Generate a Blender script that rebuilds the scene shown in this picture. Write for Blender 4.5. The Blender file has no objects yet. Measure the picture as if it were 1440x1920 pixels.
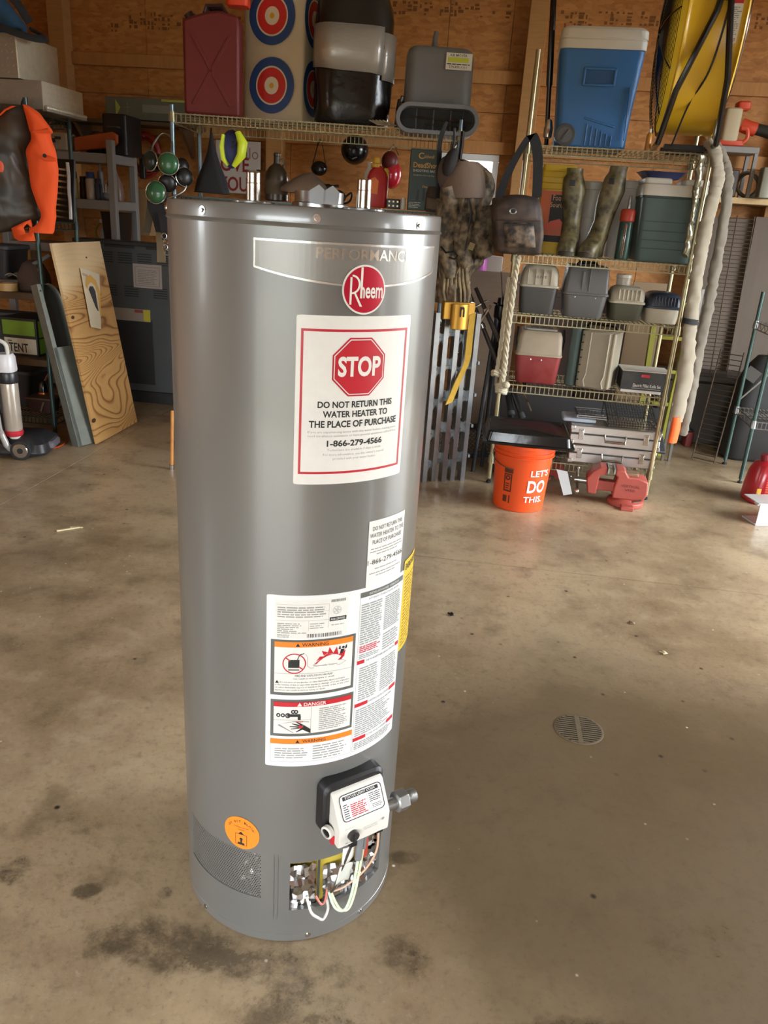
import bpy, bmesh, math, random
from mathutils import Vector, Matrix, Euler, noise
PI = math.pi
C = bpy.context.scene.collection
SC = bpy.context.scene
sin, cos, R_ = math.sin, math.cos, math.radians

# ---------------- camera ----------------
F_PX, TH, RO, HC = 1452.0, 0.3615730, 0.0664007, 1.5601787     # focal length in pixels of a 1440x1920 frame, pitch, roll, height
Fv = Vector((0, cos(TH), -sin(TH)))
U0 = Vector((0, sin(TH), cos(TH)))
Rv = Vector((1, 0, 0)) * cos(RO) + U0 * sin(RO)
Uv = -Vector((1, 0, 0)) * sin(RO) + U0 * cos(RO)
cd = bpy.data.cameras.new('camera')
cam = bpy.data.objects.new('camera', cd); C.objects.link(cam)
cd.sensor_fit = 'VERTICAL'; cd.sensor_height = 36.0; cd.lens = 36.0 * F_PX / 1920.0
cd.clip_start = 0.05; cd.clip_end = 300
cam.matrix_world = Matrix(((Rv.x, Uv.x, -Fv.x, 0), (Rv.y, Uv.y, -Fv.y, 0), (Rv.z, Uv.z, -Fv.z, HC), (0, 0, 0, 1)))
SC.camera = cam

# ---------------- sky, daylight, exposure ----------------
W = bpy.data.worlds.new('sky'); SC.world = W; W.use_nodes = True
bg = W.node_tree.nodes['Background']
bg.inputs[0].default_value = (0.90, 0.95, 1.0, 1); bg.inputs[1].default_value = 14.0
SC.view_settings.view_transform = 'Standard'; SC.view_settings.look = 'None'
SC.view_settings.gamma = 1.0; SC.view_settings.use_curve_mapping = False
SC.view_settings.exposure = 0.6
SC.cycles.use_denoising = True
SC.cycles.max_bounces = 8; SC.cycles.diffuse_bounces = 5; SC.cycles.glossy_bounces = 4
SC.cycles.transmission_bounces = 4; SC.cycles.transparent_max_bounces = 6
SC.cycles.caustics_reflective = False; SC.cycles.caustics_refractive = False
SC.cycles.sample_clamp_indirect = 6.0
YAW = -0.113                                                     # the building stands turned against the camera
def room(u, v, z=0.0):
    return Vector((u * cos(YAW) - v * sin(YAW), u * sin(YAW) + v * cos(YAW), z))
def portal(name, u, v, z, w, h, yaw):                            # marks an opening for the sky light (no light of its own)
    l = bpy.data.lights.new(name, 'AREA'); l.shape = 'RECTANGLE'; l.size = w; l.size_y = h; l.cycles.is_portal = True
    o = bpy.data.objects.new(name, l); C.objects.link(o); o.location = room(u, v, z)
    o.rotation_euler = (R_(90), 0, YAW + yaw)                    # shines along local -Z
RU, LU, BV, FV, HZ = 4.5, -4.9, 7.3, -3.0, 4.1                   # right, left, back, front wall planes and ceiling height
OPEN = {'right': [(.40, .95, 0.0, 2.15), (2.1, 5.2, 0.0, 3.2)], 'left': [(.1, .8, 0.9, 2.3)], 'front': [(-2.6, 1.0, 0.0, 2.25)]}
for a, b, z0, z1 in OPEN['right']: portal('daylight_portal', RU + .05, (a + b) / 2, (z0 + z1) / 2, b - a, z1 - z0, R_(90))
for a, b, z0, z1 in OPEN['left']: portal('daylight_portal', LU - .05, (a + b) / 2, (z0 + z1) / 2, b - a, z1 - z0, R_(-90))
for a, b, z0, z1 in OPEN['front']: portal('daylight_portal', (a + b) / 2, FV - .05, (z0 + z1) / 2, b - a, z1 - z0, 0)
portal('daylight_portal', -0.30, BV + .12, 1.81, 0.5, 0.6, PI)

# ---------------- helpers ----------------
def pt(px, py, Y):                                               # point seen at pixel (px, py) at distance Y
    d = Fv * F_PX + Rv * (px - 720) - Uv * (py - 960); t = Y / d.y
    return Vector((d.x * t, Y, HC + d.z * t))
def on(px, Y, z):                                                # point at distance Y and height z in the column of pixel px
    dz = z - HC
    k = (px - 720) / F_PX
    return Vector(((k * (Y * Fv.y + dz * Fv.z) - Y * Rv.y - dz * Rv.z) / Rv.x, Y, z))
def mp(Y, z=1.5): return (Y * Fv.y + (z - HC) * Fv.z) / F_PX     # metres per pixel there
def lin(c):
    if isinstance(c, str): c = tuple(int(c[i:i + 2], 16) for i in (0, 2, 4))
    return tuple((x / 255 / 12.92 if x / 255 <= .04045 else ((x / 255 + .055) / 1.055) ** 2.4) for x in c)
_m = {}
def mat(name, col, rough=.5, metal=0., var=0., var2=None, scale=20., bump=0., bscale=None, stretch=None, coat=0., emit=0., alpha=1., trans=0., spec=.5, detail=4., sharp=0.):
    if name in _m: return _m[name]
    m = bpy.data.materials.new(name); m.use_nodes = True; n = m.node_tree; p = n.nodes['Principled BSDF']
    c = lin(col); p.inputs['Base Color'].default_value = (*c, 1); p.inputs['Roughness'].default_value = rough
    p.inputs['Metallic'].default_value = metal; p.inputs['Coat Weight'].default_value = coat; p.inputs['Coat Roughness'].default_value = .1
    p.inputs['Specular IOR Level'].default_value = spec
    if trans: p.inputs['Transmission Weight'].default_value = trans
    if alpha < 1: p.inputs['Alpha'].default_value = alpha
    if emit:
        p.inputs['Emission Color'].default_value = (*c, 1); p.inputs['Emission Strength'].default_value = emit
    if var or bump:
        tc = n.nodes.new('ShaderNodeTexCoord'); mp_ = n.nodes.new('ShaderNodeMapping')
        n.links.new(tc.outputs['Object'], mp_.inputs[0])
        if stretch: mp_.inputs['Scale'].default_value = stretch
    if var:
        t = n.nodes.new('ShaderNodeTexNoise'); t.inputs['Scale'].default_value = scale; t.inputs['Detail'].default_value = detail
        n.links.new(mp_.outputs[0], t.inputs[0])
        r = n.nodes.new('ShaderNodeMapRange'); s = .25 * (1 - sharp) + .01
        r.inputs[1].default_value = .5 - s; r.inputs[2].default_value = .5 + s
        n.links.new(t.outputs[0], r.inputs[0])
        x = n.nodes.new('ShaderNodeMix'); x.data_type = 'RGBA'
        d = lin(var2) if var2 else tuple(k * (1 - var) for k in c)
        x.inputs[6].default_value = (*c, 1); x.inputs[7].default_value = (*d, 1)
        mu = n.nodes.new('ShaderNodeMath'); mu.operation = 'MULTIPLY'; mu.inputs[1].default_value = 1.0 if not var2 else var
        n.links.new(r.outputs[0], mu.inputs[0]); n.links.new(mu.outputs[0], x.inputs[0]); n.links.new(x.outputs[2], p.inputs['Base Color'])
    if bump:
        t2 = n.nodes.new('ShaderNodeTexNoise'); t2.inputs['Scale'].default_value = bscale or scale; t2.inputs['Detail'].default_value = 3
        n.links.new(mp_.outputs[0], t2.inputs[0])
        b = n.nodes.new('ShaderNodeBump'); b.inputs['Strength'].default_value = bump; b.inputs['Distance'].default_value = .01
        n.links.new(t2.outputs[0], b.inputs['Height']); n.links.new(b.outputs[0], p.inputs['Normal'])
    _m[name] = m; return m
def rrect(w, d, r, n=4):
    r = min(r, w / 2 - 1e-4, d / 2 - 1e-4); o = []
    for cx, cy, a0 in ((w / 2 - r, d / 2 - r, 0), (-w / 2 + r, d / 2 - r, PI / 2), (-w / 2 + r, -d / 2 + r, PI), (w / 2 - r, -d / 2 + r, 1.5 * PI)):
        for i in range(n + 1):
            a = a0 + PI / 2 * i / n; o.append((cx + r * cos(a), cy + r * sin(a)))
    return o
class MB:
    def __init__(s): s.v = []; s.f = []; s.M = None
    def add(s, vs, fs):
        k = len(s.v)
        s.v += [tuple(s.M @ Vector(p)) for p in vs] if s.M else [tuple(p) for p in vs]
        s.f += [tuple(i + k for i in f) for f in fs]; return s
    def box(s, c, d, rot=None):
        x, y, z = d[0] / 2, d[1] / 2, d[2] / 2
        vs = [Vector((a, b, e)) for e in (-z, z) for a, b in ((-x, -y), (x, -y), (x, y), (-x, y))]
        if rot: M = Euler(rot).to_matrix(); vs = [M @ p for p in vs]
        vs = [p + Vector(c) for p in vs]
        return s.add(vs, [(3, 2, 1, 0), (4, 5, 6, 7), (0, 1, 5, 4), (1, 2, 6, 5), (2, 3, 7, 6), (3, 0, 4, 7)])
    def loft(s, rings, caps=True, closed=True):
        n = len(rings[0]); vs = [p for r in rings for p in r]; fs = []
        for k in range(len(rings) - 1):
            for i in range(n if closed else n - 1):
                j = (i + 1) % n; fs.append((k * n + i, k * n + j, (k + 1) * n + j, (k + 1) * n + i))
        if caps: fs += [tuple(range(n))[::-1], tuple(range((len(rings) - 1) * n, len(rings) * n))]
        return s.add(vs, fs)
    def rb(s, c, prof, n=3):                                     # stack of rounded rectangles: prof = [(z, w, d, r[, dx, dy])]
        return s.loft([[(c[0] + x + (q[4] if len(q) > 4 else 0), c[1] + y + (q[5] if len(q) > 5 else 0), c[2] + q[0]) for x, y in rrect(q[1], q[2], q[3], n)] for q in prof])
    def rbox(s, c, d, r=.01, e=.004):                            # box standing on c with rounded upright and eased top and bottom edges
        w, dd, h = d
        return s.rb(c, [(0, w - 2 * e, dd - 2 * e, r), (e, w, dd, r), (h - e, w, dd, r), (h, w - 2 * e, dd - 2 * e, r)])
    def soft(s, rings, m=4, caps=True, amp=0., sc=8., seed=0, stretch=(1, 1, 1)):   # smooth loft through the rings with cloth folds
        out = []; n = len(rings)
        R = [[Vector(p) for p in r] for r in rings]
        for i in range(n - 1):
            A, B, C_, D = R[max(i - 1, 0)], R[i], R[i + 1], R[min(i + 2, n - 1)]
            for j in range(m):
                t = j / m; out.append([.5 * (2 * b + (c - a) * t + (2 * a - 5 * b + 4 * c - d) * t * t + (3 * b - a - 3 * c + d) * t ** 3) for a, b, c, d in zip(A, B, C_, D)])
        out.append(R[-1])
        if amp:
            for r in out:
                c = sum(r, Vector()) / len(r)
                for q in range(len(r)):
                    p = r[q]; w = Vector((p.x * sc * stretch[0] + seed, p.y * sc * stretch[1], p.z * sc * stretch[2]))
                    d = p - c; d.z = 0
                    r[q] = p + (d.normalized() if d.length > 1e-5 else d) * amp * (noise.noise(w) * 1.0 + .55 * (1 - 2 * abs(noise.noise(w * 1.9))))
        return s.loft(out, caps)
    def cyl(s, a, b, r0, r1=None, n=16, caps=True):
        a, b = Vector(a), Vector(b); r1 = r0 if r1 is None else r1; q = (b - a).to_track_quat('Z', 'Y')
        return s.loft([[p + q @ Vector((r * cos(2 * PI * i / n), r * sin(2 * PI * i / n), 0)) for i in range(n)] for p, r in ((a, r0), (b, r1))], caps)
    def tube(s, pts, r, n=8, closed=False, flat=1.):
        P = [Vector(p) for p in pts]; rings = []; m = len(P); up = None
        rr = r if isinstance(r, (list, tuple)) else [r] * m
        for i in range(m):
            t = (P[(i + 1) % m] - P[i - 1]) if closed or 0 < i < m - 1 else (P[1] - P[0] if i == 0 else P[-1] - P[-2])
            t.normalize()
            if up is None: up = t.orthogonal().normalized()
            up = (up - t * up.dot(t)); up = up.normalized() if up.length > 1e-6 else t.orthogonal().normalized()
            w = t.cross(up)
            rings.append([P[i] + (up * cos(2 * PI * k / n) + w * sin(2 * PI * k / n) * flat) * rr[i] for k in range(n)])
        if closed: rings.append(rings[0])
        return s.loft(rings, not closed)
    def lathe(s, prof, n=24, c=(0, 0, 0), axis=None, caps=True):
        rings = [[Vector((r * cos(2 * PI * i / n), r * sin(2 * PI * i / n), z)) for i in range(n)] for r, z in prof]
        if axis is not None:
            q = Vector(axis).to_track_quat('Z', 'Y'); rings = [[q @ p for p in r] for r in rings]
        return s.loft([[p + Vector(c) for p in r] for r in rings], caps)
    def ell(s, c, d, n=16, m=10, rot=None):
        rings = []
        M = Euler(rot).to_matrix() if rot else None
        for k in range(m + 1):
            a = -PI / 2 + PI * (k * .98 / m + .01); ring = []
            for i in range(n):
                p = Vector((d[0] * cos(a) * cos(2 * PI * i / n), d[1] * cos(a) * sin(2 * PI * i / n), d[2] * sin(a)))
                ring.append((M @ p if M else p) + Vector(c))
            rings.append(ring)
        return s.loft(rings)
    def grid(s, fn, nu, nv):
        return s.add([fn(i / nu, j / nv) for j in range(nv + 1) for i in range(nu + 1)],
                     [(j * (nu + 1) + i, j * (nu + 1) + i + 1, (j + 1) * (nu + 1) + i + 1, (j + 1) * (nu + 1) + i) for j in range(nv) for i in range(nu)])
    def prism(s, poly, y0, y1, ax='xz'):                         # outline in xz pushed along y (or yz along x, xy along z)
        f = {'xz': lambda a, b, t: (a, t, b), 'yz': lambda a, b, t: (t, a, b), 'xy': lambda a, b, t: (a, b, t)}[ax]
        return s.loft([[f(a, b, y0) for a, b in poly], [f(a, b, y1) for a, b in poly]])
    # flat print: fn maps label coordinates (x, y) to a point
    def quad(s, x0, y0, x1, y1, fn, n=1):
        for i in range(n):
            a, b = x0 + (x1 - x0) * i / n, x0 + (x1 - x0) * (i + 1) / n
            s.add([fn(a, y0), fn(b, y0), fn(b, y1), fn(a, y1)], [(0, 1, 2, 3)])
        return s
    def frame(s, x0, y0, x1, y1, t, fn, n=1, r=0.):
        s.quad(x0, y0, x1, y0 + t, fn, n); s.quad(x0, y1 - t, x1, y1, fn, n)
        s.quad(x0, y0 + t, x0 + t, y1 - t, fn); return s.quad(x1 - t, y0 + t, x1, y1 - t, fn)
    def poly(s, pts, fn): return s.add([fn(*p) for p in pts], [tuple(range(len(pts)))])
    def ring(s, c, r0, r1, fn, n=32, sy=1.):
        for i in range(n):
            a, b = 2 * PI * i / n, 2 * PI * (i + 1) / n
            s.poly([(c[0] + r0 * cos(a), c[1] + sy * r0 * sin(a)), (c[0] + r1 * cos(a), c[1] + sy * r1 * sin(a)), (c[0] + r1 * cos(b), c[1] + sy * r1 * sin(b)), (c[0] + r0 * cos(b), c[1] + sy * r0 * sin(b))], fn)
        return s
    def text(s, st, x0, y0, w, h, fn, bold=0., res=2):
        vs, fs = glyphs(st, bold, res)
        return s.add([fn(x0 + a * w, y0 + b * h) for a, b in vs], fs)
    def bars(s, x0, y0, x1, y1, rows, fn, seed=1, fill=.5, ragged=.25):
        rd = random.Random(seed); h = (y1 - y0) / rows
        for k in range(rows):
            y = y1 - (k + 1) * h; x = x0; end = x1 - (x1 - x0) * rd.random() * ragged
            while x < end:
                w = min(h * rd.uniform(1.2, 4.5), end - x)
                s.quad(x, y, x + w, y + h * fill, fn); x += w + h * .4
        return s
    def build(s, name, m, parent=None, bev=0., ang=35, kind=None, solid=0.):
        me = bpy.data.meshes.new(name); me.from_pydata(s.v, [], s.f)
        b = bmesh.new(); b.from_mesh(me); bmesh.ops.recalc_face_normals(b, faces=b.faces)
        b.to_mesh(me); b.free(); me.materials.append(m)
        me.polygons.foreach_set('use_smooth', [True] * len(me.polygons)); me.set_sharp_from_angle(angle=R_(ang))
        o = bpy.data.objects.new(name, me); C.objects.link(o)
        if parent: o.parent = parent
        if kind or any(t in name for t in ('print', 'lettering', 'stamp', 'dark_frames', 'orange_band')): o['kind'] = kind or 'stuff'
        if solid:
            q = o.modifiers.new('Solidify', 'SOLIDIFY'); q.thickness = solid; q.offset = 0
        if bev:
            q = o.modifiers.new('Bevel', 'BEVEL'); q.width = bev; q.segments = 2; q.limit_method = 'ANGLE'; q.angle_limit = R_(40)
        return o
_g = {}
def glyphs(st, bold=0., res=2):                                  # text as a flat mesh scaled to the unit square
    k = (st, bold, res)
    if k not in _g:
        cu = bpy.data.curves.new('print', 'FONT'); cu.body = st; cu.resolution_u = res; cu.offset = bold; cu.fill_mode = 'FRONT'
        o = bpy.data.objects.new('print', cu); C.objects.link(o); bpy.context.view_layer.update()
        me = bpy.data.meshes.new_from_object(o.evaluated_get(bpy.context.evaluated_depsgraph_get()))
        v = [(p.co.x, p.co.y) for p in me.vertices]; f = [tuple(q.vertices) for q in me.polygons]
        bpy.data.objects.remove(o); bpy.data.curves.remove(cu); bpy.data.meshes.remove(me)
        x0, x1 = min(p[0] for p in v), max(p[0] for p in v); y0, y1 = min(p[1] for p in v), max(p[1] for p in v)
        _g[k] = ([((a - x0) / (x1 - x0), (b - y0) / (y1 - y0)) for a, b in v], f)
    return _g[k]
def tag(o, label=None, cat=None, group=None, kind=None):
    for k, v in (('label', label), ('category', cat), ('group', group), ('kind', kind)):
        if v: o[k] = v
    return o
def thing(name, label, cat, loc=(0, 0, 0), rz=0., group=None, rot=None):
    o = bpy.data.objects.new(name, None); C.objects.link(o); o.empty_display_size = .05
    o.location = loc; o.rotation_euler = rot if rot else (0, 0, rz)
    return tag(o, label, cat, group)
def lab(o, s): o['label'] = s; return o
def front(y, x0=0., z0=0.): return lambda a, b: (x0 + a, y, z0 + b)   # print plane facing -y
def side(x, y0=0., z0=0.): return lambda a, b: (x, y0 + a, z0 + b)

# ---------------- shared materials ----------------
INK = mat('black_ink', (34, 34, 34), .6); WINK = mat('white_ink', (225, 222, 215), .5); RINK = mat('red_ink', (190, 40, 50), .4)
PAPER = mat('label_paper', (228, 227, 221), .38, var=.05, scale=60); GINK = mat('grey_ink', (150, 149, 145), .6)
OINK = mat('orange_ink', (236, 130, 40), .45); DGINK = mat('dark_grey_ink', (95, 96, 92), .5)
CHROME = mat('chrome', (205, 205, 205), .16, 1.); STEEL = mat('steel', (165, 165, 162), .32, 1., var=.2, scale=40)
GOLD = mat('brassy_wire', (160, 150, 116), .34, .6, var=.3, scale=30); DKWIRE = mat('dark_green_wire', (52, 66, 64), .32, .5, var=.3, scale=30)
BLACK = mat('black_plastic', (26, 26, 27), .42); BLACKG = mat('black_gloss', (20, 20, 21), .18); RUBBER = mat('rubber', (30, 30, 30), .8)
GREYP = mat('grey_plastic', (120, 122, 124), .5, var=.1, scale=30); DKGREY = mat('dark_grey_plastic', (66, 68, 70), .5, var=.12, scale=25)
WHITEP = mat('white_plastic', (212, 209, 200), .45, var=.06, scale=12); BEIGE = mat('beige_plastic', (176, 166, 148), .5, var=.1, scale=20)
ALU = mat('aluminium', (190, 190, 188), .3, .9, var=.15, scale=25); WOOD = mat('pine_wood', (196, 160, 104), .7, var=.25, scale=8, stretch=(1, 1, 12))
CARD = mat('cardboard', (172, 138, 96), .8, var=.12, scale=15); WEBB = mat('black_webbing', (30, 30, 32), .85, bump=.3, scale=200)
# ================= the building =================
def room_obj(name, mb, m, parent=None, kind='structure', bev=0., top=True):
    o = mb.build(name, m, parent, bev)
    if parent is None: o.rotation_euler.z = YAW
    if kind and parent is None: o['kind'] = kind
    return o
def floor_mat():
    m = bpy.data.materials.new('concrete'); m.use_nodes = True; n = m.node_tree; p = n.nodes['Principled BSDF']; L = n.links.new
    tc = n.nodes.new('ShaderNodeTexCoord').outputs['Object']
    def noise(sc, det=6, rough=.6, dist=0.):
        t = n.nodes.new('ShaderNodeTexNoise'); t.inputs['Scale'].default_value = sc; t.inputs['Detail'].default_value = det
        t.inputs['Roughness'].default_value = rough; t.inputs['Distortion'].default_value = dist; L(tc, t.inputs[0]); return t.outputs[0]
    def rng(x, a, b, c=0., d=1.):
        r = n.nodes.new('ShaderNodeMapRange'); r.interpolation_type = 'SMOOTHSTEP'
        for i, v in enumerate((a, b, c, d)): r.inputs[i + 1].default_value = v
        L(x, r.inputs[0]); return r.outputs[0]
    def mth(op, a, b=0.):
        q = n.nodes.new('ShaderNodeMath'); q.operation = op
        for i, v in enumerate((a, b)):
            if isinstance(v, float): q.inputs[i].default_value = v
            else: L(v, q.inputs[i])
        return q.outputs[0]
    def mix(fac, a, b):
        x = n.nodes.new('ShaderNodeMix'); x.data_type = 'RGBA'; L(fac, x.inputs[0])
        for i, v in ((6, a), (7, b)):
            if isinstance(v, tuple): x.inputs[i].default_value = (*lin(v), 1)
            else: L(v, x.inputs[i])
        return x.outputs[2]
    n1, n2, n3, n4 = noise(1.1), noise(5.), noise(28., 4), noise(9., 8, .75)
    col = mix(rng(n1, .38, .64), (178, 158, 127), (140, 120, 93))
    col = mix(mth('MULTIPLY', rng(n2, .5, .72), .6), col, (102, 85, 62))
    col = mix(mth('MULTIPLY', rng(n2, .5, .28), .55), col, (180, 163, 133))
    col = mix(mth('MULTIPLY', rng(n3, .5, .8), .45), col, (84, 72, 58))
    col = mix(mth('MULTIPLY', rng(n3, .36, .24), .6), col, (186, 172, 148))
    # tracked-in dirt on the right, darkened further for dim near light; finer grit everywhere
    n6 = noise(70., 3, .7); col = mix(mth('MULTIPLY', rng(n6, .52, .8), .5), col, (92, 78, 60)); col = mix(mth('MULTIPLY', rng(n6, .45, .2), .35), col, (188, 174, 150))
    # oil and tyre stains with outlines of their own: (x, y, rx, ry, strength)
    stains = [(.50, 1.13, .24, .05, 1.), (.26, 1.10, .13, .035, .9), (-.10, 1.12, .16, .10, .85), (-.42, 1.27, .22, .085, .9), (-.13, 1.24, .25, .07, .8),
              (-.66, 1.41, .04, .03, 1.), (-.85, 1.46, .05, .06, .8), (-.47, 1.42, .025, .025, .8), (.12, 1.58, .05, .03, 1.), (.40, 1.78, .10, .022, .6),
              (.30, 1.42, .14, .10, .45), (.9, 1.35, .3, .15, .4), (.95, 1.95, .09, .05, .55), (-.78, 1.62, .12, .1, .35), (.35, 2.3, .35, .25, .35), (1.2, 2.5, .5, .3, .3), (-1.0, 3.0, .3, .1, .3), (.10, 1.3, .09, .09, .7)]
    sx = n.nodes.new('ShaderNodeSeparateXYZ'); L(tc, sx.inputs[0]); X, Y = sx.outputs[0], sx.outputs[1]
    tot = None; big = noise(4.5, 10, .8, .6)
    for x, y, rx, ry, st in stains:
        a = mth('DIVIDE', mth('SUBTRACT', X, float(x)), float(rx)); b = mth('DIVIDE', mth('SUBTRACT', Y, float(y)), float(ry))
        d = mth('SQRT', mth('ADD', mth('MULTIPLY', a, a), mth('MULTIPLY', b, b)))
        v = mth('MULTIPLY', rng(d, 1.35, .45), float(st)); tot = v if tot is None else mth('MAXIMUM', tot, v)
    n5 = noise(22., 6, .8)
    edge = mth('ADD', tot, mth('MULTIPLY', mth('SUBTRACT', n4, .5), 2.6)); edge = mth('ADD', edge, mth('MULTIPLY', mth('SUBTRACT', big, .5), 1.6)); edge = mth('ADD', edge, mth('MULTIPLY', mth('SUBTRACT', n5, .5), 1.1))
    mask = mth('MULTIPLY', rng(edge, .40, 1.15), rng(tot, .02, .35))
    col = mix(mth('MULTIPLY', mask, .68), col, (54, 47, 37))
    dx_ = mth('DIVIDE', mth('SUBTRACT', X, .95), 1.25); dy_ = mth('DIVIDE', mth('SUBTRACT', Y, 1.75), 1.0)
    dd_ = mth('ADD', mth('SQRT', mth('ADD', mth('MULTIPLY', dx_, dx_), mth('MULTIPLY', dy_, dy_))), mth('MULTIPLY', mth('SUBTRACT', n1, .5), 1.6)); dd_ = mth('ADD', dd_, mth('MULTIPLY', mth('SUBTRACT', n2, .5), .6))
    col = mix(mth('MULTIPLY', rng(dd_, 1.2, .5), .85), col, (84, 69, 48))  # broad dirt patch; its depth also paints the dimmer light near the camera
    vo = n.nodes.new('ShaderNodeTexVoronoi'); vo.inputs['Scale'].default_value = 8.5; L(tc, vo.inputs[0])
    col = mix(mth('MULTIPLY', rng(vo.outputs['Distance'], .10, .03), rng(n2, .42, .56)), col, (45, 38, 30))
    vo2 = n.nodes.new('ShaderNodeTexVoronoi'); vo2.inputs['Scale'].default_value = 10.; L(tc, vo2.inputs[0])
    col = mix(mth('MULTIPLY', rng(vo2.outputs['Distance'], .06, .02), rng(n1, .45, .55)), col, (215, 205, 185))
    L(col, p.inputs['Base Color'])
    ro = mth('ADD', mth('MULTIPLY', n2, .3), .20); L(mth('SUBTRACT', ro, mth('MULTIPLY', mask, .08)), p.inputs['Roughness'])
    b = n.nodes.new('ShaderNodeBump'); b.inputs['Strength'].default_value = .16; b.inputs['Distance'].default_value = .006
    L(mth('ADD', n3, mth('MULTIPLY', n4, .6)), b.inputs['Height']); L(b.outputs[0], p.inputs['Normal'])
    p.inputs['Specular IOR Level'].default_value = .5
    return m
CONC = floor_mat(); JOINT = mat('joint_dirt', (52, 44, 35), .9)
fl = room_obj('floor', MB().box(((LU + RU) / 2, (FV + BV) / 2, -.05), (RU - LU + .4, BV - FV + .4, .08)), JOINT); fl['kind'] = 'structure'
# sawn control joints part the slab into fields
us = [LU - .1, -2.47, 1.95 + .65, RU + .1]; vs_ = [FV - .1, -.55, 3.54, BV + .1]
for i in range(3):
    for j in range(3):
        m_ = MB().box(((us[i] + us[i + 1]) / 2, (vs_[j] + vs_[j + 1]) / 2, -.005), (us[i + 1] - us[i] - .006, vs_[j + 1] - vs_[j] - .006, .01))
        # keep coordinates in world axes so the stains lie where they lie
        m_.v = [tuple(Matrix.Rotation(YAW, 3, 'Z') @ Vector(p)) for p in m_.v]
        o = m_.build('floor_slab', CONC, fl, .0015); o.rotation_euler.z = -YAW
def osb_mat():
    m = bpy.data.materials.new('strand_board'); m.use_nodes = True; n = m.node_tree; p = n.nodes['Principled BSDF']; L = n.links.new
    tc = n.nodes.new('ShaderNodeTexCoord').outputs['Object']; last = None
    for k, (s, ang, c0, c1) in enumerate(((13., .7, (190, 132, 70), (164, 106, 54)), (17., -.5, (204, 146, 84), (150, 96, 48)))):
        mpn = n.nodes.new('ShaderNodeMapping'); mpn.inputs['Rotation'].default_value = (0, ang, 0); mpn.inputs['Scale'].default_value = (1, 1, 2.6); L(tc, mpn.inputs[0])
        v = n.nodes.new('ShaderNodeTexVoronoi'); v.inputs['Scale'].default_value = s; L(mpn.outputs[0], v.inputs[0])
        bw = n.nodes.new('ShaderNodeSeparateColor'); L(v.outputs['Color'], bw.inputs[0])
        x = n.nodes.new('ShaderNodeMix'); x.data_type = 'RGBA'; x.inputs[6].default_value = (*lin(c0), 1); x.inputs[7].default_value = (*lin(c1), 1)
        L(bw.outputs[k], x.inputs[0])
        if last is None: last = x.outputs[2]
        else:
            y = n.nodes.new('ShaderNodeMix'); y.data_type = 'RGBA'; y.inputs[0].default_value = .45; L(last, y.inputs[6]); L(x.outputs[2], y.inputs[7]); last = y.outputs[2]
    t = n.nodes.new('ShaderNodeTexNoise'); t.inputs['Scale'].default_value = 2.; L(tc, t.inputs[0])
    z = n.nodes.new('ShaderNodeMix'); z.data_type = 'RGBA'; z.blend_type = 'MULTIPLY'; z.inputs[0].default_value = .35; L(last, z.inputs[6]); L(t.outputs['Color'], z.inputs[7])
    L(last, p.inputs['Base Color']); p.inputs['Roughness'].default_value = .62
    return m
OSB = osb_mat(); STUD = mat('stud_wood', (186, 138, 84), .7, var=.22, scale=6, stretch=(1, 1, 10)); GIRT = mat('girt_wood', (190, 136, 80), .7, var=.2, scale=6, stretch=(8, 1, 1))
SHEET = mat('painted_sheet', (178, 176, 170), .5, var=.08, scale=4); CEIL = mat('ceiling_liner', (196, 192, 182), .6, var=.05, scale=3)
GROUND = mat('gravel_ground', (104, 100, 84), .9, var=.3, scale=2)
g = MB().quad(-60, -60, 60, 60, lambda a, b: (a, b, -.1)).build('ground', GROUND); g['kind'] = 'structure'
# added, unseen: dark mounds outside the front door block low sky light
k = MB(); rd = random.Random(6)
for i in range(16): k.ell((-17 + 2. * i + rd.uniform(-.4, .4), -18 + rd.uniform(-.8, .8), rd.uniform(.6, 1.0)), (1.5, 1.2, rd.uniform(1.1, 1.9)), 14, 8)
tag(k.build('sky_blocker', mat('blocker_green', (58, 70, 40), .9, var=.4, scale=6), ang=70), None, None, None, 'stuff')
# back wall: strand boards, girts and posts
WIN = (-.56, -.045, 1.5, 2.12)                                      # window hole u0, u1, z0, z1
wb = bpy.data.objects.new('wall_back', None); C.objects.link(wb); wb.rotation_euler.z = YAW; wb['kind'] = 'structure'
T = .012
def panel(u0, u1, z0, z1):
    MB().box(((u0 + u1) / 2, BV + T / 2, (z0 + z1) / 2), (u1 - u0 - .004, T, z1 - z0 - .004)).build('osb_panel', OSB, wb)
cols = [LU, -4.45, -3.15, -1.86, WIN[0], WIN[1], 1.24, 2.54, 3.84, RU]
rows = [0, 1.1, 2.44, 3.78, HZ]
for i in range(len(cols) - 1):
    for j in range(len(rows) - 1):
        if cols[i] == WIN[0] and rows[j] == 1.1:
            panel(cols[i], cols[i + 1], 1.1, WIN[2]); panel(cols[i], cols[i + 1], WIN[3], 2.44)
        else: panel(cols[i], cols[i + 1], rows[j], rows[j + 1])
MB().box(((LU + WIN[0]) / 2, BV + .05, HZ / 2), (WIN[0] - LU, .03, HZ)).box(((RU + WIN[1]) / 2, BV + .05, HZ / 2), (RU - WIN[1], .03, HZ)).box(((WIN[0] + WIN[1]) / 2, BV + .05, WIN[2] / 2), (WIN[1] - WIN[0], .03, WIN[2])).box(((WIN[0] + WIN[1]) / 2, BV + .05, (HZ + WIN[3]) / 2), (WIN[1] - WIN[0], .03, HZ - WIN[3])).build('outer_siding', SHEET, wb)
def post_u(px, py): w = pt(px, py, 7.2); return w.x * cos(YAW) + w.y * sin(YAW)
pu = [post_u(60, 30), post_u(505, 290), post_u(993, 180), post_u(1475, 180)]
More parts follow.
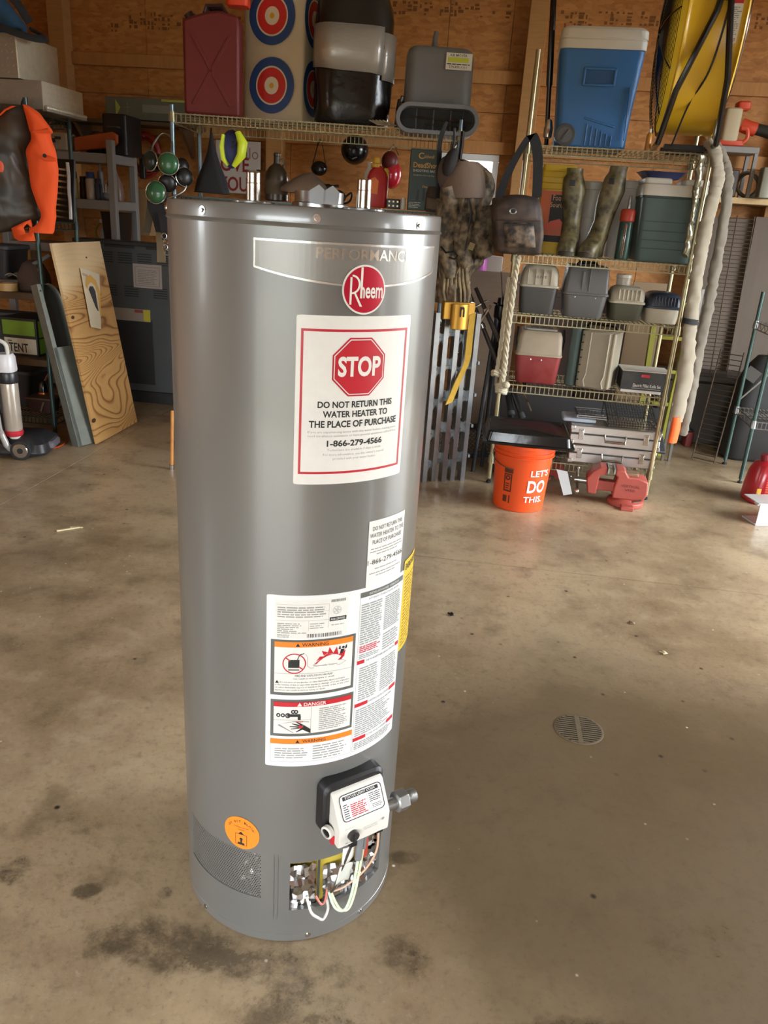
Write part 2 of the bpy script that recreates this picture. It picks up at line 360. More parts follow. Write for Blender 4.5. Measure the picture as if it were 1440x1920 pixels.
for z in (2.70, 2.172, 1.45, .85, .3, 3.35, 3.9):
    seg = [LU] + pu + [RU]
    for a, b in zip(seg[:-1], seg[1:]):
        if b - a < .2: continue
        if z in (1.45,) and a < -.3 < b: continue
        MB().box(((a + b) / 2, BV - .02, z), (b - a - .15, .038, .098)).build('girt', GIRT, wb, .003)
for u in pu: MB().box((u, BV - .07, HZ / 2), (.145, .138, HZ)).build('wall_post', STUD, wb, .004)
MARK = mat('faded_ink', (122, 78, 40), .8)
rd = random.Random(4)
for (px0, px1, py, h) in ((160, 212, 22, .13), (222, 440, 24, .13), (705, 960, 12, .10), (1050, 1104, 38, .12), (1120, 1250, 40, .10), (1386, 1440, 50, .12)):
    a, b = post_u(px0, py), post_u(px1, py); z = pt((px0 + px1) / 2, py, 7.25).z; k = MB()
    x = a
    while x < b:                                                  # worn stamp, too faded to read
        w = rd.uniform(.02, .05)
        for q_ in range(4):
            if rd.random() < .6: k.quad(x, z - h / 2 + h * q_ / 4, x + w * rd.uniform(.4, 1), z - h / 2 + h * (q_ + rd.uniform(.4, 1)) / 4, lambda p, q: (p, BV - .0015, q))
        x += w + (.06 if rd.random() < .12 else .006)
    k.build('worn_stamp', MARK, wb)
w1 = bpy.data.objects.new('window_1', None); C.objects.link(w1); w1.rotation_euler.z = YAW; w1['kind'] = 'structure'
VINYL = mat('window_vinyl', (226, 228, 228), .4); GLASS = mat('window_glass', (240, 246, 250), .02, trans=1., spec=.3)
u0, u1, z0, z1 = WIN
fr = MB()
for a in ((u0, u1, z0, z0 + .05), (u0, u1, z1 - .05, z1), (u0, u0 + .05, z0 + .05, z1 - .05), (u1 - .05, u1, z0 + .05, z1 - .05), (u0 + .05, u1 - .05, (z0 + z1) / 2 - .62, (z0 + z1) / 2 - .6)):
    if a[3] > z0: fr.box(((a[0] + a[1]) / 2, BV + .02, (a[2] + a[3]) / 2), (a[1] - a[0], .09, a[3] - a[2]))
fr.build('window_frame', VINYL, w1, .004)
MB().box(((u0 + u1) / 2, BV + .045, (z0 + z1) / 2), (u1 - u0 - .1, .004, z1 - z0 - .1)).build('window_pane', mat('thin_glass', (235, 242, 246), .02, alpha=.12), w1)
# the other walls with their openings (behind and beside the camera)
def wall(name, axis, at, lo, hi, holes):
    k = MB(); th = .1
    def blk(a, b, z0, z1):
        if b - a < .01 or z1 - z0 < .01: return
        if axis == 'u': k.box((at, (a + b) / 2, (z0 + z1) / 2), (th, b - a, z1 - z0))
        else: k.box(((a + b) / 2, at, (z0 + z1) / 2), (b - a, th, z1 - z0))
    e = sorted(holes); x = lo
    for a, b, z0, z1 in e:
        blk(x, a, 0, HZ); blk(a, b, 0, z0); blk(a, b, z1, HZ); x = b
    blk(x, hi, 0, HZ); room_obj(name, k, OSB)
wall('wall_right', 'u', RU + .05, FV, BV + .1, OPEN['right']); wall('wall_left', 'u', LU - .05, FV, BV + .1, OPEN['left']); wall('wall_front', 'v', FV - .05, LU, RU, OPEN['front'])
room_obj('ceiling', MB().box(((LU + RU) / 2, (FV + BV) / 2, HZ + .05), (RU - LU + .3, BV - FV + .4, .1)), CEIL)
def opening_trim(name, axis, at, hole, bars=(1, 1)):
    a, b, z0, z1 = hole; k = MB(); t = .07
    def blk(p, q, r, s):
        if axis == 'u': k.box((at, (p + q) / 2, (r + s) / 2), (.12, q - p, s - r))
        else: k.box(((p + q) / 2, at, (r + s) / 2), (q - p, .12, s - r))
    blk(a, a + t, z0, z1); blk(b - t, b, z0, z1); blk(a, b, z1 - t, z1)
    if z0 > 0: blk(a, b, z0, z0 + t)
    for i in range(1, bars[0]): blk(a + (b - a) * i / bars[0] - .02, a + (b - a) * i / bars[0] + .02, z0, z1)
    for i in range(1, bars[1]): blk(a, b, z0 + (z1 - z0) * i / bars[1] - .02, z0 + (z1 - z0) * i / bars[1] + .02)
    room_obj(name, k, VINYL)
opening_trim('door_1', 'u', RU + .03, OPEN['right'][0]); opening_trim('door_2', 'u', RU + .03, OPEN['right'][1])
opening_trim('window_2', 'u', LU - .03, OPEN['left'][0], (1, 2)); opening_trim('door_3', 'v', FV - .03, OPEN['front'][0])
# floor drain
dp = Vector((.70, 2.19, .001)); DRAIN = mat('cast_drain', (106, 92, 70), .65, .1, var=.25, scale=40)
dr = thing('floor_drain', 'round slotted grey floor drain set in the concrete floor', 'drain', dp, -.1)
MB().lathe([(.075, .0006), (.081, .0008), (.083, .0), (.083, -.002), (.075, -.002)], 40, caps=False).build('drain_rim', DRAIN, dr)
k = MB().box((0, 0, .0015), (.016, .15, .003))
for i in range(-6, 7):
    y = i * .0115; w = math.sqrt(max(0, .076 ** 2 - y * y))
    k.box((0, y, .001), (2 * w, .0050, .003))
k.build('drain_grate', DRAIN, dr)
MB().lathe([(.0, .0003), (.08, .0003)], 32, caps=False).build('drain_pit', mat('drain_dark', (28, 24, 20), .9), dr)
# ================= the water heater =================
HX, HY, HR = -.1830, 1.5595, .254
A0 = math.atan2(-HY, -HX)
wh = thing('water_heater', 'tall grey cylindrical water heater covered in stickers, standing in the middle of the concrete floor', 'water heater', (HX, HY, 0))
def hm(off):                                                      # (arc length to the right of the camera line, height) -> point
    return lambda u, z: ((HR + off) * cos(A0 + u / HR), (HR + off) * sin(A0 + u / HR), z)
JACK = mat('grey_jacket_enamel', (118, 118, 115), .33, .28, var=.04, scale=3, coat=.5)
CAPM = JACK
def cylgrid(k, us, zs, off, skip=()):
    f = hm(off); n = len(us)
    vs = [f(u, z) for z in zs for u in us]; fs = []
    for j in range(len(zs) - 1):
        for i in range(n - 1):
            uc, zc = (us[i] + us[i + 1]) / 2, (zs[j] + zs[j + 1]) / 2
            if any(a < uc < b and c < zc < d for a, b, c, d in skip): continue
            fs.append((j * n + i, j * n + i + 1, (j + 1) * n + i + 1, (j + 1) * n + i))
    return k.add(vs, fs)
OPN = (0.0, .25, .095, .232); MSH = (-.287, -.064, .126, .250)
per = 2 * PI * HR
us = sorted(set([round(-per / 2 + per * i / 120, 5) for i in range(121)] + [OPN[0], OPN[1], MSH[0], MSH[1]]))
zs = [.024, .026, MSH[2], OPN[3], MSH[3], .5, .8, 1.1, 1.4, 1.536, 1.540]
zs = sorted(zs + [OPN[2]])
cylgrid(MB(), us, zs, 0, (OPN, MSH)).build('jacket', JACK, wh)
for hole, nm in ((OPN, 'burner_opening'), (MSH, 'screen_opening')):   # returned edges of the two cut-outs
    a, b, c, d = hole; k = MB(); n = 16
    for z in (c, d):
        for i in range(n):
            p, q = a + (b - a) * i / n, a + (b - a) * (i + 1) / n
            k.add([hm(0)(p, z), hm(0)(q, z), hm(-.012)(q, z), hm(-.012)(p, z)], [(0, 1, 2, 3)])
    for u in (a, b): k.add([hm(0)(u, c), hm(0)(u, d), hm(-.012)(u, d), hm(-.012)(u, c)], [(0, 1, 2, 3)])
    k.build(nm + '_edge', JACK, wh)
MB().lathe([(HR - .004, .0), (HR + .0005, .003), (HR + .0005, .0225), (HR - .002, .0245), (HR - .006, .0245)], 120, caps=False).build('base_ring', JACK, wh)
MB().lathe([(HR - .004, 1.5375), (HR + .0015, 1.5385), (HR + .003, 1.5405), (HR + .0015, 1.543), (HR, 1.545), (HR, 1.5655), (HR - .0015, 1.5692), (HR - .005, 1.5705), (HR - .03, 1.5705), (.0, 1.572)], 120, caps=False).build('top_cap', CAPM, wh)
# screws round the cap and the base
for u, z in ((-.185, 1.5545), (.016, 1.5535), (.217, 1.5525), (-.38, 1.5545), (.044, .0155), (-.224, .0145), (.185, .0155)):
    p = Vector(hm(0)(u, z)); d = Vector((p.x, p.y, 0)).normalized()
    MB().cyl(p - d * .001, p + d * .0012, .0068, n=14).cyl(p, p + d * .0042, .0042, .0030, n=8).build('screw', CHROME, wh)
# pipe nipples, flue collar and the raised plates round them
FA = A0 + .125 / HR; Nf = Vector((cos(FA), sin(FA), 0)); Tf = Vector((-sin(FA), cos(FA), 0))
for sgn, h in ((-1, .056), (1, .052)):
    c = Vector((.0, .0, 0)) + Tf * (.103 * sgn)
    c = Vector((-.102, .01, 0)) if sgn < 0 else Vector((.106, .012, 0))
    MB().lathe([(.040, 1.570), (.040, 1.575), (.022, 1.577), (.0, 1.577)], 28, (c.x, c.y, 0), caps=False).build('nipple_plate', CAPM, wh)
    n_ = MB().lathe([(.0135, 1.572), (.0135, 1.606)] + [(.0135 - .0006 * (i % 2), 1.606 + .0022 * i) for i in range(10)] + [(.0105, 1.572 + h), (.0098, 1.572 + h), (.0098, 1.60)], 24, (c.x, c.y, 0), caps=False).build('pipe_nipple', mat('zinc_pipe', (176, 170, 156), .25, 1., var=.25, scale=60), wh)
MB().lathe([(.052, 1.571), (.052, 1.579), (.047, 1.581), (.047, 1.6), (.044, 1.6), (.044, 1.575)], 36, (.018, .05, 0), caps=False).build('flue_collar', STEEL, wh)
k = MB()
for x in (-.003, .022): k.prism([(x, 1.578), (x + .026, 1.578), (x + .028, 1.6), (x + .015, 1.611), (x - .002, 1.6)], -.0005, .0005)
k.v = [(x + .012, y - .02 + x * .2, z) for x, y, z in k.v]
k.build('flue_baffle_tab', mat('tab_steel', (150, 150, 148), .4, .9), wh)
# silver brand badge
BADGE = mat('badge_silver', (138, 136, 131), .36, .4); BADGER = mat('badge_rim', (205, 202, 195), .25, .6)
def badge_z(u): t = (u + .084) / .370; return 1.4735 - .0225 * 4 * t * (1 - t)
k = MB(); k2 = MB(); N = 40
for i in range(N):
    a, b = -.084 + .370 * i / N, -.084 + .370 * (i + 1) / N
    k.add([hm(.0012)(a, badge_z(a) + .004), hm(.0012)(b, badge_z(b) + .004), hm(.0012)(b, 1.5155), hm(.0012)(a, 1.5155)], [(0, 1, 2, 3)])
    for z0, z1 in ((badge_z, lambda u: badge_z(u) + .0035), (lambda u: 1.5155, lambda u: 1.519)):
        k2.add([hm(.0016)(a, z0(a)), hm(.0016)(b, z0(b)), hm(.0016)(b, z1(b)), hm(.0016)(a, z1(a))], [(0, 1, 2, 3)])
for u in (-.0845, .2835): k2.add([hm(.0016)(u, 1.4735), hm(.0016)(u + .003, 1.4735), hm(.0016)(u + .003, 1.519), hm(.0016)(u, 1.519)], [(0, 1, 2, 3)])
bd = k.build('brand_badge', BADGE, wh); lab(bd, 'silver curved brand badge reading PERFORMANCE')
k2.build('badge_border', BADGER, bd)
MB().text('PERFORMANCE', .017, 1.4935, .178, .0175, hm(.0018), .008, 3).build('lettering', mat('badge_lettering', (212, 204, 188), .22, .7), bd)
# round red logo
lg = MB().lathe([(.0, 0), (.040, 0), (.040, .002), (.0, .002)], 48, caps=False)
cu, cz = .1015, 1.447
def disc(r0, off, n=8, m=48):
    q = MB(); q.add([hm(off)(cu, cz)] + [hm(off)(cu + r0 * j / n * cos(2 * PI * i / m), cz + r0 * j / n * sin(2 * PI * i / m)) for j in range(1, n + 1) for i in range(m)],
        [(0, 1 + i, 1 + (i + 1) % m) for i in range(m)] + [(1 + (j - 1) * m + i, 1 + j * m + i, 1 + j * m + (i + 1) % m, 1 + (j - 1) * m + (i + 1) % m) for j in range(1, n) for i in range(m)])
    return q
o = disc(.0402, .0024).build('logo_disc', WINK, wh); lab(o, 'white rimmed round red logo disc')
disc(.0372, .0028).build('logo_field', mat('logo_red', (186, 36, 58), .25, .2), o)
q = MB(); f = hm(.0034)
q.text('heem', cu - .0085, cz - .0135, .043, .026, f, .02, 3)
q.quad(cu - .0085, cz - .0135, cu - .0045, cz + .036, f)
q.quad(cu - .027, cz - .024, cu - .0235, cz + .020, f); q.poly([(cu - .0205, cz - .004), (cu - .017, cz - .004), (cu - .004, cz - .027), (cu - .0085, cz - .027)], f)
for i in range(14):                                               # the bowl of the R
    a, b = PI / 2 - PI * i / 14, PI / 2 - PI * (i + 1) / 14
    q.poly([(cu - .0235 + .0115 * cos(a), cz + .0085 + .0125 * sin(a)), (cu - .0235 + .015 * cos(a), cz + .0085 + .0155 * sin(a)), (cu - .0235 + .015 * cos(b), cz + .0085 + .0155 * sin(b)), (cu - .0235 + .0115 * cos(b), cz + .0085 + .0125 * sin(b))], f)
q.build('logo_lettering', WINK, o)
# stickers
def sticker(name, u0, u1, z0, z1, m=PAPER, off=.0008, label=None, r=.004):
    k = MB(); n = max(4, int((u1 - u0) / .008))
    f = hm(off); f0 = hm(.0)
    pts = rrect(u1 - u0, z1 - z0, r, 3)
    xs = sorted(set([round(u0 + (u1 - u0) * i / n, 5) for i in range(n + 1)] + [round(u0 + r * t, 5) for t in (.15, .4)] + [round(u1 - r * t, 5) for t in (.15, .4)]))
    def zb(u):
        e = min(u - u0, u1 - u); return r - math.sqrt(max(0, r * r - (r - e) ** 2)) if e < r else 0
    for a, b in zip(xs[:-1], xs[1:]): k.add([f(a, z0 + zb(a)), f(b, z0 + zb(b)), f(b, z1 - zb(b)), f(a, z1 - zb(a))], [(0, 1, 2, 3)])
    o = k.build(name, m, wh)
    return lab(o, label) if label else o
CL = .1005
st = sticker('stop_sticker', -.012, .2125, 1.108, 1.404, label='large white sticker with a red frame and red STOP octagon')
f1, f2, f3 = hm(.0013), hm(.0017), hm(.0021)
RED = mat('sticker_red', (186, 40, 52), .38)
k = MB().frame(-.004, 1.1275, .2035, 1.382, .0042, f1, 26)
def octa(k, r, f):
    P = [(CL + r * cos(PI / 8 + PI / 4 * i) , 1.318 + r * sin(PI / 8 + PI / 4 * i)) for i in range(8)]
    # strips keep it on the curve
    n = 20; xs = [CL - r * cos(PI / 8) + 2 * r * cos(PI / 8) * i / n for i in range(n + 1)]
    def hh(x):
        d = abs(x - CL); s = r * sin(PI / 8); c = r * cos(PI / 8)
        return c if d <= s else c - (d - s)
    for a, b in zip(xs[:-1], xs[1:]): k.add([f(a, 1.318 - hh(a)), f(b, 1.318 - hh(b)), f(b, 1.318 + hh(b)), f(a, 1.318 + hh(a))], [(0, 1, 2, 3)])
octa(k, .0545, f1); k.build('red_print', RED, st)
k = MB(); octa(k, .0515, f2); k.build('octagon_line', PAPER, st)
k = MB(); octa(k, .0497, f3); k.build('octagon_field', RED, st)
MB().text('STOP', CL - .0405, 1.302, .081, .035, hm(.0026), .035, 4).build('stop_lettering', WINK, st)
k = MB()
for s_, w, z, h in (('DO NOT RETURN THIS', .147, 1.2475, .0118), ('WATER HEATER TO', .128, 1.2305, .0118), ('THE PLACE OF PURCHASE', .175, 1.2125, .0125), ('1-866-279-4566', .110, 1.1778, .0118)):
    k.text(s_, CL - w / 2, z, w, h, f1, .03, 3)
k.build('black_lettering', INK, st)
k = MB()
for s_, w, z in (('If you are experiencing issues with this water heater, missing parts,', .178, 1.2015), ('need installation assistance or have general questions call toll free', .178, 1.1945), ('Technicians are available 7 days a week.', .108, 1.1685), ('For more information, see the owner\'s manual', .122, 1.1605), ('provided with your water heater.', .086, 1.1525)):
    k.text(s_, CL - w / 2, z, w, .0052, f1, 0., 1)
k.build('small_lettering', GINK, st)
sm = sticker('return_notice_sticker', .139, .2435, .880, 1.0245, label='small white sticker repeating the do-not-return notice', r=.0008); c2 = .1912
k = MB()
for s_, w, z, h in (('DO NOT RETURN THIS', .086, 1.0035, .0088), ('WATER HEATER TO THE', .098, .9895, .0088), ('PLACE OF PURCHASE', .084, .9755, .0088), ('1-866-279-4566', .102, .9325, .0105)):
    k.text(s_, c2 - w / 2, z, w, h, f1, .0, 2)
k.build('black_lettering', INK, sm)
k = MB()
for z, w in ((.9645, .09), (.9585, .094), (.9525, .06), (.9215, .065), (.9125, .092), (.9065, .058)): k.bars(c2 - w / 2, z, c2 + w / 2, z + .004, 1, f1, int(z * 9999), .5, 0)
k.build('fine_print', GINK, sm)
ye = sticker('energy_guide_sticker', .262, .345, .690, .905, mat('energy_yellow', (226, 190, 50), .45), .0011, 'yellow energy sticker wrapping round the right side', .003)
k = MB().text('ENERGYGUIDE', .268, .882, .07, .014, hm(.0016), .02, 2)
k.bars(.27, .70, .34, .87, 22, hm(.0016), 5, .25); k.build('fine_print', INK, ye)
# the big instruction label
bl = sticker('instruction_label', -.057, .262, .492, .886, mat('label_white', (226, 229, 228), .36), .0008, 'large white instruction label with orange and red warning panels')
white = MB().quad(-.041, .793, .101, .8755, f1, 16).quad(-.0405, .672, .1155, .7845, f3, 18).quad(-.0405, .574, .1185, .647, f3, 18)
ora = MB().quad(-.0405, .7745, .1155, .7865, hm(.0024), 18).quad(-.047, .5485, .1255, .5605, f1, 20)
blk = MB(); gry = MB(); red = MB(); dg = MB()
dg.quad(-.048, .665, .122, .7905, f1, 20); dg.quad(-.047, .567, .124, .6545, f1, 20)
red.quad(-.0405, .6385, .1185, .6495, hm(.0024), 18)
fX = hm(.0028)
blk.text('WARNING', .012, .7768, .052, .0075, fX, .01, 3); blk.text('WARNING', .018, .5508, .048, .0072, f2, .01, 3)
for x, z, f in ((.0, .7765, fX), (.004, .5505, f2)): blk.poly([(x, z), (x + .0085, z), (x + .00425, z + .0078)], f)
white.text('DANGER', .019, .6402, .045, .0078, fX, .012, 3); white.poly([(.006, .64), (.0155, .64), (.01075, .6485)], fX)
# warning picture: can in a no-sign, vapour trail, fire and running figure
red.ring((-.002, .7385), .0205, .0228, fX, 40); a = R_(-38)
red.poly([(-.002 + .0215 * cos(PI + a) - .0012 * sin(a), .7385 + .0215 * sin(PI + a) + .0012), (-.002 + .0215 * cos(a) - .0012 * sin(a), .7385 + .0215 * sin(a) + .0012), (-.002 + .0215 * cos(a), .7385 + .0215 * sin(a) - .0014), (-.002 + .0215 * cos(PI + a), .7385 + .0215 * sin(PI + a) - .0014)], hm(.0032))
blk.quad(-.0135, .729, .008, .747, fX, 3).quad(-.0135, .7235, .008, .7255, fX, 3)
k_ = [(.003, .7475), (.005, .7475), (.0085, .757), (.017, .7605), (.017, .7625), (.0075, .759)]; blk.poly(k_[:3] + k_[5:], fX); blk.poly(k_[2:], fX)
for p, q_ in (((.019, .760), (.0235, .753)), ((.0235, .753), (.0235, .733)), ((.0235, .733), (.03, .7275)), ((.03, .7275), (.09, .7285)), ((.09, .7285), (.1015, .734)), ((.1015, .734), (.092, .739)), ((.092, .739), (.034, .7345))):
    d = Vector((q_[0] - p[0], q_[1] - p[1])); nn = Vector((-d.y, d.x)).normalized() * .0004
    gry.poly([(p[0] - nn.x, p[1] - nn.y), (q_[0] - nn.x, q_[1] - nn.y), (q_[0] + nn.x, q_[1] + nn.y), (p[0] + nn.x, p[1] + nn.y)], fX)
for P in ([(.036, .736), (.092, .7395), (.098, .748), (.06, .7565)], [(.055, .754), (.0505, .765), (.064, .7595)], [(.062, .756), (.066, .7715), (.075, .7555)], [(.073, .755), (.081, .770), (.085, .752)], [(.085, .752), (.1, .76), (.097, .744)], [(.04, .742), (.047, .752), (.058, .752)]): red.poly(P, fX)
blk.ring((.0945, .7665), 0, .0028, fX, 12)
for P in ([(.088, .753), (.0935, .753), (.0975, .762), (.0895, .763)], [(.0895, .763), (.0845, .7635), (.0865, .7705), (.0885, .7705)], [(.0975, .762), (.1025, .7635), (.1025, .7705), (.1005, .7705)]): blk.poly(P, fX)
blk.text('Flammable Vapors', .036, .7295, .047, .0042, fX, 0, 2)
gry.quad(-.0405, .7155, .1155, .7162, fX, 16)
blk.text('FIRE AND EXPLOSION HAZARD', .0, .7085, .075, .0045, fX, 0, 1); blk.text('Can result in serious injury or death.', -.004, .7015, .083, .0045, fX, 0, 1)
blk.poly([(-.0385, .6935), (-.031, .6935), (-.0348, .7003)], fX)
for z, t_ in ((.6935, '   Do not store or use gasoline or other flammable vapors and liquids'), (.6875, 'in the vicinity of this or any other appliance. Storage of or use of gasoline'), (.6815, 'or other flammable vapors or liquids in the vicinity of this or any other'), (.6755, 'appliance can result in serious injury or death.')):
    blk.text(t_, -.029 if t_[0] == ' ' else -.0385, z, (.142 if t_[0] == ' ' else .15) * min(1, len(t_.strip()) / 72), .0042, fX, 0, 1)
# danger picture: tap, basin and hand
gry.quad(.0335, .574, .0343, .6385, fX).quad(-.0405, .607, .0335, .6078, fX, 6)
for x in (-.031, -.022, -.002, .004): blk.ring((x, .6185 if x < -.01 else .627), .0018, .0042, fX, 14, 1.15)
blk.quad(-.013, .615, .013, .6215, fX, 3).quad(.0075, .607, .0135, .617, fX); blk.ring((-.012, .618), .003, .0052, fX, 16, 1.2)
for p in ([(-.032, .594), (-.029, .597), (.0, .577), (.0, .5755)], [(-.029, .597), (.0, .603), (.03, .601), (.0305, .603), (.0, .605)]): gry.poly(p, fX)
for P in ([(.012, .587), (.034, .574), (.034, .584), (.02, .595)], [(.012, .587), (-.006, .585), (-.006, .5865), (.014, .59)], [(.012, .589), (-.008, .591), (-.008, .5925), (.015, .592)], [(.013, .591), (-.004, .598), (-.003, .5995), (.017, .594)], [(.016, .593), (.003, .603), (.0045, .604), (.02, .595)], [(.013, .586), (.004, .579), (.0055, .578), (.018, .584)]): blk.poly(P, fX)
red.poly([(.008, .590), (.014, .587), (.02, .591), (.012, .595)], hm(.0031)); red.text('HOT', .005, .601, .014, .004, fX, .01, 2)
gry.bars(.05, .580, .113, .635, 12, fX, 8, .45, .3)
gry.frame(-.047, .503, .1255, .5485, .0006, f1, 16); gry.bars(-.038, .513, .03, .541, 5, f1, 9, .4); gry.bars(.04, .508, .118, .545, 6, f1, 10, .4)
# rating plate
gry.bars(-.036, .8395, .058, .864, 5, f2, 11, .5, .1); gry.bars(-.036, .805, .02, .829, 6, f2, 12, .5, .5); gry.bars(.026, .815, .056, .829, 3, f2, 13, .4, .3); gry.bars(-.036, .7955, -.012, .8035, 3, f2, 14, .5)
for x0, z0, x1, z1 in ((-.038, .8665, .062, .867), (-.038, .8325, .062, .833), (-.038, .852, .062, .8524), (.062, .8145, .0625, .8665), (.0235, .811, .024, .8325)): gry.quad(x0, z0, x1, z1, f2, 8)
rd = random.Random(3); x = .021
while x < .09:
    w = rd.choice((.0008, .0016, .0024)); dg.quad(x, .7955, x + w, .8035, f2); x += w + rd.choice((.001, .002))
x = .066
while x < .096:
    w = rd.choice((.0006, .0012)); dg.quad(x, .869, x + w, .8745, f2); x += w + .0008
gry.ring((.0785, .851), .0078, .0085, f2, 24); gry.ring((.0785, .851), .0012, .0025, f2, 10)
for i in range(5): a = 2 * PI * i / 5; gry.ring((.0785 + .005 * cos(a), .851 + .005 * sin(a)), .001, .0018, f2, 8)
blk.quad(.064, .828, .0985, .8365, f2, 5); white.text('AHRI CERTIFIED', .066, .830, .030, .0045, f3, .01, 2); gry.bars(.068, .8185, .094, .822, 1, f2, 4, .5, 0)
# right hand column
gry.frame(.128, .502, .257, .877, .0006, f1, 16)
dg.quad(.1285, .866, .2565, .877, f2, 16); white.text('INSTALLATION AND OPERATION', .149, .8692, .088, .0048, f3, .0, 1); blk.text('AUTOMATIC STORAGE WATER HEATER', .148, .858, .09, .0042, f2, 0, 1)
gry.bars(.132, .760, .188, .853, 18, f2, 21, .55, .15); red.bars(.132, .741, .188, .758, 4, f2, 22, .55, .2); gry.bars(.132, .727, .186, .739, 3, f2, 27, .5, .3)
gry.bars(.195, .774, .252, .853, 17, f2, 23, .55, .15); gry.bars(.195, .727, .252, .768, 7, f2, 24, .5, .3)
for z in (.715, .612, .527):
    a, b = (.018, .013) if z > .7 else (.033, .026)
    red.quad(.1285, z, .1285 + a, z + .0085, f2, 3).quad(.2565 - b, z, .2565, z + .0085, f2, 3)
blk.text('FOR YOUR SAFETY READ BEFORE OPERATING', .151, .7165, .088, .005, f2, 0, 1); blk.text('LIGHTING INSTRUCTIONS', .165, .6135, .062, .005, f2, 0, 1); blk.text('TO TURN OFF GAS TO APPLIANCE', .164, .5285, .064, .005, f2, 0, 1)
gry.bars(.135, .627, .188, .708, 15, f2, 25, .5, .15); gry.bars(.195, .627, .252, .708, 15, f2, 26, .5, .15)
gry.bars(.132, .539, .245, .608, 13, f2, 28, .5, .3); gry.bars(.132, .506, .25, .524, 4, f2, 29, .5, .2)
for k, n_, m_ in ((white, 'white_print', PAPER), (ora, 'orange_band', OINK), (blk, 'black_print', INK), (gry, 'grey_print', GINK), (red, 'red_print', RINK), (dg, 'dark_frames', DGINK)): k.build(n_, m_, bl)
# round orange sticker
cu, cz = -.1105, .2975
o = disc(.0425, .001).build('orange_sticker', mat('orange_label', (244, 136, 42), .4), wh); lab(o, 'round orange do-not-block sticker')
k = MB(); f = hm(.0015)
for i, ch in enumerate('DO NOT BLOCK'):
    if ch == ' ': continue
    a = R_(148 - i * 10.6); k.text(ch, cu + .034 * cos(a) - .002, cz + .034 * sin(a) - .006, .0042, .006, f, .01, 2)
k.text('Combustion air inlet', cu - .018, cz + .014, .036, .004, f, 0, 1); k.text('openings', cu - .008, cz + .007, .016, .004, f, 0, 1)
k.frame(cu - .014, cz - .032, cu + .014, cz - .003, .0009, f, 3); k.poly([(cu - .008, cz - .004), (cu, cz + .004), (cu + .008, cz - .004)], f)
k.quad(cu - .008, cz - .031, cu + .008, cz - .026, f); k.quad(cu - .002, cz - .026, cu + .002, cz - .018, f); k.ring((cu, cz - .0165), 0, .004, f, 10)
k.build('black_print', INK, o)
# perforated air screen: real round holes in a staggered pattern
k = MB(); f = hm(-.0022); rows, cols_ = 24, 42
pu_, pz_ = (MSH[1] - MSH[0]) / cols_, (MSH[3] - MSH[2]) / rows
for j in range(rows):
    zc = MSH[2] + (j + .5) * pz_
    for i in range(cols_ + (j % 2)):
        uc = MSH[0] + (i + .5 - .5 * (j % 2)) * pu_
        x0, x1 = max(uc - pu_ / 2, MSH[0]), min(uc + pu_ / 2, MSH[1])
        if x1 - x0 < pu_ * .9: k.quad(x0, zc - pz_ / 2, x1, zc + pz_ / 2, f); continue
        B = [(uc + pu_ / 2 * a, zc + pz_ / 2 * b) for a, b in ((1, 0), (1, 1), (0, 1), (-1, 1), (-1, 0), (-1, -1), (0, -1), (1, -1))]
        H = [(uc + .0015 * cos(PI / 4 * t), zc + .0015 * sin(PI / 4 * t)) for t in range(8)]
        k.add([f(*p) for p in B + H], [(t, (t + 1) % 8, 8 + (t + 1) % 8, 8 + t) for t in range(8)])
lab(k.build('perforated_screen', JACK, wh, kind='stuff'), 'grey screen of small round air holes')
DARK = mat('dark_cavity', (30, 29, 27), .9)
FOIL = mat('crumpled_foil', (200, 200, 202), .22, 1.)
def crumple(u0, u1, z0, z1, r0, r1, nu, nv, seed, name, m=FOIL, bulge=0.):
    rd = random.Random(seed); k = MB(); J = [[(rd.uniform(-.35, .35), rd.uniform(-.35, .35), rd.random()) for i in range(nu + 1)] for j in range(nv + 1)]
    vs = []
    for j in range(nv + 1):
        for i in range(nu + 1):
            a, b, c = J[j][i]; e = 0 < i < nu and 0 < j < nv
            u = u0 + (u1 - u0) * (i + (a if e else 0)) / nu; z = z0 + (z1 - z0) * (j + (b if e else 0)) / nv
            r = r0 + (r1 - r0) * c + bulge * sin(PI * i / nu) * sin(PI * j / nv)
            vs.append(hm(r - HR)(u, z))
    k.add(vs, [(j * (nu + 1) + i, j * (nu + 1) + i + 1, (j + 1) * (nu + 1) + i + 1, (j + 1) * (nu + 1) + i) for j in range(nv) for i in range(nu)])
    return k.build(name, m, wh, ang=12)
cylgrid(MB(), [-.33 + .66 * i / 40 for i in range(41)], [.03, .28], -.045).build('inner_liner', DARK, wh)
crumple(-.135, -.062, .13, .245, .222, .236, 9, 12, 3, 'foil_wrap', bulge=.01)
YEL = mat('yellow_insulation_board', (196, 172, 62), .7, var=.25, scale=14)
cylgrid(MB(), [OPN[0] - .005 + .26 * i / 20 for i in range(21)], [.085, .24], -.022).build('insulation_board', YEL, wh)
crumple(.0, .060, .093, .212, .238, .250, 7, 12, 5, 'foil_flap', bulge=.004)
crumple(.078, .148, .096, .196, .238, .250, 7, 10, 6, 'foil_bundle', bulge=.012)
crumple(.150, .25, .096, .178, .238, .249, 12, 7, 7, 'foil_strip')
crumple(.215, .25, .175, .232, .234, .247, 5, 6, 9, 'foil_corner')
cylgrid(MB(), [.062, .068], [.095, .232], -.004).build('dark_divider', DKGREY, wh)
cylgrid(MB(), [.176, .186, .196, .204], [.17, .205, .232], -.006).build('red_tape', mat('red_tape', (170, 62, 40), .4), wh)
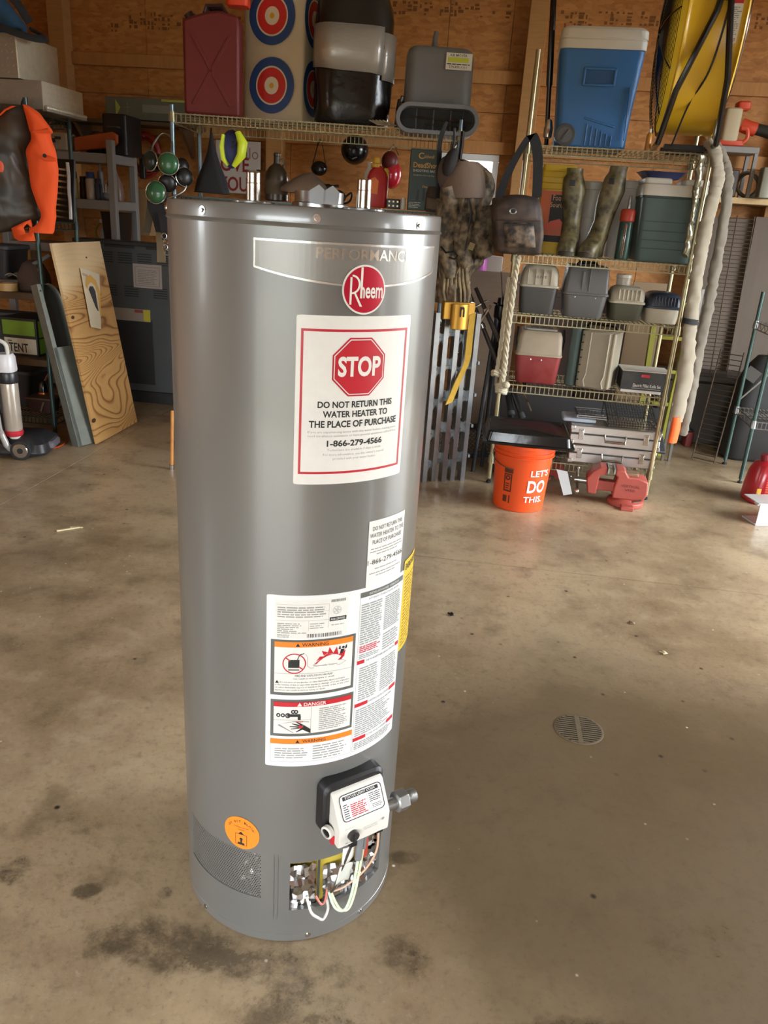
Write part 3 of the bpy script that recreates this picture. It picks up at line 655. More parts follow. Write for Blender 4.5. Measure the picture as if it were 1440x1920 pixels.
# embossed ribs beside the opening
for u in (-.036, -.027): 
    k = MB().tube([hm(.0004)(u, .07 + .185 * t / 12) for t in range(13)], [.0006] + [.0019] * 11 + [.0006], 8); k.build('embossed_rib', JACK, wh)
# gas control valve: black back body, white cover with a sloped printed face, knob, igniter, union
def vp(s_, d_, z_): return Nf * d_ + Tf * s_ + Vector((0, 0, z_))
Mv = Matrix(((Tf.x, -Nf.x, 0), (Tf.y, -Nf.y, 0), (0, 0, 1)))       # local x = right, y = into the tank, z up
vb = MB().loft([[vp(.0 + a, .248 + .0, .392 + b) for a, b in rrect(.150, .13, .02)], [vp(a, .274, .392 + b) for a, b in rrect(.150, .13, .02)], [vp(a, .280, .392 + b) for a, b in rrect(.138, .118, .02)]]).build('valve_body', BLACK, wh, .001)
prof = [(.268, .330), (.316, .322), (.322, .326), (.324, .372), (.320, .380), (.288, .436), (.283, .440), (.268, .442)]
k = MB(); rings = []
for s_, ins in ((-.060, .003), (-.057, 0), (.062, 0), (.065, .003)):
    cy_ = sum(p[0] for p in prof) / 8; cz_ = sum(p[1] for p in prof) / 8
    rings.append([vp(s_, cy_ + (p[0] - cy_) * (1 - ins * 12), cz_ + (p[1] - cz_) * (1 - ins * 9)) for p in prof])
k.loft(rings); lab(k.build('valve_cover', WHITEP, wh, .0015), 'white gas valve cover with printed status light code')
vcov = k
vc = wh.children[-1]
dF = Vector((.320, .380)); dT = Vector((.288, .436)); sl = (dT - dF); L_ = sl.length; sl.normalize(); nr = Vector((sl.y, -sl.x)); 
if nr.x < 0: nr = -nr
def vf(off): return lambda a, b: vp(a, dF.x + sl.x * b + nr.x * off, dF.y + sl.y * b + nr.y * off)   # label plane on the slope
MB().poly([(a + .004, b + L_ / 2) for a, b in rrect(.104, L_ * .86, .009, 4)], vf(.0006)).build('status_label', PAPER, vc)
k = MB(); y0, y1 = L_ * .10, L_ * .90
k.poly([(-.040, y1 - .0025), (.048, y1 - .0025), (.048, y1 - .0105), (-.040, y1 - .0105)], vf(.001)); pts = rrect(.104, L_ * .86, .009, 4); pts2 = rrect(.1005, L_ * .86 - .0035, .008, 4)
for i in range(len(pts)):
    j = (i + 1) % len(pts); k.poly([(pts[i][0] + .004, pts[i][1] + L_ / 2), (pts[j][0] + .004, pts[j][1] + L_ / 2), (pts2[j][0] + .004, pts2[j][1] + L_ / 2), (pts2[i][0] + .004, pts2[i][1] + L_ / 2)], vf(.001))
k.bars(-.042, y0 + .004, -.028, y1 - .016, 7, vf(.001), 2, .4, .3); k.bars(.022, y1 - .032, .052, y1 - .012, 5, vf(.001), 3, .4, .2); k.bars(.026, y0 + .006, .052, y1 - .036, 3, vf(.001), 6, .35, .2); k.quad(.018, y0 + .003, .0185, y1 - .012, vf(.001))
k.build('black_print', INK, vc)
MB().text('STATUS LIGHT CODE', -.034, y1 - .0085, .074, .0048, vf(.0015), .01, 2).build('white_lettering', WINK, vc)
MB().bars(-.025, y0 + .004, .015, y1 - .02, 7, vf(.001), 4, .55, .2).build('red_print', RINK, vc)
def vq(off=0.): return lambda a, b: vp(a, .3235 + (b - .35) * .04 + off, b)
c = Vector(vp(-.028, .323, .351))
MB().cyl(c, c + Nf * .010, .0125, .0115, 24).box(tuple(c + Nf * .0115), (.003, .003, .02), (0, 0, FA)).build('control_knob', mat('knob_black', (48, 46, 46), .4), vc)
k = MB().text('HOT', -.047, .371, .02, .003, vq(.0008), 0, 1); k.text('SELF TEST  POWERED', -.002, .356, .034, .0028, vq(.0008), 0, 1); k.text('TEMPERATURE', .0, .3505, .034, .0028, vq(.0008), 0, 1)
k.ring((.047, .361), 0, .0035, vq(.0008), 12)
k.bars(-.045, .332, -.012, .337, 1, vq(.0008), 4, .5, 0); k.build('grey_print', GINK, vc)
c = Vector(vp(-.064, .290, .352)); k = MB().lathe([(.012, 0), (.0145, .002), (.0145, .011), (.0115, .013), (.0105, .013), (.0105, .006)], 24, tuple(c), -Tf * 1. + Nf * .35, caps=False); lab(k.build('igniter_collar', WHITEP, vc), 'white ring of the igniter button')
MB().cyl(c, c + (-Tf + Nf * .35) * .009, .0102, n=20).build('igniter_button', BLACKG, vc)
MB().box(tuple(vp(-.058, .300, .335)), (.010, .016, .02), (0, 0, FA)).build('red_tag', RINK, vc)
for s_, z_ in ((-.022, .322), (.043, .330)): MB().box(tuple(vp(s_, .315, z_)), (.014, .016, .016), (0, 0, FA)).build('wire_clip', BLACK, vc)
un = MB().cyl(vp(.055, .297, .360), vp(.098, .297, .360), .0135, n=20)
un.cyl(vp(.1, .297, .360), vp(.124, .297, .360), .0245, n=6).cyl(vp(.096, .297, .360), vp(.1, .297, .360), .019, .0235, n=18).cyl(vp(.124, .297, .360), vp(.128, .297, .360), .0215, .017, n=18)
un.cyl(vp(.128, .297, .360), vp(.150, .297, .360), .0145, n=18)
for i in range(6): un.lathe([(.0145, 0), (.0158, .0012), (.0145, .0024)], 18, tuple(vp(.134 + i * .0026, .297, .360)), Tf, caps=False)
lab(un.build('gas_union', mat('grey_zinc', (150, 150, 148), .32, .7, var=.15, scale=30), wh, .001), 'grey metal gas pipe union with hex nut')
MB().cyl(vp(.055, .24, .374), vp(.055, .29, .374), .016, n=16).build('gas_inlet', STEEL, wh)
# wires and their tags
def wire(pts, r, col, name): MB().tube(pts, r, 8).build(name, mat('wire_' + name, col, .35), wh)
def curve(P, n=10):
    o = []; P = [Vector(p) for p in P]
    for i in range(len(P) - 1):
        a, b, c, d = P[max(i - 1, 0)], P[i], P[i + 1], P[min(i + 2, len(P) - 1)]
        for j in range(n):
            t = j / n; o.append(.5 * ((2 * b) + (c - a) * t + (2 * a - 5 * b + 4 * c - d) * t * t + (3 * b - a - 3 * c + d) * t ** 3))
    return o + [P[-1]]
MB().cyl(vp(.010, .300, .325), vp(.008, .297, .245), .008, n=12).cyl(vp(.022, .300, .325), vp(.021, .298, .27), .0045, n=10).build('wire_sleeve', GREYP, wh)
wire(curve([vp(.012, .300, .30), vp(.008, .292, .20), vp(.001, .288, .13), vp(-.012, .284, .094), vp(-.032, .276, .105), vp(-.042, .262, .145)]), .0032, (206, 226, 200), 'green_white_wire')
wire(curve([vp(.021, .300, .30), vp(.017, .292, .20), vp(.010, .288, .13), vp(-.002, .285, .092), vp(-.022, .279, .10), vp(-.036, .262, .14)]), .0030, (222, 228, 190), 'pale_yellow_wire')
wire(curve([vp(.045, .315, .322), vp(.045, .312, .26), vp(.028, .296, .20), vp(-.01, .28, .16), vp(-.035, .262, .14)]), .0022, (220, 178, 150), 'pink_wire')
wire(curve([vp(-.022, .315, .316), vp(-.03, .303, .26), vp(-.030, .285, .21), vp(-.034, .268, .15), vp(-.045, .258, .14)]), .003, (60, 58, 54), 'dark_wire')
wire(curve([vp(-.095, .256, .155), vp(-.09, .27, .118), vp(-.075, .275, .098), vp(-.06, .274, .084), vp(-.045, .268, .10), vp(-.045, .258, .13)]), .0032, (205, 205, 200), 'white_wire')
wire(curve([vp(-.075, .262, .15), vp(-.066, .272, .13), vp(-.055, .27, .132), vp(-.045, .26, .15)]), .0024, (205, 120, 110), 'red_wire')
k = MB().grid(lambda a, b: vp(-.037 + a * .032, .304 - b * .003 + .004 * sin(a * 4), .300 - b * .048 + a * .008), 6, 4); k.build('paper_tag', PAPER, wh, solid=.0006)
k = MB().grid(lambda a, b: vp(-.038 + a * .034 + b * .004, .296 - b * .02 + .006 * sin(a * 3), .240 - b * .07 + .012 * sin(a * PI)), 6, 8); k.build('warning_tag', mat('tag_paper', (216, 220, 212), .5), wh, solid=.0006)
# ================= wire shelving units =================
def shelf_mesh(w, d, m, parent, z, pitch=.027, dz=.046, sides=True):
    k = MB(); r = .0032
    for y in (0, d):
        for zz in (0, -dz): k.box((w / 2, y, zz), (w, .006, .006))
    for x in (0, w):
        for zz in (0, -dz): k.box((x, d / 2, zz), (.006, d, .006))
    n = int(w / pitch)
    for i in range(1, n):
        x = w * i / n
        k.box((x, d / 2, .004), (.0034, d, .0034)); k.box((x, -.001, -dz / 2), (.0046, .0040, dz)); k.box((x, d, -dz / 2), (.0046, .0040, dz))
    for y in (.15, .3):
        if y < d: k.box((w / 2, y, -.002), (w, .006, .006))
    nz = int(d / .05)
    for x in (0, w):
        for i in range(nz):
            a, b = d * i / nz, d * (i + 1) / nz; h0, h1 = (0, -dz) if i % 2 else (-dz, 0)
            k.cyl((x, a, h0), (x, b, h1), .0025, n=4)
    k.v = [(x, y, zz + z - .006) for x, y, zz in k.v]
    return k.build('wire_shelf', m, parent, kind='stuff')
def rack(name, label, loc, yaw, w, d, hs, zs, pm, sm, r=.0135, group=None, foot=True):
    t = thing(name, label, 'shelving unit', loc, yaw, group)
    for (x, y), h in zip(((0, 0), (w, 0), (w, d), (0, d)), hs):
        p = MB().cyl((x, y, .03), (x, y, h), r, n=14)
        for i in range(int(h / .12)): p.cyl((x, y, .06 + i * .12), (x, y, .064 + i * .12), r + .0009, n=14)
        p = p.build('post', pm, t)
        MB().cyl((x, y, 0), (x, y, .012), r * 1.25, n=12).cyl((x, y, .012), (x, y, .035), .006, n=8).build('levelling_foot', BLACK, p)
        for z in zs: MB().cyl((x, y, z - .05), (x, y, z + .004), r + .007, r + .0045, n=14).build('collar', sm, p)
    for z in zs: shelf_mesh(w, d, sm, t, z)
    return t
RRA = -.133; RRO = Vector((.665, 4.795, 0))
BRASS = mat('brassy_post', (176, 164, 126), .3, .65, var=.25, scale=20)
rack('wire_shelving_unit', 'brassy wire shelving unit holding tackle boxes, the blue cooler and the yellow fan', RRO, RRA, .99, .48, (2.46, 2.46, 2.46, 2.46), (2.0, 1.42, 1.075, .655, .185), BRASS, GOLD)
MRO = Vector((-1.385, 5.0, 0))
STPOST = mat('blue_grey_post', (104, 122, 130), .3, .7)
mr = rack('wire_shelving_unit', 'wire shelving unit with the archery target and the red fuel can on its top shelf', MRO, 0, 1.68, .64, (2.10, 2.12, 2.10, 2.10), (2.06,), STPOST, GOLD)
for z in (1.615, .95, .25): shelf_mesh(1.68, .64, DKWIRE, mr, z)
LRA = YAW; LRO = Vector((-2.3, 5.14, 0)) - Vector((cos(LRA), sin(LRA), 0)) * 1.32
rack('wire_shelving_unit', 'dark green wire shelving unit carrying two diamond plate boxes', LRO, LRA, 1.32, .49, (2.10, 2.10, 2.10, 2.10), (2.03, 1.405, .145), mat('green_post', (62, 84, 80), .3, .45), DKWIRE)
def rr(px, z, d=0.):                                               # place on the right hand rack: d behind its front edge
    Y = 4.79
    for _ in range(6):
        x = on(px, Y, z).x; Y = 4.795 + (x - .665) * math.tan(RRA) + d / cos(RRA)
    return on(px, Y, z)
def lift(z): return z + .004
# ---------------- on the right rack, top shelf ----------------
ZT = 2.0
BLUE = mat('cooler_blue', (52, 112, 176), .42, var=.1, scale=6)
c = thing('wheeled_cooler', 'blue wheeled cooler with a white lid on the top shelf beside the yellow fan', 'cooler', rr(1100, ZT, .215), RRA)
c.scale = (.87, .87, .87)
k = MB().rb((0, 0, 0), [(0, .43, .36, .03), (.012, .45, .38, .04), (.15, .455, .385, .04), (.54, .515, .42, .045), (.552, .515, .42, .045)]); cb = k.build('body', BLUE, c, .004)
k = MB().rb((0, 0, .552), [(0, .525, .43, .045), (.05, .527, .432, .045), (.052, .518, .424, .045), (.058, .518, .424, .045), (.06, .53, .436, .05), (.105, .525, .43, .05), (.122, .49, .40, .06)]); k.build('lid', WHITEP, c, .003)
def cyf(z): return -(.1925 + (.0175) * max(0, min(1, (z - .15) / .39)))
k = MB()
for a in ((-.10, .10, .438, .452), (-.09, .09, .348, .362), (-.10, -.086, .35, .452), (.086, .10, .35, .452)): k.box(((a[0] + a[1]) / 2, cyf(.4) - .001, (a[2] + a[3]) / 2), (a[1] - a[0], .022, a[3] - a[2]))
k.build('handle_rim', BLUE, c, .004)
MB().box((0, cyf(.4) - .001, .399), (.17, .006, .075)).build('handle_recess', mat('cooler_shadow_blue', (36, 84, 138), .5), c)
for i in range(6): MB().box((-.035 + i * .032, cyf(.1) + .002, .075 - i * .006), (.008, .02, .125 - i * .013), (0, 0, 0)).build('rib', BLUE, c, .003)
k = MB().box((-.05 + .09, cyf(.13) + .004, .148), (.20, .02, .012), (0, .22, 0)); k.build('rib_cap', BLUE, c, .003)
wl = MB().cyl((-.165, -.215, .067), (-.165, -.15, .067), .066, n=36).build('wheel', DKGREY, c, .004)
MB().cyl((-.165, -.219, .067), (-.165, -.21, .067), .045, n=30).build('hub', mat('hub_grey', (88, 88, 88), .5), wl)
MB().box((-.165, -.222, .067), (.012, .01, .075), (0, .6, 0)).build('hub_bar', DKGREY, wl, .003)
MB().box((.20, cyf(.5), .2), (.008, .012, .3), (0, -.04, 0)).build('side_groove', BLUE, c, .003)
# drum fan: axis along the shelf
FY = mat('fan_yellow', (226, 184, 42), .32, var=.08, scale=5, coat=.3); FR = .51
fc = rr(1283, ZT, .24)
f = thing('drum_fan', 'large yellow drum fan on a black stand on the top shelf', 'fan', fc, -.20)
cz = .62; TL_ = R_(0)
Mf = Matrix.Rotation(TL_, 4, 'Y'); 
def fx(k): k.v = [tuple(Matrix.Translation((0, 0, cz)) @ Mf @ Vector(p)) for p in k.v]; return k
k = MB().lathe([(FR + .012, -.17), (FR + .016, -.163), (FR + .006, -.155), (FR, -.14), (FR, .09), (FR + .006, .105), (FR + .016, .113), (FR + .012, .12), (FR - .008, .115), (FR - .008, -.165)], 72, axis=(1, 0, 0), caps=False); fx(k).build('drum', FY, f)
for sx in (-1,):
    k = MB()
    for i in range(26):
        r = .06 + (FR - .06) * i / 25; x = sx * (.165 + .08 * math.sqrt(max(0, 1 - (r / (FR + .04)) ** 2)))
        k.lathe([(r - .0025, x), (r, x + sx * .003), (r + .0025, x), (r, x - .002)], 60, axis=(1, 0, 0), caps=False)
    for i in range(12):
        a = 2 * PI * i / 12
        k.tube([((sx * (.166 + .08 * math.sqrt(max(0, 1 - (r / (FR + .04)) ** 2)))), r * cos(a), r * sin(a)) for r in (.05, .14, .23, .32, .40, FR)], .004, 5)
    fx(k).build('wire_grille', BLACKG, f, kind='stuff')
k = MB()
for i in range(12):
    a = 2 * PI * i / 12; k.tube([(.12, .05 * cos(a), .05 * sin(a)), (.15, .3 * cos(a), .3 * sin(a)), (.118, FR * cos(a), FR * sin(a))], .004, 5)
for r in (.12, .2, .28, .36, .42): k.lathe([(r - .003, .14), (r + .003, .14), (r, .144)], 50, axis=(1, 0, 0), caps=False)
fx(k).build('rear_grille', BLACKG, f, kind='stuff')
for i in range(3):
    a = 2 * PI * i / 3 + .4; k = MB().grid(lambda u, v: (-.06 + .10 * (v - .5) * (1.2 - u), (.08 + .34 * u) * cos(a + (v - .5) * .7), (.08 + .34 * u) * sin(a + (v - .5) * .7)), 6, 5); fx(k).build('blade', ALU, f, solid=.003)
k = MB().cyl((-.09, 0, 0), (.13, 0, 0), .085, n=24); fx(k).build('motor', BLACK, f)
k = MB().tube([(-.115, -FR * cos(.22) - .004, FR * sin(.22)), (-.085, -FR * cos(.22) - .035, FR * sin(.22) + .02), (.045, -FR * cos(.22) - .035, FR * sin(.22) + .02), (.075, -FR * cos(.22) - .004, FR * sin(.22))], .014, 8); k.box((-.125, -FR * cos(.22) - .006, FR * sin(.22)), (.05, .012, .04)).box((.085, -FR * cos(.22) - .006, FR * sin(.22)), (.05, .012, .04))
fx(k).build('handle', BLACK, f, .002)
k = MB().box((.0, -FR - .012, .30 - .06), (.05, .012, .06)); 
a0 = Vector((0, -FR - .02, cz + .06))
k = MB().tube([(-.01, -FR - .016, cz + .10), (-.03, -FR - .018, cz - .02), (-.15, -FR + .05, cz - .36), (-.185, -FR + .17, .03), (-.185, -.05, .022), (-.185, FR - .1, .022)], .0155, 8)
k.tube([(.02, -FR - .016, cz + .10), (.03, -FR - .018, cz), (.085, -FR + .03, cz - .30), (.105, -FR + .13, .03), (.105, -.05, .022), (.105, FR - .1, .022)], .0155, 8)
k.build('stand', BLACKG, f)
MB().box((.005, -FR - .014, cz + .07), (.07, .022, .09), (0, .1, 0)).cyl((.005, -FR - .03, cz + .085), (.005, -FR, cz + .085), .012, n=10).build('pivot_bracket', BLACK, f, .004)
k = MB().tube(curve([(.05, -FR * cos(.75) - .04, cz + FR * sin(.75)), (.03, -FR - .012, cz + .1), (-.0, -FR * .9, cz - .24), (-.06, -FR * .62, cz - .40), (-.10, -.2, .03)]), .005, 6); k.build('power_cord', BLACK, f)
ys = lambda b: Matrix.Translation((0, 0, cz)) @ Mf @ Vector((0, 0, 0))
def fl_(off): return lambda a, b: tuple(Matrix.Translation((0, 0, cz)) @ Mf @ Vector((.062 + a * .8, -(FR + off) * cos(b / FR), (FR + off) * sin(b / FR))))
k = MB()
for i in range(8): k.quad(-.032, -.15 + .22 * i / 8, .034, -.15 + .22 * (i + 1) / 8, fl_(.0015))
lb = k.build('warning_label', PAPER, f)
MB().quad(-.03, .015, .032, .032, fl_(.0025)).bars(.0, -.145, .025, -.125, 3, fl_(.0025), 4).build('red_print', RINK, lb)
MB().bars(-.028, -.115, .03, .005, 14, fl_(.0025), 5, .5, .4).text('WARNING', -.02, .043, .042, .012, fl_(.0025), .01, 1).build('black_print', GINK, lb)
k = MB().tube([(-.1, .1, .03), (.12, .1, .03)], .02, 8).box((0, -.1, .033), (.26, .05, .03)).box((0, .1, .033), (.26, .05, .03)); k.build('base_bar', BLACK, f, .003)
def bottle(name, label, loc, r, h, m, capm, prof=None, grp=None, cap_h=.03):
    t = thing(name, label, 'bottle', loc, 0, grp)
    MB().lathe(prof or [(r * .9, 0), (r, .006), (r, h * .68), (r * .8, h * .78), (r * .4, h * .86), (r * .4, h - cap_h)], 20).build('body', m, t)
    MB().cyl((0, 0, h - cap_h), (0, 0, h), r * .46, r * .42, n=16).build('cap', capm, t); return t
bottle('small_bottle', 'tiny yellow capped bottle between the blue cooler and the yellow fan', rr(1213, ZT, .06), .016, .11, mat('amber_plastic', (190, 130, 40), .3), WHITEP)
# long grey tubes of cloth hung on the rack's right front post
SLV = mat('sleeve_cloth', (150, 140, 122), .8, var=.3, var2=(112, 103, 88), scale=3, bump=.25, bscale=16); SLV2 = mat('sleeve_shade_cloth', (118, 110, 97), .8, var=.2, scale=4, bump=.25, bscale=16)
def sleeve(pxs, Y, wpx, seed, m, name, label, fl=.55):
    P = [pt(x, y, Y + dy) for x, y, dy in pxs]; rd = random.Random(seed); n = len(P)
    pts = curve(P, 14); m_ = len(pts); rr_ = []
    for i in range(m_):
        t = i / (m_ - 1) * (n - 1); j = min(int(t), n - 2); w = wpx[j] + (wpx[j + 1] - wpx[j]) * (t - j)
        rr_.append(w * mp(Y, pts[i].z) / 2 * (1 + rd.uniform(-.05, .05)))
    pts = [p + Vector((rd.uniform(-.003, .003), rd.uniform(-.004, .004), 0)) for p in pts]
    t = thing(name, label, 'rod sleeve', (pts[-1].x, pts[-1].y, pts[-1].z)); k = MB().tube([p - pts[-1] for p in pts], rr_, 14, flat=fl)
    rd = random.Random(seed + 1); k.v = [(x + .007 * noise.noise((x * 30 + seed, y * 30, z * 22)), y + .009 * noise.noise((x * 25, y * 25 + seed, z * 26)), z) for x, y, z in k.v]
    k.build('cloth', m, t, ang=60); return t, pts
t1, p1 = sleeve([(1328, 266, .05), (1341, 285, 0), (1346, 330, -.02), (1333, 385, -.03), (1318, 450, -.03), (1304, 540, -.03), (1293, 620, -.02), (1285, 700, -.02), (1268, 790, -.02)], 4.62, [26, 30, 30, 28, 28, 27, 27, 32, 26], 3, SLV, 'rod_sleeve', 'wrinkled pale grey cloth rod sleeve with an orange end, hung on the rack post')
k = MB().tube([(0, 0, .03), (.004, 0, -.05), (.0, 0, -.13)], [.040, .042, .040], 16, flat=.6); k.build('orange_end', mat('hunter_orange', (240, 104, 34), .6, var=.15, scale=20), t1)
MB().tube([p1[80] - p1[-1] + Vector((0, 0, .0)), p1[80] - p1[-1] + Vector((-.003, 0, -.03))], .064, 14, flat=.62).build('strap', WEBB, t1)
t2, p2 = sleeve([(1343, 268, .13), (1358, 300, .10), (1365, 345, .09), (1356, 420, .08), (1342, 500, .08), (1327, 580, .07), (1310, 660, .07), (1296, 740, .07), (1280, 815, .07)], 4.62, [20, 22, 22, 23, 24, 23, 22, 22, 16], 9, SLV2, 'rod_sleeve', 'darker grey cloth rod sleeve hanging behind the wrinkled pale one')
t3, p3 = sleeve([(1316, 290, .0), (1306, 350, 0), (1296, 420, 0), (1284, 480, 0)], 4.55, [17, 18, 17, 15], 5, mat('clear_bag', (112, 104, 78), .2, .2, var=.4, scale=14), 'rod_sleeve', 'short glossy olive sleeve hanging beside the green cooler', .6)
# ---------------- second shelf ----------------
Z2 = 1.424
YB = mat('bait_yellow', (214, 178, 30), .45)
c = thing('bait_bucket', 'square yellow bucket with an orange and black picture label', 'bucket', rr(1029, Z2, .25), RRA)
c.scale = (1.04, 1.04, 1.04)
k = MB().rb((0, 0, 0), [(0, .175, .17, .02), (.01, .18, .175, .025), (.34, .20, .19, .025), (.345, .2, .19, .025)]); bb = k.build('body', YB, c, .002)
k = MB().rb((0, 0, .345), [(0, .215, .205, .02), (.03, .21, .2, .02), (.032, .2, .19, .02), (.06, .2, .19, .02), (.062, .205, .195, .02), (.09, .2, .19, .02), (.092, .195, .185, .02), (.118, .19, .18, .02), (.125, .19, .18, .02)]); k.build('lid', YB, c, .002)
ff = lambda o: (lambda a, b: (a, -.0955 - .0068 * (b - .17) / .17 - o, b))
MB().quad(-.088, .10, .092, .335, ff(.0)).build('label_field', mat('label_orange', (206, 104, 52), .5, var=.3, var2=(150, 62, 40), scale=14), c)
MB().quad(-.085, .065, .089, .10, ff(.0)).quad(-.03, .16, .07, .315, ff(.0012)).build('black_panel', INK, c)
MB().text('Food', -.02, .285, .06, .03, ff(.002), .0, 2).text('Source', -.03, .25, .08, .026, ff(.002), .0, 2).build('lettering', mat('print_tan', (216, 160, 110), .5), c)
MB().poly([(-.06, .13), (-.02, .175), (.03, .19), (.06, .16), (.02, .135)], ff(.002)).build('fish_print', mat('print_red', (214, 84, 60), .5), c)
CAMO = mat('camo_cloth', (128, 112, 88), .7, var=1., var2=(52, 44, 34), scale=24, sharp=.5, bump=.5, bscale=30)
CAMOD = mat('dark_camo_cloth', (84, 68, 56), .65, var=1., var2=(34, 27, 25), scale=15, sharp=.55, bump=.4, bscale=14)
BOOTC = mat('boot_camo', (128, 118, 84), .45, var=1., var2=(58, 54, 36), scale=22, sharp=.4, bump=.3, bscale=24); SOLE = mat('boot_sole', (58, 52, 40), .7)
def boot(px, d, yaw, label, lean, h):
    t = thing('rubber_boot', label, 'boot', rr(px, Z2 + .002, d), yaw, 'pair of camouflage boots')
    rings = []
    for z, w, dd, oy in ((.0, .085, .25, -.035), (.03, .09, .26, -.035), (.07, .088, .235, -.03), (.10, .086, .17, .0), (.14, .084, .125, .02), (.2, .088, .12, .025), (.28, .10, .125, .025), (.36, .108, .13, .02), (h - .06, .10, .12, .02), (h - .03, .085, .10, .02), (h, .08, .09, .02)):
        o = lean * z; rings.append([(x + o + .004 * sin(z * 50 + x * 40), y + oy + .004 * cos(z * 70), z) for x, y in rrect(w * 1.2, dd, .05, 5)])
    MB().loft(rings, True).build('shaft', BOOTC, t, ang=70)
    rings = [[(x, y - .035, z) for x, y in rrect(w, dd, .045, 5)] for z, w, dd in ((-.002, .09, .262), (.022, .096, .27), (.024, .09, .26))]
    MB().loft(rings).build('sole', SOLE, t)
    MB().tube([(lean * (h - .06) - .054, .02, h - .06), (lean * (h - .06) - .0, -.045, h - .07), (lean * (h - .06) + .054, .02, h - .06)], .007, 6).box((lean * (h - .07), -.047, h - .08), (.03, .012, .03)).build('buckle_strap', BLACK, t, .002); return t
boot(1066, .10, RRA - .2, 'camouflage rubber boot standing upright next to the yellow bait bucket', -.07, .47)
boot(1108, .10, RRA - .35, 'camouflage rubber boot leaning right with a black buckle strap', .16, .49)
def jar(px, d, label, h=.42, r=.075):
    t = thing('plastic_jar', label, 'jar', rr(px, Z2, d), 0, 'tall white jars')
    MB().lathe([(r * .95, 0), (r, .01), (r, h * .5), (r * .94, h * .52), (r, h * .54), (r, h - .08), (r * .9, h - .05), (r * .9, h - .03)], 24).build('body', mat('milky_plastic', (208, 202, 192), .45), t)
    MB().lathe([(r, h - .045), (r * 1.05, h - .043), (r * 1.05, h - .005), (r * 1.0, h)], 24).build('lid', WHITEP, t)
jar(1094, .36, 'tall white jar half hidden behind the two camouflage boots'); jar(1156, .36, 'tall white jar standing between the boots and the green cooler', .435, .082)
c = thing('vacuum_flask', 'slim green flask with a red lid and steel top beside the green cooler', 'flask', rr(1164, Z2, .07), 0)
MB().lathe([(.038, 0), (.04, .008), (.04, .2), (.036, .21)], 22).build('body', mat('flask_green', (52, 78, 70), .3, .3), c)
MB().lathe([(.038, .205), (.042, .21), (.042, .262), (.036, .272), (.012, .275)], 22).build('lid', mat('flask_red', (170, 56, 36), .45), c)
MB().lathe([(.012, .274), (.010, .32), (.007, .345)], 12).build('spout', STEEL, c)
MB().box((-.012, -.041, .105), (.012, .004, .18)).build('highlight_band', CHROME, c, .001)
c = thing('hard_cooler', 'green cooler with a white lid on the second shelf', 'cooler', rr(1239, Z2, .2), RRA)
GRN = mat('cooler_green', (74, 94, 92), .5, var=.1, scale=8)
MB().rb((0, 0, 0), [(0, .335, .33, .02), (.008, .345, .34, .025), (.345, .375, .36, .025), (.35, .375, .36, .025)]).build('body', GRN, c, .002)
for i, z in enumerate((.07, .115, .165, .215)): MB().box((.0, -.171 - .010 * z / .35, z), (.325, .006, .0025)).build('groove', mat('groove_green', (44, 58, 58), .6), c)
MB().rb((0, 0, .35), [(0, .39, .375, .025), (.055, .385, .37, .025), (.06, .38, .365, .025)]).build('lid', WHITEP, c, .003)
for x in (-.115, .105): MB().rbox((x, -.02, .41), (.15, .30, .033), .02, .006).build('lid_raise', WHITEP, c)
MB().rbox((0, 0, .337), (.385, .37, .016), .02, .002).build('rim', mat('rim_green', (44, 62, 58), .5), c)
MB().tube([(.198, -.15, .12), (.215, -.17, .07), (.215, -.12, .05)], .008, 6).build('side_handle', BLACK, c)
c = thing('storage_tray', 'small blue plastic tray lying on the white lid of the green cooler', 'tray', rr(1238, Z2 + .445, .22), RRA + .1)
MB().loft([[(x, y, 0) for x, y in rrect(.17, .16, .02)], [(x, y, .035) for x, y in rrect(.24, .2, .02)], [(x, y, .037) for x, y in rrect(.25, .21, .02)], [(x, y, .033) for x, y in rrect(.235, .195, .02)], [(x, y, .004) for x, y in rrect(.165, .155, .02)]]).build('tray_body', mat('tray_blue', (66, 72, 112), .3), c)
# ---------------- third shelf: tackle boxes ----------------
Z3 = 1.079
def tackle(px, label, w, d, h, split, top, bot, dep, shape='round', latch=True, yaw=0.):
    t = thing('tackle_box', label, 'tackle box', rr(px, Z3, dep), RRA + yaw, None)
    MB().rb((0, 0, 0), [(0, w * .84, d * .86, .03), (.008, w * .86, d * .88, .035), (split - .012, w * .96, d * .96, .035), (split, w * .96, d * .96, .035)], 4).build('lower_body', bot, t, .002)
    MB().rb((0, 0, split), [(0, w * 1.02, d * 1.0, .03), (.013, w * 1.02, d * 1.0, .03), (.014, w * .98, d * .96, .03)], 4).build('seam_rim', top, t, .0015)
    H = h - split
    if shape == 'round': pr = [(.012, w * .97, d * .95, .03), (H * .55, w * .95, d * .93, .04), (H * .82, w * .86, d * .88, .05), (H * .95, w * .72, d * .8, .06), (H, w * .6, d * .7, .06)]
    else: pr = [(.012, w * .97, d * .95, .02), (H * .90, w * .90, d * .9, .02), (H, w * .82, d * .84, .02)]
    MB().rb((0, 0, split), pr, 4).build('lid', top, t, .002)
    return t
C1 = mat('putty_plastic', (182, 174, 154), .5, var=.12, scale=14); C2 = mat('slate_plastic', (74, 74, 72), .5, var=.15, scale=12); C3 = mat('mid_grey_plastic', (96, 95, 94), .48, var=.1, scale=12)
C4 = mat('olive_plastic', (70, 70, 52), .55, var=.15, scale=12); C5 = mat('navy_plastic', (36, 44, 58), .42, var=.15, scale=14)
tb = tackle(1003, 'putty and slate grey domed tackle box, leftmost on the third shelf', .235, .3, .285, .155, C1, C2, .18)
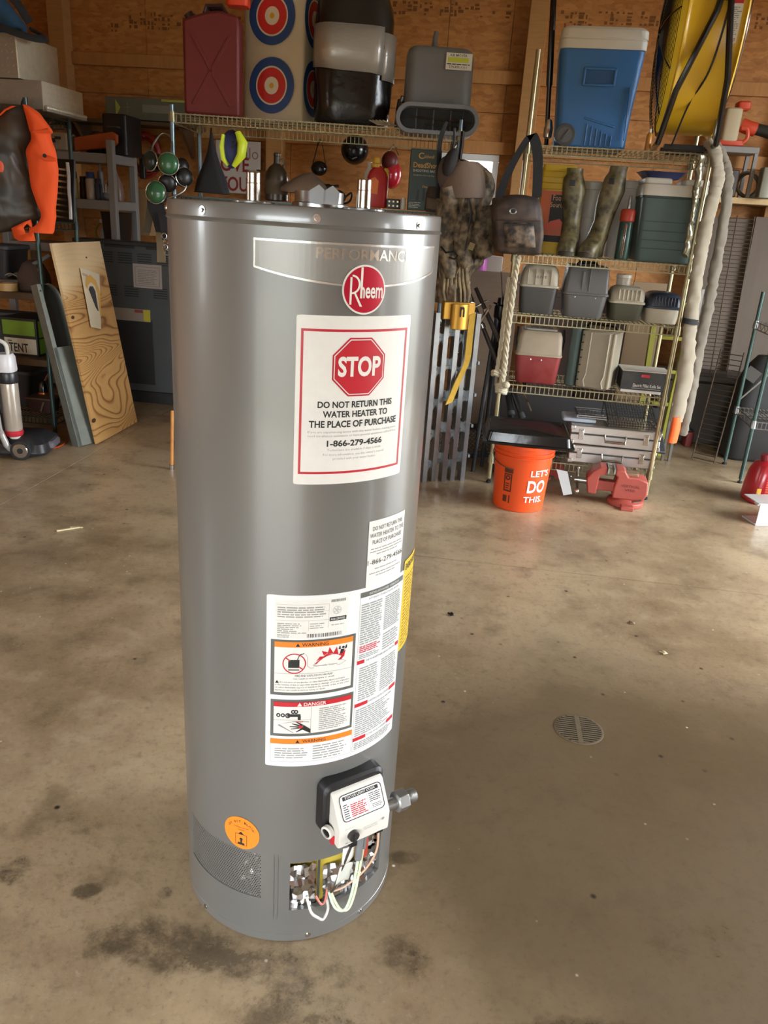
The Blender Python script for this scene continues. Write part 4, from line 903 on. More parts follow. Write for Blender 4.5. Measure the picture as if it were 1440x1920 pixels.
for i in range(4): MB().box((-.07 + i * .045, -.1415, .215), (.003, .012, .09), (.0, 0, 0)).build('lid_rib', C1, tb, .001)
MB().text('ELIVE', -.03, .208, .07, .014, front(-.1455), 0, 2).build('worn_lettering', C2, tb)
tb = tackle(1088, 'large dark grey tackle box with a black handle on top', .265, .32, .295, .13, C3, C3, .18, 'square')
MB().box((.012, -.151, .22), (.005, .008, .13)).box((-.025, -.151, .215), (.012, .006, .10)).build('lid_rib', C3, tb, .001)
MB().tube([(-.06, 0, .29), (-.05, 0, .31), (.05, 0, .31), (.06, 0, .29)], .009, 8).box((-.03, -.02, .296), (.05, .05, .014)).build('handle', BLACKG, tb, .002)
MB().cyl((-.06, -.152, .118), (-.06, -.155, .118), .004, n=8).cyl((.06, -.152, .118), (.06, -.155, .118), .004, n=8).build('rivet', CHROME, tb)
tb = tackle(1166, 'small olive and putty tackle box with a clear jar on top', .205, .26, .195, .10, C1, C4, .16)
for i in range(6): MB().box((-.055 + i * .024, -.120, .15), (.009, .014, .06), (-.12, 0, 0)).build('lid_rib', C1, tb, .003)
c = thing('clear_jar', 'small clear lidded jar standing on the olive tackle box', 'jar', rr(1168, Z3 + .196, .16), 0)
MB().lathe([(.038, 0), (.042, .004), (.042, .04), (.038, .045)], 20).build('jar_body', mat('frosted', (205, 200, 186), .2, alpha=.75), c); MB().lathe([(.043, .042), (.045, .044), (.045, .06), (.04, .064)], 20).build('jar_lid', mat('frosted_lid', (214, 208, 194), .3), c)
tb = tackle(1233, 'navy lidded putty tackle box, rightmost on the third shelf', .21, .26, .175, .085, C5, C1, .17)
for i in range(8): MB().box((-.055 + i * .018, -.121, .128), (.006, .012, .05), (-.1, 0, 0)).build('lid_rib', C5, tb, .002)
# ---------------- fourth shelf ----------------
Z4 = .659
c = thing('lunch_cooler', 'small red cooler with a beige swing lid on the fourth shelf', 'cooler', rr(1002, Z4, .17), RRA)
RED2 = mat('cooler_red', (138, 44, 46), .5, var=.35, var2=(168, 92, 84), scale=16, sharp=.3); TAN = mat('cooler_tan', (170, 156, 134), .55, var=.12, scale=14)
MB().rb((0, 0, 0), [(0, .235, .235, .03), (.01, .25, .25, .035), (.165, .275, .27, .03), (.17, .275, .27, .03)], 4).build('body', RED2, c, .002)
MB().rb((0, 0, .17), [(0, .285, .28, .03), (.012, .285, .28, .03), (.014, .278, .272, .03), (.12, .262, .26, .03), (.145, .24, .235, .03), (.15, .23, .225, .03)], 4).build('lid', TAN, c, .002)
MB().rbox((0, 0, .318), (.2, .16, .012), .02, .003).build('lid_panel', mat('lid_grey', (176, 172, 164), .3), c)
MB().box((-.04, -.02, .3325), (.05, .018, .004)).box((.03, -.035, .3325), (.08, .006, .003)).box((.03, -.005, .3325), (.08, .006, .003)).build('lid_slot', BLACK, c)
for x in (-.045, .02): MB().cyl((x, -.136, .15), (x, -.139, .15), .0035, n=8).build('rivet', CHROME, c)
for s_ in (-1, 1): MB().tube([(s_ * .138, -.03, .18), (s_ * .148, -.02, .26), (s_ * .14, 0, .325)], .008, 6).build('swing_handle', BLACK, c)
c = thing('tool_case', 'beige plastic tool case with dark green back standing on its end', 'case', rr(1106, Z4, .16), RRA - .32)
CB = mat('case_beige', (166, 158, 138), .5, var=.1, scale=14)
MB().rbox((.03, 0, 0), (.2, .26, .355), .03, .012).build('front_shell', CB, c); MB().rbox((-.105, 0, .0), (.065, .27, .37), .02, .008).build('back_shell', mat('case_green', (64, 82, 78), .4), c)
for y, x in ((-.134, -.01), (-.134, .10)): MB().tube([(x, y, .012), (x - .012, y - .003, .05), (x, y - .002, .09), (x, y - .002, .34)], .007, 6).build('case_rib', CB, c)
MB().rbox((.127, -.02, .01), (.02, .22, .335), .008, .004).build('edge_rim', CB, c)
for i in range(7): MB().box((-.055, -.131, .05 + i * .045), (.012, .006, .006)).build('hinge_slot', INK, c)
MB().tube([(-.07, 0, .36), (-.06, 0, .378), (.10, 0, .372), (.11, 0, .352)], .007, 8).build('handle', BLACKG, c)
c = thing('knife_box', 'black cardboard box printed Electric Fillet Knife Set with a worn pale top', 'box', rr(1201, Z4 + .02, .14), RRA)
kb = MB().box((0, 0, .055), (.275, .20, .11)).build('carton', mat('carton_black', (38, 36, 36), .55, var=.4, var2=(84, 82, 78), scale=10, sharp=.3), c, .002)
MB().box((0, 0, .113), (.283, .206, .006)).build('carton_top', mat('carton_pale', (196, 192, 180), .6, var=.2, scale=10), c, .002)
MB().text('Electric Fillet Knife Set', -.065, .018, .165, .020, front(-.1012), .005, 2).quad(-.07, .009, .1, .0105, front(-.1012)).build('white_lettering', WINK, c)
MB().rbox((0, -.103, .078), (.05, .003, .018), .001, .0005).build('red_mark', RINK, c)
c = thing('flat_box', 'flat white box lying under the black knife box', 'box', rr(1196, Z4, .14), RRA)
MB().box((0, 0, .009), (.24, .19, .018)).build('box_body', WHITEP, c, .002)
# ---------------- bottom shelf ----------------
Z5 = .189
ALC = mat('case_aluminium', (198, 196, 190), .34, .75, var=.25, var2=(168, 140, 124), scale=7)
def alcase(z, px, d, w, h, label):
    c = thing('aluminium_case', label, 'case', rr(px, z, d), RRA, 'stacked aluminium cases')
    MB().box((0, 0, h * .28), (w, .36, h * .54)).build('lower_shell', ALC, c, .006); MB().box((0, 0, h * .78), (w, .36, h * .42)).build('lid', ALC, c, .006)
    MB().box((0, -.001, h * .565), (w - .01, .364, .006)).build('seam', DKGREY, c)
    for x in (-w * .38, w * .34):
        MB().box((x, -.184, h * .56), (.032, .010, h * .55)).box((x, -.19, h * .62), (.022, .008, h * .28)).build('latch', CHROME, c, .002)
    MB().tube([(-.065, -.184, h * .62), (-.06, -.205, h * .3), (.06, -.205, h * .3), (.065, -.184, h * .62)], .008, 8).build('handle', CHROME, c)
    for x in (-w / 2 + .012, w / 2 - .012):
        for zz in (.012, h - .014): MB().box((x, -.182, zz), (.03, .006, .026)).build('corner_cap', CHROME, c, .003)
alcase(Z5, 1138, .20, .53, .115, 'scuffed aluminium briefcase, the lower of two under the mesh basket'); alcase(Z5 + .118, 1144, .21, .55, .12, 'aluminium briefcase with a rusty left latch, the upper of the two')
c = thing('foam_pad', 'pale blue flat pad lying on the upper aluminium case', 'pad', rr(1084, Z5 + .240, .2), RRA)
MB().rbox((0, 0, 0), (.21, .2, .022), .015, .006).build('pad_body', mat('pad_blue', (186, 196, 208), .6), c)
c = thing('mesh_basket', 'black wire mesh basket lying on the upper aluminium case', 'basket', rr(1178, Z5 + .24, .2), RRA + .05)
k = MB()
for i in range(19): x = -.15 + .3 * i / 18; k.box((x, -.13, .035), (.003, .003, .07)); k.box((x, 0, .12 - .05), (.003, .31, .003), (R_(20), 0, 0))
for j in range(5): k.box((0, -.13, .003 + j * .0165), (.3, .003, .003))
for j in range(12): k.box((0, -.145 + .29 * j / 11, .018 + .105 * j / 11), (.3, .003, .003))
for x in (-.15, .15): k.box((x, 0, .07), (.008, .30, .008), (R_(20), 0, 0)).box((x, -.13, .035), (.007, .007, .07)).box((x, .14, .06), (.007, .007, .12)).box((x, 0, .003), (.006, .28, .006))
k.build('wire_mesh', mat('black_wire', (58, 56, 52), .35, .4), c, kind='stuff')
c = thing('steel_grate', 'bundle of thin steel oven racks beside the mesh basket', 'grate', rr(1112, Z5 + .263, .25), RRA)
k = MB()
for i in range(12): k.box((-.1 + .26 * i / 11 * .9, 0, .008), (.003, .24, .003))
for y in (-.12, 0, .12): k.box((.02, y, .005), (.26, .005, .005))
for y in (-.12, .12): k.box((.02, y, .018), (.26, .005, .005))
for x in (-.11, .15): k.box((x, 0, .012), (.005, .24, .016))
k.build('grate_wires', STEEL, c, kind='stuff')
# ================= on the floor round the right rack =================
bl_ = floor_pt = lambda px, py: (lambda d: Vector((d.x * (-HC / d.z), d.y * (-HC / d.z), 0)))(Fv * F_PX + Rv * (px - 720) - Uv * (py - 960))
b = thing('plastic_bucket', 'orange plastic bucket with white lettering standing before the brassy rack', 'bucket', Vector((.80, 4.41, 0)), 0)
ORB = mat('bucket_orange', (232, 84, 30), .42, var=.06, scale=6); BR0, BR1, BH = .148, .172, .40
MB().lathe([(.0, .006), (BR0 - .004, .0), (BR0, .004), (BR1 - .004, BH - .075), (BR1 + .006, BH - .073), (BR1 + .006, BH - .067), (BR1 - .002, BH - .065), (BR1, BH - .05), (BR1 + .006, BH - .048), (BR1 + .006, BH - .042), (BR1, BH - .04), (BR1 + .001, BH - .018), (BR1 + .007, BH - .016), (BR1 + .007, BH), (BR1 - .004, BH), (BR1 - .006, BH - .08), (BR0 - .006, .02), (0, .02)], 56, caps=False).build('body', ORB, b)
A0b = math.atan2(-4.41, -.80)
def bm_(off): return lambda u, z: ((BR0 + (BR1 - .004 - BR0) * z / (BH - .075) + off) * cos(A0b + u / .16), (BR0 + (BR1 - .004 - BR0) * z / (BH - .075) + off) * sin(A0b + u / .16), z)
k = MB().text("LET'S", .055, .225, .125, .040, bm_(.0028), .02, 3).text('DO', .045, .125, .12, .078, bm_(.0028), .03, 3).text('THIS.', .030, .065, .13, .038, bm_(.0028), .02, 3); k.build('lettering', WINK, b)
k = MB(); f_ = bm_(.0028); k.quad(-.098, .235, -.045, .265, f_, 4).frame(-.098, .12, -.048, .23, .008, f_, 2); k.ring((-.073, .205), .006, .016, f_, 12); k.bars(-.085, .125, -.06, .18, 4, f_, 3); k.quad(-.098, .055, -.072, .095, f_, 2).quad(-.06, .05, -.052, .1, f_); k.build('warning_print', mat('print_brown', (92, 40, 22), .5), b)
MB().tube([tuple(bm_(.012)(-.30 + .26 * i / 12, .335 - .07 * sin(PI * i / 12 * .5))) for i in range(13)], .0028, 6).build('wire_handle', STEEL, b)
t = thing('plastic_tray', 'glossy black plastic tray turned over on the orange bucket', 'tray', Vector((.805, 4.43, BH + .010)), -.06, None, (R_(2.5), R_(1), -.07))
k = MB().loft([[(x, y, .0) for x, y in rrect(.515, .375, .02)], [(x, y, .012) for x, y in rrect(.52, .38, .02)], [(x, y, .014) for x, y in rrect(.485, .345, .03)], [(x, y, .062) for x, y in rrect(.465, .325, .03)], [(x, y, .068) for x, y in rrect(.45, .31, .03)], [(x, y, .060) for x, y in rrect(.43, .29, .03)]])
k.build('tray_body', mat('tray_black', (30, 29, 29), .2, var=.3, scale=10, bump=.3, bscale=7), t)
VR = mat('vise_red', (172, 82, 70), .5, var=.35, var2=(130, 52, 46), scale=14)
def vise(loc, rz, label, s=1.):
    v = thing('bench_vise', label, 'vise', loc, rz, 'bench vises'); v.scale = (s, s, s)
    MB().lathe([(.085, 0), (.088, .004), (.088, .022), (.07, .03), (.062, .038)], 24, (.06, 0, 0)).box((.06, -.09, .011), (.06, .06, .022)).box((.06, .09, .011), (.06, .06, .022)).build('swivel_base', VR, v, .004)
    MB().prism([(-.01, .036), (.135, .036), (.15, .07), (.145, .135), (.10, .15), (.05, .15), (.03, .18), (-.012, .182), (-.014, .155), (.0, .145), (-.01, .09)], -.055, .055).build('rear_body', VR, v, .006)
    MB().box((.06, 0, .157), (.075, .06, .016)).build('anvil', mat('worn_iron', (150, 120, 92), .5, .5), v, .003)
    MB().prism([(-.13, .045), (-.09, .045), (-.085, .14), (-.055, .15), (-.05, .182), (-.085, .184), (-.12, .16), (-.145, .12)], -.05, .05).build('front_jaw', VR, v, .006)
    MB().box((-.05, 0, .085), (.16, .05, .05)).build('slide', VR, v, .004)
    for x in (-.018, -.047): MB().box((x, 0, .172), (.008, .11, .026)).build('jaw_plate', STEEL, v)
    MB().cyl((-.13, 0, .095), (-.2, 0, .095), .016, n=14).build('screw_head', STEEL, v)
    MB().cyl((-.185, -.08, .06), (-.185, .08, .13), .0075, n=10).ell((-.185, -.08, .06), (.012, .012, .012)).ell((-.185, .08, .13), (.012, .012, .012)).build('handle_bar', CHROME, v)
    MB().cyl((.08, -.09, .04), (.12, -.10, .055), .006, n=8).build('lock_lever', CHROME, v)
    MB().text('VERTICAL', .02, .10, .09, .014, front(-.0565), .01, 2).text('VISE', .04, .08, .05, .013, front(-.0565), .01, 2).build('raised_lettering', mat('vise_dark', (110, 48, 42), .5), v)
    return v
vise(Vector((1.415, 4.57, 0)), -.18, 'reddish cast iron bench vise on the floor, jaws toward the bucket', 1.25)
vise(Vector((1.07, 4.94, 0)), 2.5, 'smaller red bench vise in the shade under the shelf behind the orange bucket', .74)
MB_ = MB().prism([(-.03, 0), (.045, 0), (.03, .2), (-.06, .235)], -.003, .003)
t = thing('metal_plate', 'bright bent steel plate leaning between the two vises', 'plate', Vector((1.14, 4.62, .01)), -.1, None, (R_(-14), R_(-14), -.1)); t.scale = (.72, .72, .72); MB_.build('plate_sheet', mat('plate_steel', (150, 150, 148), .4, .8), t)
# folded aluminium loading ramp
t = thing('folding_ramp', 'folded ribbed aluminium loading ramp standing upright with a yellow strap', 'ramp', floor_pt(832, 903) + Vector((0, .0, 0)), .34)
RAL = mat('ramp_aluminium', (168, 172, 174), .28, .9, var=.2, scale=18); H_ = 1.06
for i in range(5):
    k = MB(); x = -.135 + i * .066; y = .012 * (i % 2)
    k.box((x, y, H_ / 2), (.030, .004, H_)).box((x - .013, y + .028, H_ / 2), (.004, .055, H_)).box((x + .013, y + .028, H_ / 2), (.004, .055, H_))
    k.build('rail', RAL, t, .001)
for i in range(4):
    for j, z in enumerate((.10, .30, .50, .70, .90)): MB().box((-.102 + i * .066, .045, z + .03 * (i % 2)), (.036, .016, .022), (0, 0, .0)).box((-.102 + i * .066, .045, z + .05 * (i % 2)), (.04, .003, .07), (0, .5, 0)).build('rung', RAL, t, .001)
for i in range(4):
    MB().box((.150 + .014 * i, .05 + i * .10, H_ / 2 - .0), (.010, .036, H_ * .97)).build('side_rail', RAL, t, .001)
for z in (.16, .36, .56, .76): MB().box((.17, .2, z), (.014, .36, .02)).build('side_rung', RAL, t, .001)
MB().tube([(.15, .03, 1.0), (.18, -.0, 1.08), (.2, .0, 1.11)], .009, 6).build('latch_arm', CHROME, t)
for i in range(4): MB().cyl((-.10 + .066 * i, -.004, H_ + .002), (-.10 + .066 * i, .01, H_ + .002), .008, n=10).build('rivet', CHROME, t)
ADH = mat('ramp_brass', (196, 148, 58), .35, .6, var=.15, scale=14)
k = MB().box((-.01, .005, 1.075), (.20, .05, .10)); k.loft([[(-.01 + .055 * cos(PI * i / 12), -.03 - .03 * sin(PI * i / 12), z) for i in range(13)] for z in (.97, 1.12)], caps=True)
k.build('hook_plate', ADH, t, .004)
MB().text('n', -.025, 1.045, .03, .06, front(-.062), .02, 2).build('plate_slot', DARK, t)
STR = mat('strap_yellow', (206, 164, 50), .7, var=.2, scale=30)
k = MB(); P = curve([(.075, -.02, 1.06), (.072, -.022, .92), (.066, -.026, .78), (.02, -.03, .66), (-.03, -.032, .52)], 6)
k.loft([[p + Vector((-.02 - .004 * i / len(P), 0, -.008)), p + Vector((.02 + .004 * i / len(P), 0, .008)), p + Vector((.02, -.003, .008)), p + Vector((-.02, -.003, -.008))] for i, p in enumerate(P)]); k.build('strap', STR, t)
# camouflage jacket hung on the middle rack's right post
k = MB(); rd = random.Random(2)
jt = thing('camo_jacket', 'camouflage hooded jacket hanging from the rack corner in front of the window', 'jacket', pt(868, 570, 4.86), 0)
J0 = pt(868, 570, 4.86)
prof_ = [(296, 846, 22), (308, 864, 66), (322, 872, 88), (345, 875, 92), (380, 868, 92), (410, 864, 96), (440, 863, 98), (465, 864, 92), (490, 858, 84), (515, 850, 62), (540, 850, 62), (568, 850, 66)]
rings = []
for i, (y, x, w) in enumerate(prof_):
    p = pt(x, y, 4.86) - J0; hw = w * mp(4.86, p.z + J0.z) / 2; ring = []
    for q in range(64):
        a = 2 * PI * q / 64; rad = 1 + .10 * sin(q * 2.1 + i * .7) + .07 * sin(q * 4.7 + i * 1.9)
        ring.append(p + Vector((hw * cos(a) * (1 + .04 * sin(q * 3 + i)), .10 * rad * sin(a), 0)))
    rings.append(ring)
k.soft(rings, 5, amp=.019, sc=13, stretch=(1, 1, .5)).build('jacket_body', CAMO, jt, ang=80)
SHO = mat('shoulder_cloth', (112, 94, 80), .75, bump=.3, bscale=30)
k = MB(); k.soft([[pt(868 + x * w, y, 4.86) - J0 + Vector((0, -.115 * math.sqrt(max(0, 1 - x * x)) - .012, 0)) for x in [-1 + 2 * i / 16 for i in range(17)]] + [pt(868 + x * w, y, 4.86) - J0 + Vector((0, -.10 * math.sqrt(max(0, 1 - x * x)), 0)) for x in [1 - 2 * i / 16 for i in range(17)]] for y, w in ((305, 30), (316, 42), (335, 46), (358, 47), (372, 46))], 3); k.build('shoulder_yoke', SHO, jt, ang=70)
MB().tube([pt(x, y, 4.735) - J0 for x, y in ((880, 372), (884, 400), (878, 430), (872, 470))], .006, 6).build('zip_line', INK, jt)
for px_, y0, y1, w in ((842, 350, 520, 24), (908, 390, 482, 26), (872, 410, 500, 22)):
    P = [pt(px_ + 6 * sin(i * 1.3), y0 + (y1 - y0) * i / 6, 4.78) - J0 for i in range(7)]
    MB().tube(P, [w * .0030 * (.6 + .4 * sin(PI * (i + .8) / 7.6)) for i in range(7)], 12, flat=.7).build('sleeve_fold', CAMO, jt, ang=80)
MB().ell(pt(843, 326, 4.82) - J0, (.085, .06, .10), 18, 12).build('hood', mat('hood_grey', (84, 72, 66), .8, bump=.3, bscale=30), jt, ang=80)
MB().box(tuple(pt(884, 462, 4.71) - J0), (.032, .006, .04), (0, .3, 0)).build('cloth_tag', mat('olive_tag', (136, 124, 88), .8), jt)
MB().tube([pt(x, y, 4.72) - J0 for x, y in ((826, 462), (836, 474), (850, 472), (858, 480), (852, 486), (842, 482))], .006, 6).build('buckle', BLACKG, jt)
for i in range(7): 
    MB().tube([pt(x, y, 4.76) - J0 for x, y in ((838 + i * 6, 500), (834 + i * 7, 525), (832 + i * 8, 548), (836 + i * 7, 568))], [.012, .016, .014, .007], 8, flat=.6).build('cord_fringe', mat('straw_cloth', (160, 142, 108), .8, var=.8, var2=(70, 58, 42), scale=22), jt, ang=70)
MB().tube([pt(x, y, 4.84) - J0 for x, y in ((846, 296), (852, 262), (852, 240))], .008, 6).build('hanging_loop', BLACK, jt)
# black bow sling strap over the corner
s_ = thing('sling_strap', 'black padded strap hanging over the corner of the middle rack', 'strap', pt(845, 300, 4.84), 0); S0 = pt(845, 300, 4.84)
P = curve([pt(x, y, 4.80) - S0 for x, y in ((838, 228), (829, 250), (824, 275), (822, 330), (820, 372))], 5); MB().tube(P, [.008 + .010 * (1 if i > 3 else .5) for i in range(len(P))], 8, flat=.35).build('webbing', WEBB, s_)
MB().ell(pt(844, 304, 4.74) - S0, (.038, .04, .075), 16, 10, (0, .3, 0)).build('pad', mat('strap_pad', (38, 33, 34), .8, bump=.3, bscale=60), s_)
MB().tube([pt(x, y, 4.77) - S0 for x, y in ((868, 246), (866, 270), (862, 300), (856, 320))], .011, 8).build('hook', BLACKG, s_)
# camouflage shoulder bag with a black strap, hung on the right rack's front post
g_ = thing('camo_bag', 'camouflage shoulder bag hanging by its black strap from the rack post', 'bag', pt(966, 470, 4.72), 0); G0 = pt(966, 470, 4.72)
rings = []
for y, x, w, dd in ((476, 972, 62, .06), (471, 971, 80, .085), (445, 970, 86, .10), (420, 970, 88, .10), (395, 968, 86, .095), (380, 966, 82, .085), (374, 965, 76, .07)):
    p = pt(x, y, 4.66) - G0; hw = w * mp(4.66, 1.4) / 2; rings.append([p + Vector((a, b, .006 * sin(a * 40 + b * 30))) for a, b in rrect(hw * 2, dd * 2, .028, 5)])
MB().soft(rings, 4, amp=.006, sc=14).build('bag_body', CAMOD, g_, ang=70)
k = MB().grid(lambda a, b: pt(944 + a * 56 + 4 * b, 418 + b * 46, 4.548 - .018 * min(1, 4 * a, 4 - 4 * a) * min(1, 4 * b, 4 - 4 * b)) - G0, 8, 8); k.build('front_pocket', mat('pocket_camo', (116, 98, 78), .65, var=1., var2=(38, 31, 29), scale=26, sharp=.6, bump=.3, bscale=20), g_, ang=70, solid=.008)
MB().tube([pt(962 + 6 * cos(a * PI / 6), 396 + 5 * sin(a * PI / 6), 4.525) - G0 for a in range(12)], .004, 6, closed=True).build('ring_clip', STEEL, g_)
for P in ([(936, 372), (944, 345), (962, 305), (988, 262), (996, 252)], [(1006, 372), (1008, 330), (1008, 290), (1002, 262), (996, 252)]):
    q = curve([pt(x, y, 4.74) - G0 for x, y in P], 5); k = MB(); k.loft([[p + Vector((-.026, 0, -.01)), p + Vector((.026, 0, .01)), p + Vector((.026, -.008, .01)), p + Vector((-.026, -.008, -.01))] for p in q]); k.build('shoulder_strap', WEBB, g_)
fl2 = MB().grid(lambda a, b: pt(927 + a * 84, 374 + b * 40 - 8 * sin(PI * a) * (1 - b), 4.60 - .06 * min(1, 3 * b) + .02 * (abs(2 * a - 1)) ** 3) - G0, 10, 6); fl2.build('top_flap', mat('flap_dark', (52, 42, 40), .7, var=.5, var2=(92, 74, 60), scale=18, sharp=.5), g_, ang=70, solid=.01)
MB().tube([pt(x, y, 4.535) - G0 for x, y in ((945, 420), (1000, 422))], .004, 6).build('pocket_zip', INK, g_)
# white rope tied round the left front post of the right rack
rp = thing('rope', 'white braided rope tied along the left post of the brassy rack', 'rope', pt(944, 690, 4.72), 0); R0 = pt(944, 690, 4.72)
ROPE = mat('rope_white', (206, 196, 170), .8, bump=.6, bscale=70, var=.15, scale=30)
def braid(P, r, n=3):
    q = curve([pt(x, y, Y) - R0 for x, y, Y in P], 14); k = MB()
    for s in range(n):
        k.tube([p + Vector((cos(i * .55 + s * 2 * PI / n) * r * .55, sin(i * .55 + s * 2 * PI / n) * r * .55, 0)) for i, p in enumerate(q)], r * .58, 6)
    return k
braid([(973, 480, 4.70), (966, 520, 4.70), (958, 580, 4.69), (951, 640, 4.68), (946, 690, 4.68), (941, 722, 4.68)], .0155).build('rope_strand', ROPE, rp)
braid([(955, 520, 4.72), (948, 570, 4.72), (940, 640, 4.71), (932, 695, 4.70)], .013).build('rope_strand', ROPE, rp)
k = MB()
for i in range(4): k.tube([pt(940, 722 + i * 4, 4.70) - R0 + Vector((.028 * cos(a * PI / 6), .028 * sin(a * PI / 6), .006 * sin(a))) for a in range(12)], .012, 8, closed=True)
k.ell(pt(949, 722, 4.66) - R0, (.024, .02, .022)); k.build('knot', ROPE, rp)
k = MB()
for i in range(2): k.tube([pt(930, 697 + i * 5, 4.71) - R0 + Vector((.022 * cos(a * PI / 6), .022 * sin(a * PI / 6), .006 * sin(a))) for a in range(12)], .011, 8, closed=True)
k.build('knot', ROPE, rp)
# black expanded-metal ramp panel lying behind the rack, plus rods in front of it
t = thing('expanded_ramp', 'black framed expanded metal ramp lying on the floor behind the orange bucket', 'ramp', Vector((1.03, 5.47, .14)), -.05, None, (R_(6), R_(-7), -.05))
k = MB(); w, d = 1.35, .55
for y in (-d / 2, d / 2): k.box((0, y, 0), (w, .03, .04))
for x in (-w / 2, w / 2, 0): k.box((x, 0, 0), (.03, d, .04))
k.build('panel_frame', mat('painted_black_steel', (44, 44, 46), .35, .3), t, .003)
k = MB(); n = 46
for i in range(n):
    x = -w / 2 + w * i / n
    k.box((x, 0, .006), (.004, d * 1.06, .004), (0, 0, .35)); k.box((x, 0, .006), (.004, d * 1.06, .004), (0, 0, -.35))
k.v = [p for p in k.v]; k.build('expanded_mesh', mat('mesh_steel', (86, 86, 88), .3, .7), t, kind='stuff')
t = thing('dark_sheet', 'dark flat sheet leaning behind the rack above the expanded metal ramp', 'sheet', Vector((1.3, 5.36, .33)), 0, None, (R_(24), R_(3), -.10))
MB().box((0, 0, 0), (1.2, .5, .02)).build('sheet', mat('sheet_dark', (52, 54, 56), .5), t, .004)
for (a, b, r, nm, lb, m) in (((953, 742), (962, 800), .020, 'black_rod', 'thick black rod standing behind the bucket tray', BLACK), ((962, 735), (990, 812), .018, 'cane_rod', 'black rod with a pale joint leaning behind the bucket tray', BLACK), ((978, 728), (996, 770), .006, 'thin_rod', 'thin brass rod leaning under the fourth shelf', BRASS)):
    A, B = pt(a[0], a[1], 5.0), pt(b[0], b[1], 4.86); t = thing(nm, lb, 'rod', B, 0)
    MB().tube([(0, 0, 0), (A - B) * .4, (A - B)], [r * .8, r, r], 10).build('shaft', m, t)
    MB().cyl((A - B) * .35, (A - B) * .48, r * 1.25, n=12).build('joint', DKGREY if nm != 'thin_rod' else STEEL, t)
# long guns cased upright between the ramp and the rack
for i, (x0, y0, x1, y1, lb) in enumerate(((878, 545, 940, 700, 'slim dark brown leaning stick beside the folded ramp'), (892, 540, 936, 640, 'black leaning rod with a metal ring'))):
    A, B = pt(x0, y0, 5.05), pt(x1, y1, 4.95); t = thing('leaning_rod', lb, 'rod', B, 0)
    MB().tube([(0, 0, 0), (A - B) * .5, A - B], [.016, .014, .012], 10).build('shaft', mat('dark_walnut', (58, 48, 44), .45), t); MB().cyl((A - B) * .55, (A - B) * .6, .019, n=12).build('ring', CHROME, t)
t = thing('tripod_stand', 'black folded tripod standing behind the rope', 'tripod', Vector((.655, 5.07, 0)), 0)
for i, (x, y) in enumerate(((-.05, -.04), (.05, -.03), (.0, .05))): MB().tube([(x * 1.5, y * 1.5, 0), (x, y, .5), (x * .4, y * .4, 1.02)], [.012, .017, .015], 8).build('leg', BLACK, t)
MB().lathe([(.03, 1.0), (.042, 1.02), (.042, 1.09), (.03, 1.1), (.025, 1.14)], 16).build('head', BLACKG, t); MB().tube([(-.03, 0, 1.1), (-.10, -.05, 1.12), (-.2, -.06, 1.06)], .006, 6).build('pan_arm', CHROME, t)
MB().tube([(.0, -.03, 1.13), (-.03, -.03, 1.3), (.05, -.03, 1.36), (.0, -.03, 1.14)], .003, 5).build('wire_loop', STEEL, t)
t = thing('board_sheet', 'brown sheet of board standing behind the tripod', 'board', pt(905, 745, 5.9).xy.to_3d(), -.06); hb = 1.25
MB().box((0, 0, hb / 2), (.36, .018, hb)).build('board', mat('brown_board', (112, 92, 74), .7, var=.2, scale=5, stretch=(1, 1, 6)), t, .002)
t = thing('oil_radiator', 'dark finned radiator on the floor by the brown board', 'radiator', pt(890, 790, 6.0).xy.to_3d(), .0)
for i in range(4): MB().rbox((-.09 + .06 * i, 0, .09), (.03, .14, .5), .014, .012).build('fin', mat('radiator_grey', (72, 72, 70), .4, .2), t)
MB().rbox((0, 0, 0), (.26, .18, .085), .03, .01).build('base', BLACK, t)
MB().rbox((.135, 0, .09), (.03, .15, .5), .01, .01).build('control_end', BLACK, t)
t = thing('spray_can', 'magenta can on a shelf behind the hanging camouflage jacket', 'can', pt(899, 530, 6.2), 0); MB().lathe([(.04, 0), (.042, .004), (.042, .17), (.03, .185), (.022, .19)], 20).build('body', mat('can_magenta', (168, 84, 156), .3), t); MB().lathe([(.022, .19), (.022, .205), (.016, .208)], 14).build('cap', WHITEP, t)
t = thing('pale_box', 'pale box beside the magenta can', 'box', pt(922, 531, 6.25), -.1); MB().rbox((0, 0, 0), (.13, .12, .2), .008, .004).build('carton', mat('pale_carton', (150, 138, 128), .6), t)
t = thing('black_mug', 'small black dish before the pale box', 'dish', pt(926, 531, 6.1), 0); MB().lathe([(.05, 0), (.065, .02), (.068, .045), (.06, .045), (.05, .01)], 20).build('bowl', BLACK, t)
t = thing('wall_shelf', 'grey board shelf below the window holding the magenta can', 'shelf', pt(905, 532, 6.2) - Vector((0, 0, .03)), -.1); MB().box((.05, .05, .01), (.5, .42, .03)).build('board', GREYP, t, .003)
for x in (-.15, .25): MB().box((x, .05, -.5), (.04, .36, 1.0)).build('support', GREYP, t, .003)
